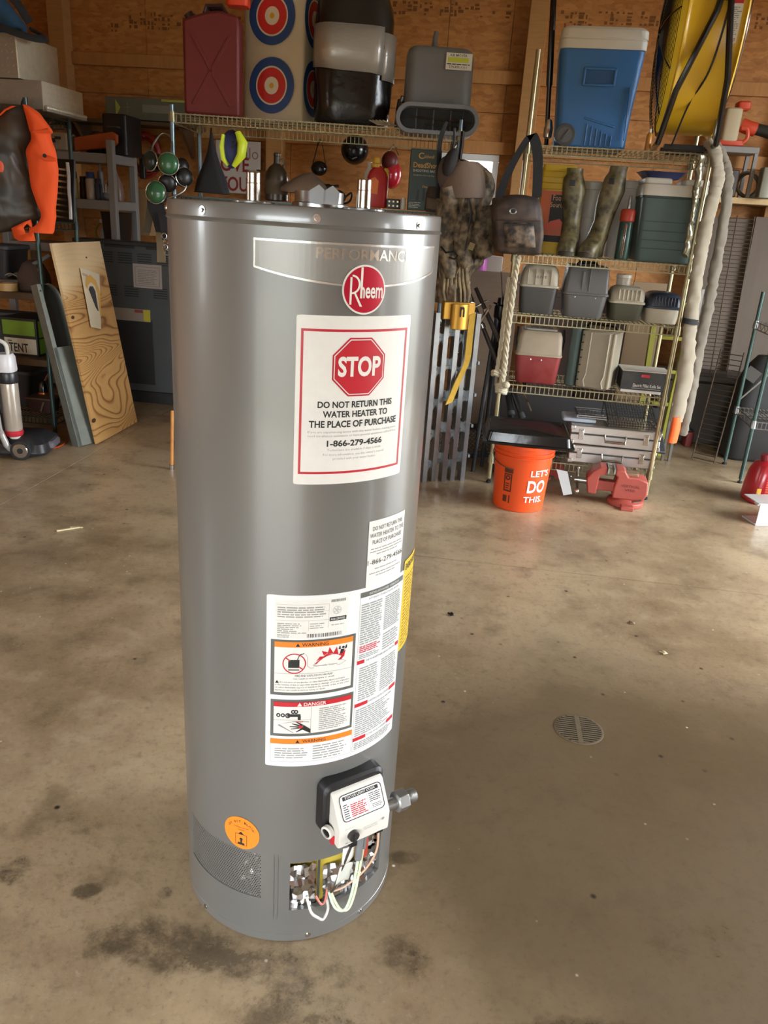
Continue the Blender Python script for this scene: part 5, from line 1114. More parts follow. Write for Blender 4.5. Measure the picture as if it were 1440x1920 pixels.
# ================= middle rack, top shelf =================
ZM = 2.064
def mm(px, z, d=0.): return on(px, 5.0 + d, z)
FUEL = mat('fuel_can_red', (112, 34, 34), .55, var=.3, var2=(84, 30, 26), scale=9)
c = thing('fuel_can', 'tall red metal fuel can beside the archery target', 'fuel can', mm(402, ZM, .16), .05)
c.scale = (.98, .98, .90)
P = [(-.165, 0), (.165, 0), (.168, .52), (.16, .575), (.05, .60), (-.02, .59), (-.12, .555), (-.165, .535)]
MB().prism(P, -.085, .085).build('body', FUEL, c, .018)
for i in range(2): MB().prism([(-.12, .06 + i * .0), (-.10, .06), (.12, .46), (.10, .46)] if i == 0 else [(.12, .06), (.10, .06), (-.12, .46), (-.10, .46)], -.089, -.083).build('pressed_rib', FUEL, c, .002)
for y in (-.045, 0, .045): MB().tube([(-.045, y, .575), (-.03, y, .625), (.06, y, .635), (.085, y, .595)], .011, 8).build('handle', mat('can_dark', (58, 32, 28), .5), c)
MB().cyl((-.12, 0, .55), (-.145, 0, .585), .028, n=16).build('spout_cap', mat('can_dark', ''), c)
c = thing('plastic_jug', 'bright orange plastic jug on top of the red fuel can against the target', 'jug', mm(447, ZM + .575, .16), 0)
MB().rb((0, 0, 0), [(0, .12, .1, .02), (.01, .13, .11, .03), (.16, .12, .10, .03), (.2, .07, .06, .025), (.24, .05, .05, .02)]).build('body', mat('jug_orange', (232, 70, 36), .5), c, .002); MB().cyl((0, 0, .24), (0, 0, .27), .027, n=16).build('cap', BLACK, c)
# archery target bag
TG = mat('target_sack', (214, 206, 188), .75, var=.12, scale=5, bump=.25, bscale=8)
tw, td, th_ = .40, .25, .80
tgt = thing('archery_target', 'white archery target block with red and blue roundels on the top shelf', 'target', mm(529, ZM, .33), -.34)
rings = []
for z, s in ((0, .97), (.01, 1.), (.2, 1.01), (.4, 1.), (.6, 1.01), (.79, 1.), (.8, .97)): rings.append([(x * s + .003 * sin(z * 37 + y * 20), y * s + .003 * sin(z * 29 + x * 17), z) for x, y in rrect(tw, td, .02, 3)])
MB().loft(rings).build('sack', TG, tgt)
TB, TR, TW_, TY = mat('target_blue', (36, 74, 138), .4), mat('target_red', (204, 46, 44), .4), mat('target_white', (222, 216, 198), .5), mat('target_yellow', (214, 172, 48), .5)
def roundel(fn, cx, cz_):
    for r0, r1, m, o, n in ((.104, .150, TB, .0, 'blue_ring'), (.095, .104, TW_, .0004, 'white_ring'), (.047, .095, TR, .0, 'red_ring'), (.015, .047, TW_, .0, 'centre_ring'), (0, .015, TY, .0, 'bull')): MB().ring((cx, cz_), r0, r1, fn(o), 40).build(n, m, tgt)
for cz_ in (.195, .555): 
    roundel(lambda o: (lambda a, b: (a, -td / 2 - .008 - o, b)), -.005, cz_)
    roundel(lambda o: (lambda a, b: (tw / 2 + .008 + o, a * .9, b)), 0., cz_)
# black wrapped bundle with silver tape
BAG = mat('bin_bag', (27, 26, 25), .22, bump=.5, bscale=9); TAPE = mat('silver_tape', (168, 164, 158), .34, .45, bump=.35, bscale=10, stretch=(1, 1, 3))
bu = thing('wrapped_bundle', 'black plastic wrapped bundle bound with silver tape on the top shelf', 'bundle', mm(658, ZM, .21), .08)
def wob(x, y, z, s): return (x + s * sin(z * 31 + y * 23), y + s * cos(z * 27 + x * 31), z)
rings = []
for z, w in ((0, .40), (.015, .44), (.12, .45), (.25, .46), (.4, .46), (.55, .45), (.62, .43), (.70, .36), (.76, .24), (.80, .12)): rings.append([wob(x, y, z, .007) for x, y in rrect(w, w * .78, .14, 6)])
MB().loft(rings).build('wrap', BAG, bu, ang=60)
for (z0, z1, a0, a1, ex) in ((.29, .505, -2.9, -.95, .012), (.26, .48, -.98, .6, .009)):
    k = MB(); n = 26
    def ring_pt(a, z, ex=ex):
        w = .46 if z < .45 else .455; pts = rrect(w + 2 * ex, w * .78 + 2 * ex, .145, 6); best = max(pts, key=lambda p: p[0] * cos(a) + p[1] * sin(a)); 
        return wob(best[0], best[1], z, .004)
    seen = []
    for i in range(n + 1):
        p = ring_pt(a0 + (a1 - a0) * i / n, z0)
        if not seen or (Vector(seen[-1][:2]) - Vector(p[:2])).length > .004: seen.append(p)
    k.loft([[(x, y, z0 - (.03 * i / len(seen) if a0 < -2 else .02 - .0 * i)) for i, (x, y, z) in enumerate(seen)], [(x * 1.005, y * 1.005, (z0 + z1) / 2) for x, y, z in seen], [(x, y, z1) for x, y, z in seen]], caps=False, closed=False); k.build('tape_band', TAPE, bu, ang=60, solid=.002)
for i in range(5): MB().tube([(.10 + .02 * i, -.17 - .01 * i, .03), (.16 + .02 * i, -.20, .008), (.2 + .015 * i, -.22, .004)], [.004, .012, .003], 6, flat=.4).build('crumpled_edge', mat('cling_film', (196, 190, 176), .15, .6), bu)
c = thing('spray_gun', 'small black object with a bright tip beside the grey air mover', 'tool', mm(748, ZM, .16), 0)
MB().rb((0, 0, 0), [(0, .06, .08, .015), (.1, .05, .07, .015), (.16, .035, .05, .01)]).build('body', BLACKG, c, .002); MB().cyl((.005, -.02, .15), (.012, -.03, .175), .012, n=10).build('tip', CHROME, c)
# grey air mover (carpet blower)
AM = mat('air_mover_grey', (118, 120, 124), .5, var=.08, scale=10)
c = thing('air_mover', 'grey carpet blower with an oval outlet at the right end of the top shelf', 'blower', mm(815, ZM - .035, .12), .02)
MB().rb((0.0, .12, .10), [(0, .40, .26, .06), (.02, .40, .28, .06), (.33, .39, .28, .06), (.36, .37, .26, .06), (.375, .33, .22, .05)], 5).build('housing', AM, c, .003)
k = MB(); n = 40
def stad(w, h, n=10): return [(w / 2 - h / 2 + h / 2 * cos(a), h / 2 * sin(a)) for a in [-PI / 2 + PI * i / n for i in range(n + 1)]] + [(-w / 2 + h / 2 + h / 2 * cos(a), h / 2 * sin(a)) for a in [PI / 2 + PI * i / n for i in range(n + 1)]]
A, B = stad(.485, .165), stad(.435, .118)
k.loft([[(x, .06, .085 + z) for x, z in A], [(x, -.135, .085 + z) for x, z in A], [(x * .99, -.145, .085 + z * .98) for x, z in A], [(x, -.145, .085 + z) for x, z in B], [(x, -.03, .085 + z) for x, z in B]], caps=False); k.build('outlet', AM, c, .002)
MB().loft([[(x, -.03, .085 + z) for x, z in B], [(x, -.028, .085 + z) for x, z in B]]).build('outlet_back', mat('outlet_dark', (44, 46, 48), .4), c)
for x in (-.12, -.02, .08, .15): MB().box((x, -.06, .085), (.008, .05, .11)).build('outlet_vane', DKGREY, c)
MB().box((0, -.08, .09), (.40, .01, .012), (0, .03, 0)).box((.05, -.08, .06), (.25, .01, .008)).build('grille_bar', BLACKG, c)
MB().tube([(-.035, .12, .47), (-.035, .12, .53), (-.03, .13, .57)], [.02, .015, .014], 10).build('carry_handle', AM, c)
o = MB().box((.105, -.028, .40), (.15, .004, .085)).build('sticker', PAPER, c); f = front(-.0305)
MB().quad(.04, .395, .16, .42, f).build('yellow_print', mat('print_lime', (200, 210, 70), .5), o)
MB().text('AIR MOVER', .05, .424, .10, .014, f, .01, 1).bars(.035, .383, .17, .392, 1, f, 3, .6, 0).text('574-893-1111', .05, .365, .10, .013, f, .015, 1).build('dark_print', mat('print_blue', (60, 74, 90), .5), o)
# ---------------- lower shelf of the middle rack ----------------
ZL = 1.619
GB = mat('growler_brown', (62, 52, 40), .3, var=.2, scale=12)
c = thing('growler', 'dark brown glass growler standing behind the left pipe of the heater', 'bottle', mm(518, ZL, .2), 0)
MB().lathe([(.062, 0), (.072, .006), (.072, .13), (.066, .165), (.045, .195), (.02, .215), (.018, .255), (.021, .258), (.021, .27), (.017, .275)], 28).build('glass_body', GB, c); MB().lathe([(.0725, .04), (.0729, .045), (.0729, .118), (.0725, .12)], 28, caps=False).build('paper_band', mat('growler_band', (84, 72, 58), .7), c)
MB().tube([(.018, 0, .235), (.04, 0, .24), (.048, 0, .215), (.035, 0, .2)], .006, 6).build('ear_handle', GB, c)
HAT = mat('felt_cloth', (118, 100, 84), .85, var=.2, scale=10, bump=.3, bscale=20)
c = thing('cloth_hat', 'limp brown cloth hat lying on a dark tin behind the heater', 'hat', mm(575, ZL + .068, .14), 0)
k = MB(); rings = []
for z, w, d, ox in ((0, .30, .2, .0), (.02, .30, .2, .0), (.05, .22, .16, -.02), (.08, .14, .10, -.01), (.10, .07, .05, .0)): rings.append([(x + ox + .008 * sin(y * 40 + z * 60), y, z + .014 * sin(x * 18)) for x, y in rrect(w, d, .07, 6)])
k.loft(rings).build('crown', HAT, c, ang=70); MB().tube(curve([(.08, -.05, .03), (.15, -.06, .035), (.2, -.05, .04)]), [.02] * 10 + [.012] * 11, 8, flat=.4).build('brim_tail', BLACK, c)
c = thing('round_tin', 'dark round tin under the brown cloth hat', 'tin', mm(577, ZL, .14), 0); MB().lathe([(.075, 0), (.08, .004), (.08, .05), (.082, .052), (.082, .062), (.078, .066)], 30).build('tin_body', mat('tin_dark', (34, 36, 42), .25, .5), c)
c = thing('goggles', 'dark goggles with a loose strap lying beside the round tin', 'goggles', mm(632, ZL, .1), 0)
MB().ell((0, -.02, .045), (.055, .03, .042)).ell((-.085, -.0, .042), (.05, .03, .04)).build('lens_body', mat('lens_dark', (40, 40, 42), .3), c); MB().tube(curve([(.05, 0, .05), (.085, .02, .075), (.075, .05, .03), (.03, .05, .01), (-.05, .04, .02), (-.13, .02, .05)]), .008, 6, flat=.5).build('strap', BLACK, c)
DR = mat('detergent_red', (178, 40, 42), .3); DY = mat('detergent_yellow', (206, 162, 44), .4)
c = thing('detergent_bottle', 'red detergent bottle with a yellow cap behind the right pipe of the heater', 'bottle', mm(705, ZL, .1), .1)
MB().rb((0, 0, 0), [(0, .115, .075, .02), (.008, .125, .08, .025), (.17, .125, .08, .03), (.205, .10, .07, .03), (.225, .055, .05, .02), (.235, .045, .045, .02)], 5).build('body', DR, c, .003)
MB().lathe([(.03, .225), (.03, .245), (.021, .25), (.021, .275), (.018, .28)], 20, (-.012, 0, 0)).build('cap', DY, c)
MB().rb((.048, 0, .10), [(0, .035, .04, .012), (.11, .035, .04, .012), (.125, .02, .03, .01)]).build('handle_panel', DY, c, .003); MB().poly([(-.05 + x, .12 + y) for x, y in [(.0, -.04), (.05, -.045), (.055, .03), (.03, .05), (-.0, .035)]], front(-.0425)).build('label', mat('detergent_orange', (226, 120, 40), .4), c)
c = thing('clear_bottle', 'clear bottle with white label half hidden behind the red detergent bottle', 'bottle', mm(689, ZL, .22), 0); MB().rb((0, 0, 0), [(0, .06, .05, .02), (.2, .06, .05, .02), (.23, .03, .03, .012), (.26, .03, .03, .012)]).build('body', mat('frosted', ''), c); MB().box((0, -.028, .07), (.055, .002, .07)).build('label', PAPER, c)
c = thing('ammo_tray', 'small black box of brass cartridges beside the green carton', 'box', mm(737, ZL, .08), 0); MB().rbox((0, 0, 0), (.085, .06, .055), .005, .003).build('tray_block', BLACK, c, .001)
for i in range(3):
    for j in range(2): MB().cyl((-.025 + i * .025, -.031, .016 + j * .024), (-.025 + i * .025, -.033, .016 + j * .024), .0055, n=10).build('cartridge_end', BRASS, c)
c = thing('white_tube', 'short bright white tube standing left of the green carton', 'tube', mm(755, ZL, .07), 0); MB().lathe([(.014, 0), (.015, .003), (.015, .05), (.012, .056)], 16).build('tube_body', WHITEP, c); MB().lathe([(.012, .055), (.012, .066)], 14).build('cap', WHITEP, c)
GC = mat('carton_green', (50, 66, 60), .45, var=.15, scale=8)
c = thing('shooting_bag_carton', 'tall dark green carton with gold lettering standing on the dark wire shelf', 'carton', mm(791, ZL, .12), .02)
gb_ = MB().box((0, 0, .17), (.185, .10, .34)).build('carton', GC, c, .003); f = front(-.0512); GI = mat('gold_ink', (206, 158, 62), .4)
MB().text('C', -.045, .287, .032, .034, f, .01, 3).text('aldwell', -.012, .292, .06, .019, f, .0, 2).text('DeadShot', -.072, .238, .145, .030, f, .02, 3).text('One', -.01, .128, .03, .014, f, .01, 2).frame(.02, .058, .05, .088, .006, f).build('gold_lettering', GI, c)
MB().text('SHOOTING BAGS', -.072, .215, .145, .014, f, .012, 2).text('Steady Rest Shooting Bag', -.07, .192, .125, .009, f, .0, 1).bars(-.085, .015, -.01, .05, 4, f, 3, .4).build('pale_lettering', mat('pale_ink', (196, 200, 190), .5), c)
k = MB()
for x, w, h in ((-.035, .018, .06), (-.0, .016, .075), (.06, .03, .05)): k.poly([(x - w / 2, .055), (x + w / 2, .055), (x + w * .4, .055 + h), (x - w * .2, .055 + h * 1.1)], f)
k.build('dark_picture', mat('green_black', (26, 36, 34), .5), c)
c = thing('brown_pouch', 'brown canvas pouch hanging off the shelf beside the green carton', 'pouch', pt(812, 398, 4.93), 0)
MB().rb((0, 0, 0), [(0, .08, .06, .02), (.01, .105, .08, .03), (.10, .10, .07, .03), (.14, .075, .05, .02)], 4).build('pouch_body', mat('canvas_brown', (66, 54, 44), .85, var=.2, scale=14), c, ang=60); MB().grid(lambda a, b: (-.045 + .085 * a, -.044 - .006 * sin(PI * a), .02 + .06 * b - .015 * a), 5, 4).build('flap_pocket', mat('canvas_light', (92, 78, 62), .85), c, solid=.006)
# things hung below the top shelf
c = thing('padded_glove', 'blue and neon yellow padded glove hanging below the top shelf', 'glove', pt(437, 314, 5.03), 0)
G0 = pt(437, 314, 5.03); NEON = mat('neon_yellow', (206, 226, 40), .5); BL2 = mat('glove_blue', (46, 62, 132), .5, var=.2, scale=14)
def strip(P, w, m, n, fl=.5, r=10): MB().tube([pt(x, y, Y) - G0 for x, y, Y in P], w, r, flat=fl).build(n, m, c, ang=60)
MB().ell(pt(434, 280, 5.03) - G0, (.062, .045, .105), 18, 12).build('palm', BL2, c, ang=70)
strip([(419, 252, 5.0), (416, 275, 4.99), (419, 298, 4.99), (428, 310, 5.0)], [.012, .018, .018, .012], NEON, 'neon_edge'); strip([(446, 248, 5.0), (455, 268, 4.98), (452, 292, 4.98), (438, 312, 4.99)], [.02, .034, .03, .016], NEON, 'neon_panel', .6)
MB().tube([pt(430, 252, 5.0) - G0, pt(436, 245, 5.0) - G0, pt(445, 250, 5.0) - G0], .007, 6).build('wrist_loop', BLACK, c); MB().text('7', -.03, .10, .05, .05, lambda a, b: (a + .01 + b * .1, -.048, b), .02, 2).build('logo_print', INK, c)
c = thing('triangular_bag', 'black triangular cloth bag hanging from the front of the rack', 'bag', pt(398, 362, 5.2), 0); G0 = pt(398, 362, 5.2)
k = MB(); rings = []
for y, x0, x1, d in ((362, 365, 430, .05), (340, 370, 426, .06), (310, 381, 413, .05), (285, 389, 405, .035), (262, 393, 400, .02), (250, 394, 398, .012)):
    a, b = pt(x0, y, 5.2) - G0, pt(x1, y, 5.2) - G0; w = (b - a).length; m_ = (a + b) / 2; rings.append([m_ + Vector((x, yy, .004 * sin(x * 60))) for x, yy in rrect(w, d * 2, d * .8, 4)])
k.loft(rings).build('bag_cloth', mat('black_nylon', (24, 24, 26), .7, bump=.2, bscale=30), c, ang=70); MB().tube([pt(395, 252, 5.2) - G0, pt(396, 240, 5.2) - G0], .006, 6).build('hang_loop', WEBB, c)
# ear defenders hung on the left post
EG = mat('defender_green', (44, 98, 62), .3, var=.15, scale=10, coat=.4)
def muffs(name, label, cups, band, grp='ear defenders on the rack post'):
    c = thing(name, label, 'ear defenders', pt(cups[0][0], cups[0][1], cups[0][2]), 0, grp); G0 = pt(cups[0][0], cups[0][1], cups[0][2])
    for x, y, Y, r, m, dx, dz in cups:
        p = pt(x, y, Y) - G0; ax = Vector((dx, -1, dz)).normalized(); q = MB().lathe([(r * .75, -.055), (r * .95, -.045), (r * 1.0, -.02), (r, .0)], 24, tuple(p), ax)
        q = q.build('cup', BLACKG, c); MB().lathe([(r * .98, .0), (r * 1.04, .002), (r * 1.04, .008), (r * .98, .01)], 24, tuple(p), ax, caps=False).build('rim', CHROME, q)
        MB().lathe([(r * .97, .004), (r * .9, .016), (r * .65, .027), (r * .3, .033), (.001, .034)], 24, tuple(p), ax).build('cap_shell', m, q)
    MB().tube(curve([pt(*b) - G0 for b in band]), .0055, 8).build('headband', STEEL, c)
muffs('ear_defenders', 'ear defenders with the upper green cap and a black cup beside it on the post', [(316, 307, 4.90, .060, EG, .1, .0), (283, 302, 4.99, .056, mat('defender_dark', (30, 42, 38), .3), -.5, .1)], [(318, 295, 4.93), (322, 262, 5.0), (306, 250, 5.05), (288, 270, 5.04), (284, 295, 5.0)])
muffs('ear_defenders', 'ear defenders with the lower green cap hanging above the heater top edge', [(293, 361, 4.90, .062, EG, -.1, .1), (345, 332, 4.98, .052, BLACK, .7, .1)], [(300, 372, 4.92), (322, 369, 4.93), (344, 358, 4.96), (350, 345, 4.98)])
muffs('ear_defenders', 'all black ear defenders between the two green capped pairs', [(314, 343, 4.96, .052, BLACK, .2, -.3), (340, 312, 5.02, .046, BLACK, .6, .2)], [(316, 330, 4.98), (332, 300, 5.02), (345, 306, 5.03)])
c = thing('holster_belt', 'black and olive straps with chrome buckles hanging below the ear defenders', 'belt', pt(305, 470, 4.98), 0); G0 = pt(305, 470, 4.98)
for P, m, w in (([(292, 372, 4.98), (294, 392, 4.98), (302, 412, 4.98), (308, 436, 4.98)], WEBB, .05), ([(284, 380, 5.0), (280, 410, 5.0), (275, 436, 5.0)], mat('olive_strap', (74, 68, 52), .8), .022), ([(298, 410, 5.0), (302, 450, 5.0), (303, 492, 5.0)], mat('tan_strap', (112, 98, 74), .8), .026), ([(306, 400, 4.96), (311, 430, 4.96), (314, 450, 4.96)], WEBB, .03)):
    q = curve([pt(*p) - G0 for p in P], 5); k = MB(); k.loft([[p + Vector((-w, 0, 0)), p + Vector((w, 0, 0)), p + Vector((w, -.01, 0)), p + Vector((-w, -.01, 0))] for p in q]); k.build('strap', m, c)
k = MB()
for i, (x, y) in enumerate(((308, 442), (312, 452), (310, 463), (313, 473))): k.lathe([(.016, -.004), (.02, 0), (.016, .004), (.012, 0)], 14, tuple(pt(x, y, 4.93) - G0), (.3, -1, .2), caps=False)
k.build('buckle', CHROME, c)
# ================= on the back wall, seen through the racks =================
def wl(px, py, off=.1):                                             # point in front of the back wall
    Y = 7.2
    for _ in range(6): p = pt(px, py, Y); Y = (BV - off + p.x * sin(YAW)) / cos(YAW)
    return pt(px, py, Y)
c = thing('love_sign', 'white painted sign reading LOVE YOU in red letters on the back wall', 'sign', wl(437, 362, .11), YAW)
MB().box((0, 0, .17), (.42, .02, .34)).build('board', mat('sign_white', (200, 196, 188), .6, var=.1, scale=6), c, .002); f = front(-.0115)
MB().text('LOVE', -.17, .175, .32, .12, f, .02, 3).text('YOU', -.13, .015, .27, .12, f, .02, 3).build('red_lettering', mat('sign_red', (140, 36, 34), .5), c)
c = thing('handwritten_sign', 'white sheet with thin handwriting just above the LOVE YOU sign', 'sign', wl(447, 316, .115), YAW)
MB().box((0, 0, .11), (.40, .012, .22)).build('sheet', mat('sheet_white', (196, 190, 184), .6), c, .001); MB().text('Lolalo', -.10, .08, .28, .09, front(-.0075), -.012, 3).build('handwriting', mat('hand_ink', (120, 88, 84), .5), c)
def hung(name, label, cat, px, py, off=.14, hook=True): 
    c = thing(name, label, cat, wl(px, py, off), YAW); return c
c = hung('strap_pouch', 'small black pouch hanging by a thin strap on the back wall', 'pouch', 598, 330)
MB().ell((0, 0, .06), (.072, .04, .06), 18, 10).build('pouch_body', BLACKG, c, ang=70); MB().tube([(-.06, 0, .08), (-.02, .01, .25), (.0, .03, .29), (.02, .01, .25), (.06, 0, .07)], .006, 6, flat=.5).build('strap', BLACK, c); MB().cyl((0, .13, .285), (0, -.0, .29), .005, n=8).build('hook', STEEL, c)
c = hung('black_helmet', 'glossy black helmet hanging on the back wall under the top shelf', 'helmet', 664, 308, .3); MB().ell((0, 0, .11), (.115, .11, .115), 24, 14).build('shell', BLACKG, c, ang=70); MB().tube([(-.09, -.05, .08), (0, -.1, .035), (.09, -.05, .08)], .007, 6).build('chin_strap', BLACK, c); MB().cyl((0, .24, .2), (0, .0, .215), .006, n=8).build('hook', STEEL, c)
c = hung('red_helmet', 'shiny red helmet hanging by its strap behind the detergent bottle', 'helmet', 733, 352, .3); MB().ell((0, 0, .1), (.085, .09, .11), 24, 14).build('shell', mat('helmet_red', (170, 30, 44), .2, coat=.5), c, ang=70); MB().ell((-.02, -.02, .20), (.07, .07, .08), 18, 10).build('inner_liner', mat('liner_dark_red', (90, 24, 26), .5), c, ang=70); MB().tube([(-.05, -.02, .25), (0, .02, .33), (.05, -.02, .25)], .006, 6).cyl((0, .24, .32), (0, .0, .33), .005, n=8).build('strap', STEEL, c)
c = hung('cord_coil', 'coil of red extension cord hanging on the back wall', 'cord', 278, 332, .12)
k = MB()
for i in range(6):
    a = .105 + .012 * (i % 3); pts = [(a * cos(t * PI / 12) + .01 * sin(i * 2), -.03 + .02 * sin(i), .17 + (a * 1.35) * sin(t * PI / 12) + .012 * cos(i * 3)) for t in range(24)]; k.tube(pts, .009, 6, closed=True)
k.build('cord_loops', mat('cord_red', (150, 44, 36), .5), c); MB().cyl((0, .1, .315), (0, -.06, .325), .006, n=8).build('hook', STEEL, c)
MB().rbox((-.02, -.06, -.02), (.05, .05, .2), .012, .006).build('plug_end', BLACK, c)
c = thing('long_carton', 'long grey green carton with a lime triangle on a high wall shelf', 'carton', wl(285, 228, .22), YAW)
MB().box((0, 0, .085), (.76, .14, .17)).build('carton', mat('carton_sage', (108, 112, 100), .6, var=.15, scale=6), c, .004); f = front(-.0715)
MB().poly([(-.29, .02), (-.245, .09), (-.29, .15)], f).poly([(.12, .15), (.36, .15), (.36, .165), (.12, .168)], f).build('lime_print', mat('lime_ink', (176, 186, 92), .5), c); MB().quad(-.185, .055, -.18, .135, f).quad(-.215, .092, -.15, .097, f).quad(-.05, .06, .22, .12, f).build('pale_print', mat('sage_pale', (136, 138, 128), .5), c)
c = thing('wall_ledge', 'narrow dark wall ledge holding the long grey green carton', 'shelf', wl(290, 229, .02) , YAW); c.location.z = wl(285, 228, .22).z - .025
MB().box((-.15, -.16, .0), (1.25, .30, .03)).build('ledge_board', mat('ledge_dark', (92, 72, 50), .7), c, .003)
for x in (-.6, .35): MB().prism([(-.02, -.02), (-.29, -.02), (-.02, -.24)], x - .015, x + .015, 'yz').build('bracket', STEEL, c)
c = thing('cardboard_sheet', 'plain tan cardboard box standing behind the ear defenders', 'box', wl(269, 441, .3), YAW); MB().box((0, 0, .19), (.19, .16, .38)).build('carton', CARD, c, .004)
# ================= left rack and what hangs, stands and leans there =================
Lx, Ly = Vector((cos(LRA), sin(LRA), 0)), Vector((-sin(LRA), cos(LRA), 0))
LF = Vector((-2.3, 5.14, 0))                                        # its right front post
def ll(a, d, z): return LF - Lx * a + Ly * d + Vector((0, 0, z))   # a to the left of that post, d behind the front
lrack = [o for o in bpy.data.objects if o.get('label', '').startswith('dark green wire')][0]
PLK = mat('old_plank', (92, 70, 46), .75, var=.3, scale=5, stretch=(6, 1, 1))
for z in (.96, .53): MB().box((.66, .245, z - .02), (1.30, .47, .045)).build('wooden_shelf', PLK, lrack, .003)
# diamond plate boxes: raised lozenges on the sheet
DPL = mat('diamond_plate_lit', (204, 198, 178), .34, .35, var=.15, scale=20)  # paler copy: light from the right put into the end faces' colour
DPS = mat('diamond_plate_shaded', (158, 153, 146), .45, .4, var=.1, scale=12)  # greyer copy of the plate, with the front faces' shade in its colour
def tread(k, x0, x1, z0, z1, y, fnmap):
    nx, nz = max(1, int((x1 - x0) / .033)), max(1, int((z1 - z0) / .033))
    for i in range(nx):
        for j in range(nz):
            cx, cz = x0 + (i + .5) * (x1 - x0) / nx, z0 + (j + .5) * (z1 - z0) / nz; a = PI / 4 if (i + j) % 2 else -PI / 4; L, w, h = .0125, .0042, .0024
            d = (cos(a), sin(a)); e = (-sin(a), cos(a))
            P = [(cx - d[0] * L, cz - d[1] * L), (cx + e[0] * w, cz + e[1] * w), (cx + d[0] * L, cz + d[1] * L), (cx - e[0] * w, cz - e[1] * w)]
            k.add([fnmap(p, q, 0) for p, q in P] + [fnmap(cx, cz, h)], [(0, 1, 4), (1, 2, 4), (2, 3, 4), (3, 0, 4)])
def plate_box(name, label, loc, rz, w, d, h, lip):
    c = thing(name, label, 'tool box', loc, rz, 'diamond plate tool boxes')
    MB().box((-w / 2, d / 2, h / 2), (w, d, h)).build('shell', DPS, c, .004)
    MB().box((-.006, d / 2, h / 2), (.0125, d - .003, h - .003)).build('end_plate', DPL, c)
    k = MB(); tread(k, .01, d - .01, .012, h - .01, 0, lambda a, b, o: (.0006 + o, a, b)); k.add([(.0005, .004, .004), (.0005, d - .004, .004), (.0005, d - .004, h - .004), (.0005, .004, h - .004)], [(0, 1, 2, 3)]); k.build('end_tread', DPL, c, ang=20, kind='stuff')
    k = MB(); tread(k, -w + .01, -.012, .012, h - .01, 0, lambda a, b, o: (a, -.0006 - o, b)); k.build('front_tread', DPS, c, ang=20, kind='stuff')
    if lip:
        k = MB()
        for i in range(22): k.ell((.012, .012 + (d - .02) * i / 21, .012), (.016, .0125, .013), 8, 6)
        k.build('rolled_edge', DPL, c, kind='stuff'); MB().box((.006, d / 2, -.004), (.034, d, .012)).build('edge_rail', DPS, c, .004)
    else: MB().tube([(-.004, .004, h), (-.004, d - .004, h)], .006, 8).tube([(-.004, .004, 0), (-.004, .004, h)], .005, 8).build('corner_bead', DPL, c)
    return c
LZ = 2.034
b1 = plate_box('tread_plate_box', 'lower aluminium diamond plate box with a rolled front edge on the left rack', ll(.195, .02, LZ + .012), LRA - .02, .80, .47, .155, True)
b1.location = Vector((-2.205, 5.17, LZ + .012)) + Vector((0, 0, 0))
b2 = plate_box('tread_plate_box', 'upper aluminium diamond plate box under the blue bag on the left rack', Vector((-2.335, 5.165, LZ + .17)), LRA - .02, .68, .45, .235, False)
BB = mat('bag_blue', (44, 86, 122), .7, var=.25, scale=5, bump=.25, bscale=18)
c = thing('duffel_bag', 'dark blue bag with black straps lying on the upper diamond plate box', 'bag', Vector((-2.66, 5.36, LZ + .406)), LRA)
k = MB(); rings = []
for x, r, z in ((-.45, .19, .17), (-.3, .21, .19), (-.1, .2, .18), (.05, .17, .155), (.18, .115, .11), (.27, .06, .07), (.31, .03, .05)):
    rings.append([(x, r * cos(2 * PI * i / 20) * (1 + .05 * sin(i * 2 + x * 20)), max(.0, z + r * .92 * sin(2 * PI * i / 20) * (1 + .05 * sin(i * 3 + x * 17)))) for i in range(20)])
k.soft(rings, 3, amp=.02, sc=6).build('bag_body', BB, c, ang=70)
for P in ([(.12, -.16, .30), (.26, -.17, .25), (.36, -.15, .16), (.42, -.12, .06)], [(.02, -.18, .10), (.2, -.2, .05), (.34, -.18, .0), (.45, -.12, -.02), (.47, -.05, .0), (.38, -.04, .04)]):
    q = curve(P, 6); MB().tube(q, .026, 8, flat=.35).build('strap', WEBB, c)
MB().rbox((.30, -.18, .20), (.06, .04, .03), .008, .004).build('buckle', BLACKG, c); MB().rbox((.19, -.17, .26), (.03, .03, .02), .005, .003).build('strap_clip', CHROME, c)
# hunting jacket hung at the rack's front
JOR = mat('blaze_orange', (250, 92, 34), .75, var=.08, scale=10, bump=.2, bscale=26); JDK = mat('waxed_dark_cloth', (58, 56, 54), .42, var=1., var2=(74, 60, 42), scale=6, sharp=.5, bump=.25, bscale=9)
JY = 4.98
jk = thing('hunting_jacket', 'dark jacket with blaze orange sleeve and collar hanging from the left rack', 'jacket', pt(40, 440, JY), 0); J0 = pt(40, 440, JY)
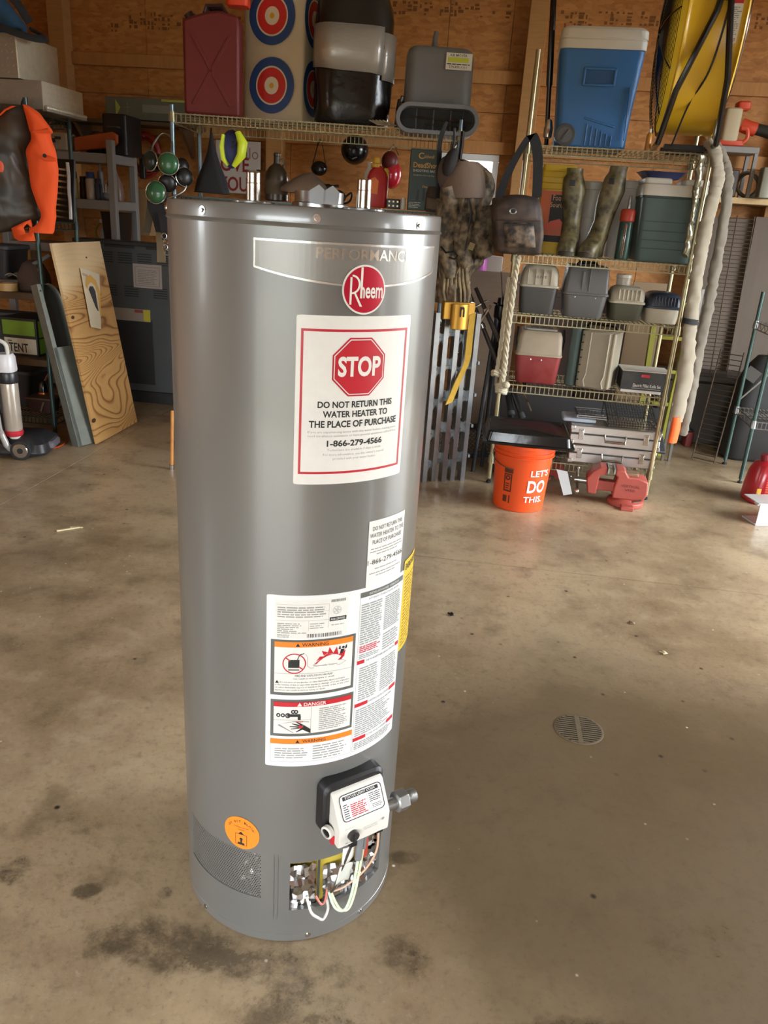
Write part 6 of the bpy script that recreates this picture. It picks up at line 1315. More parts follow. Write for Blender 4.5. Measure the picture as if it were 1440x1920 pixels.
# right outline of the dark body, then the orange sleeve beside it, top to bottom: (y, left x, right x)
dark = [(196, -20, 45), (205, -40, 52), (225, -60, 56), (250, -70, 58), (280, -72, 52), (300, -74, 50), (330, -76, 56), (360, -78, 62), (385, -80, 72), (402, -80, 76), (415, -80, 60), (428, -80, 30), (433, -80, 5)]
rings = []
for i, (y, a, b) in enumerate(dark):
    A, B = pt(a, y, JY) - J0, pt(b, y, JY) - J0; w = (B - A).x; m_ = (A + B) / 2
    rings.append([m_ + Vector((w / 2 * cos(t), (.05 + .05 * sin(PI * i / 13)) * sin(t), 0)) for t in [2 * PI * q / 64 for q in range(64)]])
MB().soft(rings, 5, amp=.022, sc=7, stretch=(1, 1, .7)).build('dark_body', JDK, jk, ang=75)
org = [(197, 46, 50), (205, 47, 64), (215, 50, 76), (228, 53, 86), (240, 56, 94), (247, 58, 97), (250, 60, 92), (262, 61, 95), (276, 54, 100), (290, 50, 104), (310, 53, 108), (330, 56, 110), (350, 60, 108), (370, 66, 106), (390, 72, 104), (405, 76, 104), (420, 70, 102), (430, 58, 101), (437, 60, 99)]
rings = []
for i, (y, a, b) in enumerate(org):
    A, B = pt(a, y, JY - .05) - J0, pt(b, y, JY - .05) - J0; w = (B - A).x; m_ = (A + B) / 2
    rings.append([m_ + Vector((w / 2 * cos(t), (.035 + .03 * sin(PI * min(1, i / 12))) * sin(t), 0)) for t in [2 * PI * q / 40 for q in range(40)]])
MB().soft(rings, 3, amp=.007, sc=9, stretch=(1, 1, .6)).build('orange_sleeve', JOR, jk, ang=60)
P = [(57, 281), (60, 290), (70, 294), (88, 302), (106, 303), (105, 296), (90, 291), (70, 287)]
k = MB(); k.loft([[pt(x, y, JY - .118 + .03 * abs(x - 82) / 26) - J0 for x, y in P], [pt(x, y, JY - .105 + .03 * abs(x - 82) / 26) - J0 for x, y in P]]).build('pocket_flap', JOR, jk, .002)
q = pt(84, 292, JY - .120) - J0; MB().cyl(q, q + Vector((0, -.006, 0)), .011, n=14).build('button', INK, jk)
P = [(58, 247), (97, 249), (90, 240), (62, 243)]
MB().loft([[pt(x, y + 2, JY - .115) - J0 for x, y in P], [pt(x, y, JY - .09) - J0 for x, y in P]]).build('collar_fold', JOR, jk, .002)
P = [(22, 428), (28, 446), (36, 452), (66, 452), (62, 432), (58, 412), (46, 416)]; H = [(44, 427), (48, 437), (55, 436), (56, 423), (51, 420), (46, 424), (45, 426)]
k = MB(); n = len(P); vs = [pt(x, y, JY - .06) - J0 for x, y in P] + [pt(x, y, JY - .06) - J0 for x, y in H]
k.add(vs, [(i, (i + 1) % n, n + (i + 1) % n, n + i) for i in range(n)]); k.build('hem_strap', JOR, jk, solid=.012)
P = [(0, 213), (8, 205), (22, 198), (30, 199), (12, 207), (2, 216), (-10, 224), (-12, 218)]
MB().loft([[pt(x, y, JY - .10) - J0 for x, y in P], [pt(x, y, JY - .06) - J0 for x, y in P]]).build('orange_collar', JOR, jk, .002)
MB().ell(pt(1, 313, JY - .10) - J0, (.02, .01, .035)).build('red_badge', mat('badge_coral', (226, 96, 66), .5), jk)
MB().tube([pt(40, 200, JY) - J0, pt(42, 190, JY + .05) - J0, pt(44, 186, JY + .12) - J0], .006, 6).build('hang_loop', WEBB, jk)
# second shelf: wrench rack
c = thing('wrench_set', 'tray of shiny wrenches standing upright behind the orange sleeve', 'tool set', on(118, 5.35, 1.409), -.25); 
MB().box((0, .03, .19), (.17, .02, .38), (-.12, 0, 0)).build('tray', BLACK, c, .003)
for i in range(9):
    z = .03 + i * .036; L = .13 - i * .005; o = MB().box((-.01, .0 + z * .12, z), (L, .008, .012), (0, .06, 0)).ell((-.01 - L / 2, z * .12, z - .004), (.016, .006, .013), 10, 6).lathe([(.007, -.004), (.0125, -.004), (.0125, .004), (.007, .004)], 12, (-.01 + L / 2, z * .12, z), (0, 1, 0), caps=False); o.build('wrench', CHROME, c)
k = MB().tube(curve([(.07, -.012, .02), (.065, 0, .12), (.055, .012, .2), (.055, .02, .28), (.045, .03, .36)], 5), .011, 8, flat=.5); k.build('bright_rail', mat('rail_white', (216, 216, 218), .25, .3), c)
c = thing('bright_packets', 'blue and red packets lying on the dark wooden shelf behind the jacket', 'packets', on(128, 5.45, 1.28), -.2)
c.location.z = .0; bpy.data.objects.remove(c)
# shelf of odds and ends beneath
WSZ = .964
c = thing('tape_roll', 'roll of tan packing tape lying on the wooden shelf of the left rack', 'tape', on(16, 5.22, WSZ), 0)
MB().lathe([(.042, 0), (.062, .001), (.062, .05), (.042, .05), (.042, 0)], 32, caps=False).build('tape_layers', mat('tape_tan', (196, 160, 102), .35, var=.15, scale=20), c); MB().lathe([(.0415, .0005), (.038, .0005), (.038, .0495), (.0415, .0495)], 28, caps=False).build('card_core', CARD, c)
c = thing('flat_carton', 'flattened grey carton lying behind the tape roll', 'carton', on(22, 5.36, WSZ), LRA); MB().rb((0, 0, 0), [(0, .26, .16, .01), (.06, .26, .16, .01), (.064, .25, .15, .01)]).build('carton', mat('carton_taupe', (104, 94, 84), .7, var=.15, scale=7), c); MB().box((.03, -.081, .035), (.14, .002, .03)).build('printed_band', mat('band_brown', (84, 68, 56), .7), c)
c = thing('plastic_wrap', 'crumpled clear plastic packet lying on the flat carton', 'packet', on(38, 5.34, WSZ + .065), .2); MB().grid(lambda a, b: (-.08 + .16 * a, -.05 + .1 * b, .012 + .018 * sin(a * 7 + b * 3) * sin(b * 5 + 1) + .012), 10, 8).build('film', mat('cling_film', ''), c, ang=15, solid=.002)
c = thing('brown_bag', 'brown cloth bundle behind the front post of the left rack', 'bag', on(66, 5.36, WSZ), .1); MB().rb((0, 0, 0), [(0, .17, .2, .05), (.02, .19, .22, .06), (.10, .18, .2, .06), (.17, .12, .14, .05), (.19, .06, .08, .03)], 5).build('bundle', mat('cloth_brown', (84, 66, 56), .85, var=.2, scale=10, bump=.3, bscale=10), c, ang=70)
MB().tube(curve([(.02, -.05, .17), (.08, -.06, .2), (.13, -.05, .235)]), .013, 8).build('pipe_end', GREYP, c); MB().grid(lambda a, b: (.06 + .02 * sin(PI * b), -.108 + .01 * a, .02 + .13 * b), 3, 8).build('paper_strip', mat('kraft_light', (150, 124, 92), .7), c, solid=.003)
TGN = mat('tent_green', (120, 160, 44), .5, var=.2, scale=7); 
c = thing('tent_carton', 'lime green and black carton labelled TENT on the left rack', 'carton', on(40, 5.27, .534), LRA - .05)
MB().box((0, .13, .125), (.265, .26, .25)).build('carton', mat('carton_near_black', (34, 36, 30), .6), c, .003); f = front(-.0012)
MB().quad(-.12, .135, .118, .232, f).build('green_face', TGN, c); o = MB().quad(-.115, .012, .122, .115, f).build('white_panel', mat('panel_white', (204, 202, 184), .55), c)
MB().text('TENT', -.085, .022, .145, .060, front(-.0022), .02, 2).bars(-.09, .092, -.06, .10, 1, front(-.0022), 1, .8, 0).build('lettering', INK, o)
k = MB()
for z0, z1 in ((.015, .115), (.125, .235)): k.quad(.018, z0, .235, z1, side(.1337)); 
k.build('green_end', TGN, c)
# floor shelf
c = thing('parts_crate', 'small dark crate with red edges on the bottom wire shelf of the left rack', 'crate', on(72, 5.22, .15), -.1)
MB().rb((0, .08, 0), [(0, .16, .12, .01), (.09, .18, .14, .01), (.09, .165, .125, .01), (.012, .15, .11, .01)]).build('crate_body', mat('crate_dark', (56, 34, 30), .6), c); MB().rbox((0, .08, .09), (.19, .15, .012), .01, .003).build('rim', mat('crate_rim', (96, 74, 60), .6), c); MB().box((.03, .004, .045), (.012, .004, .07), (0, .4, 0)).build('strap', mat('tan_strap', ''), c)
c = thing('small_motor', 'small dark motor with a copper band standing on the bottom shelf', 'motor', on(85, 5.36, .15), 0); MB().lathe([(.04, 0), (.045, .01), (.04, .06), (.03, .08), (.035, .1), (.03, .17), (.015, .2)], 18).build('housing', BLACKG, c); MB().lathe([(.036, .095), (.039, .1), (.039, .115), (.036, .12)], 18, caps=False).build('copper_band', mat('copper', (170, 104, 62), .3, .9), c); MB().tube(curve([(.01, 0, .19), (.05, 0, .25), (.10, -.02, .26), (.11, -.03, .22)]), .008, 6).build('hose', mat('copper_dull', (120, 70, 46), .5), c)
# vacuum cleaner
VDK = mat('vacuum_dark', (40, 40, 42), .35); VSI = mat('vacuum_silver', (176, 172, 168), .3, .3)
vc_ = thing('vacuum_cleaner', 'upright vacuum cleaner with a clear silver canister and white top standing on the floor', 'vacuum cleaner', Vector((-2.42, 4.68, 0)), .12)
k = MB().rb((.10, .12, .02), [(0, .30, .36, .06), (.02, .32, .38, .07), (.07, .30, .34, .07), (.11, .20, .22, .06)], 5); k.build('floor_head', VDK, vc_, .003)
MB().rbox((.23, .12, .04), (.10, .16, .05), .02, .01).build('head_panel', mat('vacuum_panel', (96, 92, 100), .4), vc_)
w_ = MB().cyl((.115, -.085, .062), (.115, -.02, .062), .062, n=28).build('wheel', RUBBER, vc_, .004); MB().lathe([(.018, .003), (.042, .003), (.046, 0), (.042, -.003), (.018, -.003)], 24, (.115, -.086, .062), (0, -1, 0), caps=False).build('wheel_ring', CHROME, w_)
for a in range(5): MB().cyl((.115 + .03 * cos(a * 1.257), -.088, .062 + .03 * sin(a * 1.257)), (.115 + .03 * cos(a * 1.257), -.084, .062 + .03 * sin(a * 1.257)), .009, n=10).build('wheel_spoke', DKGREY, w_)
MB().rb((-.05, .1, .1), [(0, .2, .2, .05), (.2, .17, .18, .05), (.55, .13, .15, .04), (.8, .08, .1, .03), (.98, .05, .06, .02)], 5).build('spine', VDK, vc_, .003)
MB().lathe([(.046, .16), (.053, .18), (.053, .46), (.05, .47)], 28, (.055, .02, 0)).build('dirt_canister', mat('canister_clear', (186, 174, 158), .18, .2, var=.3, scale=10), vc_)
MB().lathe([(.05, .135), (.055, .15), (.055, .165), (.05, .17)], 28, (.055, .02, 0)).build('red_base_ring', RED, vc_); MB().rb((.06, .02, .115), [(0, .06, .06, .02), (.04, .09, .08, .03)]).build('canister_foot', WHITEP, vc_)
MB().lathe([(.053, .47), (.057, .48), (.057, .53), (.052, .54)], 28, (.055, .02, 0)).build('filter_band', VDK, vc_); MB().rb((.05, .02, .54), [(0, .108, .115, .04), (.01, .116, .12, .045), (.09, .108, .112, .045), (.11, .085, .09, .035)], 5).build('canister_top', mat('vacuum_white', (214, 212, 214), .3), vc_, .002)
MB().tube(curve([(.085, -.03, .655), (.08, -.035, .71), (.04, -.03, .735), (-.02, -.0, .735), (-.04, .04, .72)]), .012, 8).build('carry_handle', WHITEP, vc_); MB().tube([(.03, -.031, .748), (-.02, -.004, .75), (-.045, .036, .735)], .009, 8).build('red_trim', RED, vc_)
k = MB(); n = 30
k.lathe([(.026 + .004 * (i % 2), .34 + .017 * i) for i in range(n)], 18, (-.035, -.04, 0)); k.build('ribbed_hose', mat('hose_grey', (112, 106, 92), .4), vc_)
MB().tube([(-.03, -.06, .34), (-.0, -.07, .2), (.03, -.06, .09), (.06, -.04, .05)], [.016, .016, .02, .026], 12).build('lower_pipe', VSI, vc_); MB().tube([(-.005, -.075, .60), (.005, -.078, .4), (.015, -.078, .16)], .008, 8).build('pipe_highlight', VSI, vc_)
MB().rb((-.03, .02, .86), [(0, .06, .06, .02), (.08, .09, .07, .03), (.13, .05, .05, .02)]).build('hose_elbow', mat('elbow_grey', (84, 82, 88), .4), vc_); MB().rbox((-.015, -.03, .83), (.045, .02, .012), .005, .002).box((-.012, -.03, .80), (.008, .012, .06)).build('white_clip', WHITEP, vc_)
MB().tube(curve([(-.09, -.02, .62), (-.075, -.06, .45), (-.06, -.07, .3), (-.08, -.06, .2), (-.12, -.02, .18)]), .006, 6).build('power_cord', BLACK, vc_)
c = thing('orange_cord', 'thin orange cord lying on the floor before the left rack', 'cord', on(118, 5.0, 0), 0); q = [floor_pt(x, y) - floor_pt(118, 835) for x, y in ((86, 842), (98, 842), (110, 839), (118, 835), (126, 829))]
c.location = floor_pt(118, 835); MB().tube(curve([p + Vector((0, 0, .006)) for p in q]), .005, 6).build('cord_line', mat('cord_orange', (196, 78, 36), .5), c)
# leaning plywood with a blade package stuck to it
def ply_mat():
    m = bpy.data.materials.new('plywood_face'); m.use_nodes = True; n = m.node_tree; p = n.nodes['Principled BSDF']; L = n.links.new
    tc = n.nodes.new('ShaderNodeTexCoord').outputs['Object']; mp_ = n.nodes.new('ShaderNodeMapping'); mp_.inputs['Scale'].default_value = (.5, 1, 2.3); L(tc, mp_.inputs[0])
    t = n.nodes.new('ShaderNodeTexNoise'); t.inputs['Scale'].default_value = 1.15; t.inputs['Detail'].default_value = 2.; t.inputs['Roughness'].default_value = .35; t.inputs['Distortion'].default_value = .5; L(mp_.outputs[0], t.inputs[0])
    a = n.nodes.new('ShaderNodeMath'); a.operation = 'MULTIPLY'; a.inputs[1].default_value = 40.; L(t.outputs[0], a.inputs[0])
    b = n.nodes.new('ShaderNodeMath'); b.operation = 'FRACT'; L(a.outputs[0], b.inputs[0])
    r = n.nodes.new('ShaderNodeValToRGB'); e = r.color_ramp.elements
    e[0].position = 0; e[0].color = (*lin((206, 160, 96)), 1); e[1].position = 1; e[1].color = (*lin((206, 160, 96)), 1)
    for pos, col in ((.5, (200, 152, 90)), (.72, (138, 90, 42)), (.86, (196, 148, 86))): q = e.new(pos); q.color = (*lin(col), 1)
    L(b.outputs[0], r.inputs[0])
    n2 = n.nodes.new('ShaderNodeTexNoise'); n2.inputs['Scale'].default_value = 60.; L(mp_.outputs[0], n2.inputs[0])
    x = n.nodes.new('ShaderNodeMix'); x.data_type = 'RGBA'; x.blend_type = 'MULTIPLY'; x.inputs[0].default_value = .3; L(r.outputs[0], x.inputs[6]); L(n2.outputs['Color'], x.inputs[7])
    # sanded pale head of the board with a slanting edge of its own
    s = n.nodes.new('ShaderNodeSeparateXYZ'); L(tc, s.inputs[0])
    z = n.nodes.new('ShaderNodeMath'); z.operation = 'MULTIPLY_ADD'; z.inputs[1].default_value = -.25; L(s.outputs[0], z.inputs[0]); L(s.outputs[2], z.inputs[2])
    g = n.nodes.new('ShaderNodeMapRange'); g.interpolation_type = 'SMOOTHSTEP'; g.inputs[1].default_value = .90; g.inputs[2].default_value = 1.06; L(z.outputs[0], g.inputs[0])
    y = n.nodes.new('ShaderNodeMix'); y.data_type = 'RGBA'; y.inputs[7].default_value = (*lin((222, 196, 152)), 1); L(x.outputs[2], y.inputs[6])
    h = n.nodes.new('ShaderNodeMath'); h.operation = 'MULTIPLY'; h.inputs[1].default_value = .85; L(g.outputs[0], h.inputs[0]); L(h.outputs[0], y.inputs[0])
    L(y.outputs[2], p.inputs['Base Color']); p.inputs['Roughness'].default_value = .6
    return m
A, B, D = floor_pt(183, 834), floor_pt(258, 792), pt(100, 450, 5.10)
wv = (B - A); wv.z = 0; pw = wv.length; X_ = wv.normalized(); up = (D - A); up -= X_ * up.dot(X_); ph = 1.30; Zv = up.normalized(); Yv = Zv.cross(X_)
ply = thing('plywood_board', 'tall plywood offcut with bold wavy grain leaning against the left rack', 'board', A, 0)
ply.matrix_world = Matrix(((X_.x, Yv.x, Zv.x, A.x), (X_.y, Yv.y, Zv.y, A.y), (X_.z, Yv.z, Zv.z, .004), (0, 0, 0, 1)))
MB().box((pw / 2, .010, ph / 2), (pw, .018, ph)).build('sheet', ply_mat(), ply, .001)
f = front(-.0004); k = MB()
for x, z, r in ((.05, .84, .022), (.02, .16, .03), (.33, .88, .012), (.40, 1.20, .012), (.34, .98, .009)): k.ring((x, z), 0, r, f, 14, .5)
k.build('knot', mat('knot_brown', (66, 42, 24), .7), ply)
pk = thing('blade_package', 'white and tan card package with a dark blade stuck on the plywood', 'package', (0, 0, 0), 0); pk.matrix_world = ply.matrix_world @ Matrix.Translation((.30, -.012, .74)) @ Matrix.Rotation(R_(13), 4, 'Y')
MB().rb((0, 0, 0), [(0, .13, .006, .002), (.38, .25, .006, .002)]).build('card', mat('card_white', (206, 192, 164), .6), pk); f = front(-.0042)
k = MB(); P = [(-.09, .27), (-.07, .33), (-.01, .355), (.06, .33), (.10, .26), (.085, .09), (.07, .08), (.065, .24), (.04, .29), (-.01, .305), (-.055, .28), (-.07, .25)]
k.poly([P[0], P[1], P[10], P[11]], f).poly([P[1], P[2], P[9], P[10]], f).poly([P[2], P[3], P[8], P[9]], f).poly([P[3], P[4], P[7], P[8]], f).poly([P[4], P[5], P[6], P[7]], f); k.build('tan_print', mat('print_amber', (206, 158, 76), .5), pk)
MB().prism([(-.05, .25), (-.03, .275), (.005, .28), (.03, .25), (.045, .12), (.02, .14)], -.008, -.004).build('blade', mat('blade_dark', (62, 62, 66), .4, .3), pk)
MB().bars(-.11, .335, -.04, .352, 2, f, 3, .5, .3).build('print_lines', mat('print_rust', (150, 84, 60), .5), pk)
# grey steel channel leaning by the plywood
A, D = floor_pt(147, 839), pt(90, 533, 5.16); B = floor_pt(184, 829)
wv = B - A; X_ = wv.normalized(); up = D - A; up -= X_ * up.dot(X_); hh = up.length; Zv = up.normalized(); Yv = Zv.cross(X_)
ch = thing('steel_channel', 'galvanised grey steel channel leaning between the rack post and the plywood', 'channel', A, 0); ch.matrix_world = Matrix(((X_.x, Yv.x, Zv.x, A.x), (X_.y, Yv.y, Zv.y, A.y), (X_.z, Yv.z, Zv.z, .004), (0, 0, 0, 1)))
GAL = mat('galvanised', (128, 132, 122), .5, .4, var=.25, scale=14); w = wv.length
MB().box((.016, 0, hh / 2), (.032, .006, hh)).box((.003, .03, hh / 2), (.006, .06, hh)).build('flange', GAL, ch, .001)
MB().box((w / 2, .058, hh / 2), (w, .005, hh)).build('web', mat('galvanised_shaded', (84, 84, 78), .5, .4, var=.2, scale=10), ch)  # darker copy of the galvanised steel: shade of the recess in its colour
MB().box((w / 2, .0, hh * .31), (w - .004, .006, hh * .62)).build('lower_face', GAL, ch, .001)
MB().loft([[(w * .55 + (w * .45) * (1 - (1 - t) ** 2) if 0 else w * .5 + w * .5 * sin(t * PI / 2), -.004 if s else .05, hh * (1.0 - .12 * (1 - cos(t * PI / 2))) if t < 1 else hh * .62) for t in [i / 8 for i in range(9)]] for s in (0, 1)], caps=False, closed=False).build('curved_lip', GAL, ch, solid=.004)
MB().cyl((.016, -.004, hh * .96), (.016, .004, hh * .96), .007, n=10).build('bolt_hole', INK, ch)
# grey louvred appliance back
AY = 6.32
ap = thing('appliance_panel', 'dark grey louvred appliance standing with its sticker covered back to the room', 'appliance', Vector((pt(262, 760, AY).x, AY, 0)), YAW)
APM = mat('appliance_grey', (82, 86, 86), .45, .3, var=.15, scale=4); aw = .98; ah = 1.26; ax = .02
MB().box((ax, .1, ah / 2 + .05), (aw, .2, ah - .1)).build('cabinet', APM, ap, .006); MB().box((ax, .09, ah - .005), (aw + .02, .22, .03)).build('top_edge', mat('appliance_edge', (52, 54, 54), .4, .3), ap, .004)
MB().box((ax, .1, .05), (aw - .06, .18, .09)).build('plinth', INK, ap)
LV = mat('louvre_dark', (38, 40, 40), .6)
for bx, bz, n_ in [(-.40 + .16 * i, ah - .15, 5) for i in range(6)] + [(.20, .86, 5), (.36, .62, 6), (.36, .44, 5), (.36, .30, 5), (-.04, .86, 5), (-.22, .86, 5)]:
    k = MB()
    for j in range(n_): k.box((ax + bx, -.001, bz + j * .018), (.115, .006, .008))
    k.build('louvre', LV, ap)
for z in (ah - .03,):
    for x in (-.12, .22): MB().box((ax + x, -.004, z), (.24, .012, .018)).build('top_slot', LV, ap)
MB().box((ax - .15, -.003, .42), (.55, .006, .52)).build('lower_cover', mat('cover_black', (34, 35, 35), .5), ap, .002)
o = MB().box((ax + .10, -.004, 1.02), (.235, .003, .18)).build('paper_sticker', mat('sticker_grey', (168, 158, 150), .6), ap); MB().frame(ax + .0, .945, ax + .2, 1.09, .003, front(-.006)).bars(ax + .02, .96, ax + .18, 1.075, 9, front(-.006), 3, .3).build('print_lines', mat('print_taupe', (120, 108, 102), .6), o)
o = MB().box((ax - .07, -.007, .715), (.36, .003, .095)).build('rating_sticker', mat('sticker_taupe', (150, 138, 122), .6), ap); MB().quad(ax + .055, .67, ax + .11, .76, front(-.0095)).build('yellow_print', mat('sticker_yellow', (190, 178, 50), .5), o); MB().quad(ax - .02, .735, ax + .05, .758, front(-.0095)).build('red_print', mat('sticker_rust', (140, 66, 50), .5), o)
MB().rbox((ax - .26, -.008, .50), (.06, .006, .14), .02, .002).build('cover_plate', mat('plate_grey', (108, 108, 100), .6), ap)
# grey plastic shelving behind, with its cans
GS = mat('shelf_grey_plastic', (142, 140, 138), .55, var=.08, scale=8); GSD = mat('shelf_grey_dark', (84, 82, 80), .6)
GY = 6.62; gx1 = pt(213, 300, GY).x; gw = 1.0
gs = thing('plastic_shelving', 'grey plastic shelving unit behind the wrench set holding spray cans', 'shelving unit', Vector((gx1, GY, 0)), YAW)
ZS = (1.90, 1.555, 1.20, .55, .1)
for z in ZS: MB().box((-gw / 2, .2, z - .035), (gw, .42, .07)).build('shelf', GS, gs, .006)
for x in (-.025, -gw + .025):
    for y in (.012, .40): MB().box((x, y, 1.0), (.055, .055, 2.0 if y < .1 else 1.95)).build('post', GS, gs, .006)
def gsp(px, z, d=.12): return on(px, GY + d, z)
c = thing('chainsaw', 'chainsaw with a dirty white body and orange bar cover atop the grey shelving', 'chainsaw', gsp(120, 1.902), YAW)
MB().rbox((-.04, 0, .0), (.24, .16, .13), .03, .01).build('engine_body', mat('chainsaw_white', (160, 148, 126), .55, var=.2, scale=10), c); MB().box((-.05, -.082, .07), (.06, .006, .03)).box((.0, -.082, .09), (.05, .006, .02)).build('vent', BLACK, c)
MB().tube(curve([(-.12, 0, .1), (-.08, 0, .19), (.04, 0, .19), (.08, -.02, .12)]), .012, 8).build('front_handle', BLACK, c)
MB().loft([[(.10, y, .055 + .05 * s) for y, s in ((-.02, -1), (.02, -1), (.02, 1), (.02, 1), (-.02, 1))], [(.42, y, .105 + .055 * s) for y, s in ((-.02, -1), (.02, -1), (.02, 1), (.02, 1), (-.02, 1))], [(.455, y, .11 + .03 * s) for y, s in ((-.02, -1), (.02, -1), (.02, 1), (.02, 1), (-.02, 1))]]).build('bar_cover', mat('scabbard_orange', (176, 82, 36), .55, var=.15, scale=10), c, .006)
c = thing('black_case', 'black plastic case at the end of the grey shelving beside the red cord coil', 'case', gsp(232, 1.902, .31), YAW); MB().rbox((0, 0, 0), (.20, .3, .30), .02, .008).build('case_body', BLACK, c); MB().tube([(-.05, -.15, .2), (-.04, -.18, .2), (.04, -.18, .2), (.05, -.15, .2)], .008, 6).build('handle', DKGREY, c)
c = thing('power_tool', 'small dark power tool lying behind the chainsaw bar cover', 'tool', gsp(182, 1.902, .3), YAW); MB().rbox((0, 0, 0), (.16, .1, .10), .03, .01).build('motor_body', BLACK, c); MB().lathe([(.05, .0), (.05, .05), (.03, .06)], 18, (0, 0, .10)).build('gear_head', DKGREY, c)
def can(px, label, r, h, m, cm, d=.1, z=1.557): 
    c = thing('spray_can', label, 'can', gsp(px, z, d), 0, 'cans on the grey shelving'); MB().lathe([(r * .95, 0), (r, .004), (r, h * .72), (r * .8, h * .78), (r * .6, h * .8)], 18).build('can_body', m, c); MB().lathe([(r * .82, h * .74), (r * .84, h * .76), (r * .84, h * .97), (r * .78, h)], 16).build('cap', cm, c)
can(172, 'white spray can with a blue cap on the grey shelving', .038, .205, mat('can_white', (186, 180, 172), .4, .2), mat('cap_blue', (44, 74, 150), .4))
can(140, 'dull yellow can behind the wrench set', .035, .20, mat('can_ochre', (150, 132, 70), .45), BLACK); can(158, 'dark can between the yellow can and the blue capped can', .03, .17, mat('can_dark', ''), BLACK, .16)
can(186, 'dark blue bottle right of the blue capped spray can', .03, .16, mat('can_navy', (50, 60, 84), .4), mat('cap_navy', (34, 42, 66), .4))
c = thing('caulk_tube', 'grey caulking tube standing beside the dark blue bottle', 'tube', gsp(191, 1.557, .2), 0); MB().lathe([(.022, 0), (.024, .002), (.024, .21), (.008, .23), (.005, .28)], 14).build('tube_body', GREYP, c)
c = thing('work_glove', 'pair of white and grey work gloves heaped on the grey shelving', 'gloves', gsp(200, 1.557, .14), 0)
for i in range(5): MB().tube([(-.03 + .014 * i, 0, .03), (-.035 + .02 * i, -.02, .08), (-.04 + .024 * i, -.03, .12 - .01 * abs(i - 2))], [.016, .013, .008], 8).build('finger', mat('glove_white', (176, 168, 158), .8), c)
MB().ell((0, 0, .035), (.05, .035, .035)).build('palm', GREYP, c)
c = thing('clear_sack', 'clear sack of reddish parts leaning in the grey shelving', 'sack', gsp(217, 1.557, .24), 0); MB().rb((0, 0, 0), [(0, .12, .09, .03), (.05, .14, .11, .04), (.14, .12, .09, .04), (.21, .05, .04, .015), (.26, .02, .02, .008)], 4).build('sack_body', mat('sack_reddish', (126, 96, 84), .35, var=.5, var2=(150, 140, 130), scale=18), c, ang=60)
c = thing('cleaner_bottle', 'pale blue trigger bottle on the lower grey shelf', 'bottle', gsp(199, 1.202, .12), 0); MB().lathe([(.035, 0), (.038, .005), (.038, .12), (.016, .16), (.016, .18)], 18).build('body', mat('bottle_pale_blue', (160, 176, 190), .35), c); MB().box((-.008, 0, .195), (.06, .025, .03)).build('trigger_head', WHITEP, c, .003)
c = thing('hose_loop', 'yellow green hose looped behind the pale blue bottle', 'hose', gsp(205, 1.202, .3), 0); MB().tube([(.11 * cos(t * PI / 10), 0, .10 + .09 * sin(t * PI / 10)) for t in range(20)], .010, 8, closed=True).build('hose', mat('hose_lime', (146, 146, 62), .5), c)
c = thing('dark_tote', 'black tote bin on the lower grey shelf', 'bin', gsp(222, 1.202, .16), YAW); MB().rb((0, 0, 0), [(0, .14, .2, .02), (.26, .17, .24, .02), (.27, .18, .25, .02)]).build('tote_body', BLACK, c)
# ================= right rear corner and right edge =================
def wlr(px, py, off=.1): return wl(px, py, off)
t = thing('wall_bench', 'pine plank shelf along the back wall at the right edge', 'shelf', Vector((0, 0, 0)), 0)
p = wl(1400, 372, .36); t.location = p; t.rotation_euler.z = YAW
MB().box((.45, .22, -.02), (1.5, .46, .045)).build('plank', mat('bench_pine', (206, 176, 128), .65, var=.15, scale=5, stretch=(8, 1, 1)), t, .003)
for x in (-.25, .6, 1.1): MB().prism([(.03, -.045), (.42, -.045), (.42, -.40)], x - .02, x + .02, 'yz').build('bracket', STUD, t)
BZ = p.z + .004
t = thing('plastic_rack', 'small grey plastic rack standing on the pine plank', 'rack', wl(1352, 374, .36), YAW); t.location.z = BZ; H3 = .36
for z in (H3,): MB().box((.03, .12, z - .02), (.36, .26, .045)).build('rack_top', GS, t, .005)
for x in (-.135, .195):
    for y in (.01, .23): MB().box((x, y, (H3 - .04) / 2), (.03, .03, H3 - .04)).build('rack_post', GS, t, .004)
t = thing('leaf_blower', 'orange and beige leaf blower with a black tube on the grey plastic rack', 'leaf blower', t.location + Vector((.02, .10, H3 + .004)), YAW)
BO = mat('blower_orange', (206, 70, 40), .5); BGE = mat('blower_beige', (188, 172, 142), .55)
MB().rbox((-.03, 0, .03), (.13, .16, .24), .03, .01).build('engine_cover', BGE, t); MB().rbox((-.01, .0, 0), (.2, .15, .05), .02, .01).build('base', BO, t); MB().rbox((.04, 0, .26), (.10, .12, .06), .02, .01).build('top_housing', BO, t)
MB().tube(curve([(.05, -.02, .16), (.11, -.03, .14), (.16, -.03, .13)]), .05, 14).build('fan_housing', BO, t); MB().tube(curve([(.14, -.03, .135), (.22, -.05, .12), (.34, -.08, .08), (.5, -.1, .05)]), .042, 14).build('blower_tube', mat('tube_black', (44, 40, 36), .55), t)
MB().tube(curve([(.06, -.06, .02), (.10, -.07, .06), (.09, -.07, .12), (.05, -.06, .13)]), .014, 8).build('trigger_handle', mat('handle_orange', (224, 92, 66), .45), t)
t = thing('wire_coil', 'tangle of coiled grey brown wire on the pine plank', 'wire', wl(1402, 372, .34), YAW); t.location.z = BZ; k = MB(); rd = random.Random(8)
for i in range(9):
    a, tl = .08 + .02 * rd.random(), rd.uniform(-.5, .5); k.tube([(a * cos(q * PI / 10), .05 + a * sin(q * PI / 10) * .25 + .02 * i * .3, .10 + a * sin(q * PI / 10) + tl * .03 * cos(q * PI / 10)) for q in range(20)], .006, 6, closed=True)
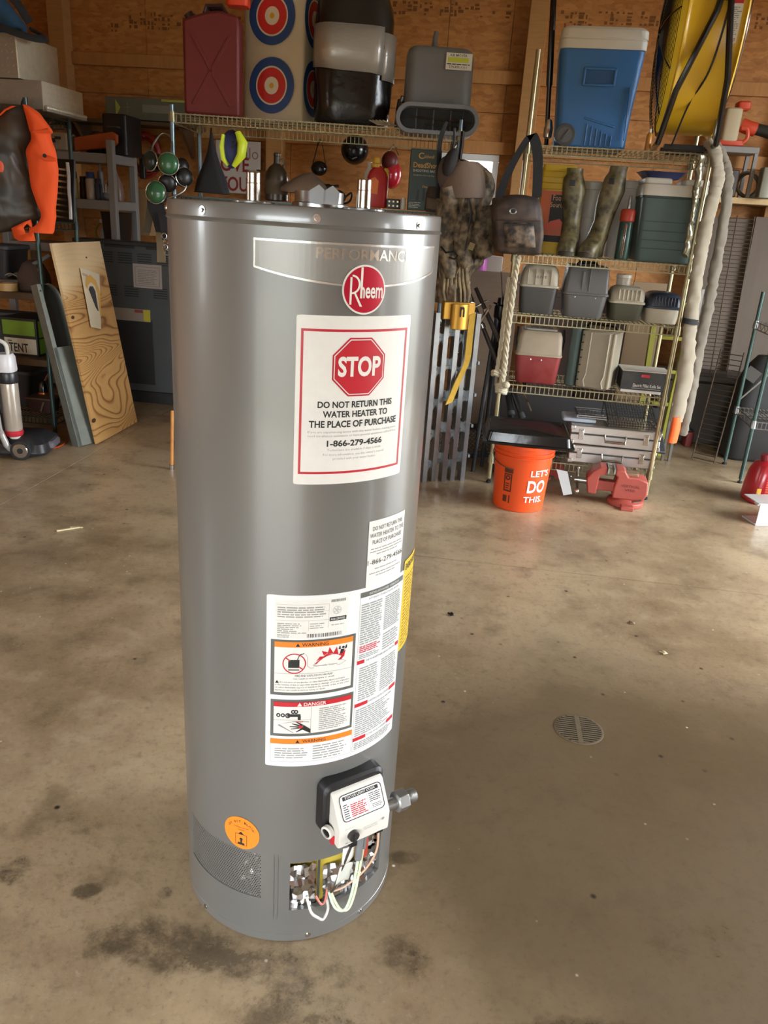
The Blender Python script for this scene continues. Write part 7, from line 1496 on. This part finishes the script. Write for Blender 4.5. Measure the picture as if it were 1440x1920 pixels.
k.v = [(x, y, max(z, .003)) for x, y, z in k.v]; k.build('coil_loops', mat('wire_drab', (104, 92, 74), .5), t, kind='stuff')
t = thing('metal_switch_box', 'grey metal box with a red button beside the coiled wire', 'box', wl(1428, 374, .42), YAW); t.location.z = BZ; MB().rbox((0, 0, 0), (.09, .10, .22), .01, .004).build('box_body', mat('box_grey_metal', (128, 126, 112), .45, .4), t); MB().rbox((.025, -.054, .11), (.03, .008, .045), .004, .002).build('red_button', mat('button_red', (214, 74, 44), .4), t)
t = thing('dark_charger', 'dark charger standing under the grey plastic rack', 'charger', wl(1362, 374, .28), YAW); t.location.z = BZ; MB().rbox((0, 0, 0), (.10, .12, .2), .02, .008).build('charger_body', mat('charger_brown', (62, 50, 42), .55), t); MB().box((-.02, -.062, .13), (.05, .006, .03)).build('charger_panel', CARD, t)
# brown boards leaning below the plank
BRD = mat('dark_plywood', (98, 84, 70), .65, var=.25, scale=4, stretch=(3, 1, .5))
for px, w, lb, n in ((1412, .62, 'wide brown plywood sheet leaning below the pine plank at the right edge', 0), (1318, .48, 'brown plywood sheet leaning behind the wire grid', 1)):
    p = wl(px, 700, .46 - .06 * n); b = thing('plywood_sheet', lb, 'board', (p.x, p.y, 0), YAW, None, (R_(-4), 0, YAW)); MB().box((.10, 0, .9 + .0), (w, .018, 1.70 - .04 * n)).build('sheet', BRD, b, .002)
    b.location.z = .012
# wire grid and ladder leaning in the corner
RST = mat('rusty_wire', (78, 62, 48), .6, .4)
def grid_panel(name, label, P0, P1, T0, m, nr, r, mid=0):          # bottom left, bottom right, top left points
    X_ = (P1 - P0); w = X_.length; X_.normalize(); up = T0 - P0; up -= X_ * up.dot(X_); h = up.length; Z_ = up.normalized(); Y_ = Z_.cross(X_)
    t = thing(name, label, 'wire panel', P0, 0); t.matrix_world = Matrix(((X_.x, Y_.x, Z_.x, P0.x), (X_.y, Y_.y, Z_.y, P0.y), (X_.z, Y_.z, Z_.z, P0.z), (0, 0, 0, 1)))
    for x in [0, w] + [w * (i + 1) / (mid + 1) for i in range(mid)]: MB().cyl((x, 0, 0), (x, 0, h), r * 1.5, n=8).build('upright', m, t)
    for i in range(nr): MB().cyl((0, 0, h * (i + .3) / nr), (w, 0, h * (i + .3) / nr), r, n=6).build('rung', m, t)
    return t
A, B = floor_pt(1297, 862), floor_pt(1338, 872); grid_panel('wire_ladder', 'narrow dark wire ladder panel standing on the floor behind the rod sleeves', A + Vector((0, 0, .01)), B + Vector((0, 0, .01)), pt(1322, 650, 5.85), RST, 22, .0035)
p = Vector((2.36, 6.18, .62)); grid_panel('wire_grid', 'tall brown wire grid leaning in front of the brown plywood', pt(1300, 700, 6.25), pt(1362, 706, 6.2), pt(1318, 400, 6.5), RST, 40, .003, 1)
# low dark clutter under it
t = thing('storage_chest', 'long dark chest standing against the back wall under the boards', 'chest', Vector((wl(1330, 740, .86).x, wl(1330, 740, .86).y, 0)), YAW)
MB().rbox((.35, .15, 0), (1.5, .34, .50), .02, .01).build('chest_body', mat('chest_dark', (70, 64, 58), .6, var=.15, scale=4), t); MB().rbox((.35, .15, .505), (1.54, .37, .05), .02, .008).build('lid', mat('chest_lid', (58, 54, 50), .5), t)
for x in (.32, .48): MB().tube([(x - .02, -.02, .47), (x, -.035, .44), (x + .02, -.02, .47)], .005, 6).build('latch_ring', STEEL, t)
t = thing('red_box', 'small red object on the floor behind the rod sleeves', 'box', on(1286, 6.1, .0), .1); MB().rbox((0, 0, 0), (.06, .08, .12), .01, .004).build('box_body', mat('dull_red', (120, 44, 40), .5), t); MB().rbox((0, 0, .121), (.05, .06, .015), .01, .003).build('box_lid', BLACK, t)
NYL = mat('dark_nylon', (40, 39, 38), .75, bump=.3, bscale=10)
t = thing('black_bag', 'black cloth bag slumped against the dark green post at the right edge', 'bag', Vector((2.80, 5.88, 0)), -.1)
MB().rb((0, 0, 0), [(0, .42, .30, .1), (.03, .48, .36, .12), (.25, .46, .34, .12), (.5, .40, .3, .1), (.68, .30, .22, .08), (.78, .16, .12, .04)], 6).build('bag_body', NYL, t, ang=70)
MB().tube(curve([(-.2, -.12, .45), (-.1, -.17, .6), (.02, -.15, .74), (.1, -.1, .8)]), .013, 8, flat=.4).build('strap', mat('strap_grey', (112, 108, 98), .8), t); MB().box((-.16, -.17, .66), (.10, .008, .09), (0, .5, -.3)).build('patch_label', mat('patch_grey', (90, 88, 84), .7), t)
# right edge rack
rk = rack('wire_shelving_unit', 'dark green wire rack cut by the right edge of the picture', Vector((2.45, 5.16, 0)), RRA - .02, 1.2, .46, (1.25, 1.25, 1.25, 1.25), (.44, 1.05), mat('green_post', ''), mat('chrome_wire', (140, 142, 140), .3, .8))
# red can and aluminium channel at the right edge
t = thing('fuel_can', 'glossy red plastic fuel can on the floor at the right edge', 'fuel can', Vector((2.47, 4.80, 0)), .05)
RC = mat('can_bright_red', (176, 34, 44), .28, coat=.3, var=.1, scale=6)
MB().rb((0, 0, 0), [(0, .27, .2, .06), (.012, .29, .22, .07), (.10, .285, .215, .07), (.2, .26, .2, .07), (.25, .22, .17, .06), (.275, .14, .11, .04)], 6).build('body', RC, t, .003); MB().tube(curve([(-.02, 0, .26), (.02, 0, .33), (.09, 0, .33), (.12, 0, .25)]), .016, 8).build('handle', RC, t); MB().cyl((-.06, 0, .26), (-.07, 0, .31), .028, n=16).build('cap', mat('cap_dark_red', (112, 24, 30), .4), t)
MB().rbox((-.115, -.104, .075), (.03, .004, .035), .003, .001).build('yellow_label', mat('print_gold', (196, 140, 40), .5), t); MB().bars(-.08, .06, .0, .2, 9, front(-.112), 4, .4, .5).build('raised_print', mat('print_dull_gold', (176, 96, 50), .5), t)
t = thing('aluminium_channel', 'pale aluminium channel offcut lying on the floor in front of the red fuel can', 'channel', floor_pt(1416, 984) , .12)
AC = mat('channel_white', (200, 202, 200), .4, .4, var=.1, scale=10); MB().box((.2, .08, .133), (.42, .17, .006)).build('top_flange', AC, t, .001); MB().box((.2, .0, .07), (.40, .006, .13)).build('web', AC, t, .001); MB().box((.2, .06, .004), (.42, .15, .008)).build('bottom_flange', AC, t, .001); MB().box((.2, .02, .128), (.43, .04, .014), (.15, 0, 0)).build('bent_lip', AC, t, .001)
# black pole beside the blue cooler
A = rr(1024, ZT, .12); t = thing('black_pole', 'long black pole standing beside the blue cooler and running out of the picture', 'pole', A, 0); top = pt(1041, -60, A.y + .05) - A
MB().tube([(0, 0, 0), top * .35, top * .36, top], [.012, .013, .018, .016], 12).build('shaft', BLACKG, t); MB().lathe([(.012, 0), (.024, .01), (.026, .05), (.018, .09), (.012, .1)], 16, (0, 0, .04)).build('reel_seat', CHROME, t)
# debris on the floor
rd = random.Random(12)
for x, y, lb in ((1185, 1168, 'small crumpled leaf on the floor beyond the drain'), (846, 1152, 'tiny dark chip on the floor right of the heater'), (1243, 1224, 'tiny pale pebble on the floor beyond the drain'), (128, 993, 'pale wood splinter on the floor at far left')):
    p = floor_pt(x, y); t = thing('floor_scrap', lb, 'scrap', p, rd.uniform(0, 3)); m = {'small': mat('leaf_brown', (134, 116, 88), .8), 'tiny dark': BLACK}.get('small' if 'leaf' in lb else 'tiny dark' if 'dark' in lb else '', mat('splinter', (206, 190, 152), .8))
    if 'splinter' in lb: MB().box((0, 0, .004), (.11, .012, .006), (0, 0, .2)).box((.04, .012, .004), (.06, .008, .005), (0, 0, -.3)).build('chip', m, t)
    else: MB().grid(lambda a, b: (-.016 + .032 * a, -.01 + .02 * b, .003 + .008 * sin(a * 5) * sin(b * 4) ** 2), 5, 4).build('chip', m, t, solid=.002)

# clutter seen through the right rack and the left rack
t = thing('tan_board', 'tan board standing behind the beige tool case shelf', 'board', on(1168, 6.0, 0), -.1); MB().box((0, 0, .62), (.26, .02, 1.24)).build('board', mat('tan_ply', (142, 118, 88), .7, var=.2, scale=4, stretch=(1, 1, .4)), t, .002)
t = thing('lime_ladder', 'lime yellow folded step ladder standing behind the knife box', 'ladder', on(1212, 5.75, 0), -.1); LM = mat('ladder_lime', (150, 148, 54), .5)
for x in (-.10, .10): MB().box((x * 1.1, 0, .6), (.035, .05, 1.2), (0, x * .3, 0)).build('stile', LM, t, .002)
for i in range(5): MB().box((0, 0, .16 + i * .24), (.22, .045, .025)).build('step', LM, t, .002)
t = thing('dark_cabinet', 'dark brown cabinet standing behind the lower shelves of the brassy rack', 'cabinet', on(1065, 6.25, 0), YAW)
DC = mat('cabinet_brown', (66, 48, 38), .6, var=.2, scale=4); MB().box((0, .2, .55), (.80, .38, 1.10)).build('carcass', DC, t, .004)
for x in (-.2, .2): o = MB().box((x, .0, .55), (.38, .02, 1.04)).build('door', DC, t, .003); MB().tube([(x * .2, -.012, .55), (x * .2, -.03, .6), (x * .2, -.012, .65)], .006, 6).build('handle', STEEL, o)
t = thing('steel_bars', 'pair of grey steel bars standing right of the lime ladder', 'bars', on(1246, 5.6, 0), 0)
for x in (-.02, .03): MB().box((x, 0, .62), (.018, .018, 1.24)).build('bar', STEEL, t)
DT = mat('tote_dark', (38, 36, 36), .55)
for i, (a, d, z, w, h, dp_, lb) in enumerate(((.62, .28, .9845, .62, .25, .27, 'black storage tote at the back of the upper wooden shelf'), (.66, .405, .5545, .66, .22, .12, 'dark storage tote behind the lime tent carton'), (.55, .30, .155, .60, .25, .27, 'dark storage tote at the back of the bottom wire shelf'))):
    t = thing('storage_tote', lb, 'tote', ll(a, d, z), LRA); MB().rb((0, 0, 0), [(0, w * .9, dp_ * .9, .03), (h * .9, w, dp_, .03)]).build('tub', DT, t); MB().rbox((0, 0, h * .9), (w * 1.03, dp_ + .02, h * .12), .03, .005).build('lid', DKGREY, t)
A = floor_pt(322, 880); t = thing('wooden_stick', 'short orange wooden stick leaning half hidden behind the left edge of the heater', 'stick', A, 0)
MB().cyl((0, 0, .004), pt(323, 770, A.y + .10) - A, .011, n=10).build('shaft', mat('stick_orange', (196, 130, 56), .6, var=.3, scale=20), t); MB().cyl((0, 0, .0), (0, 0, .03), .015, n=10).build('ferrule', CHROME, t)
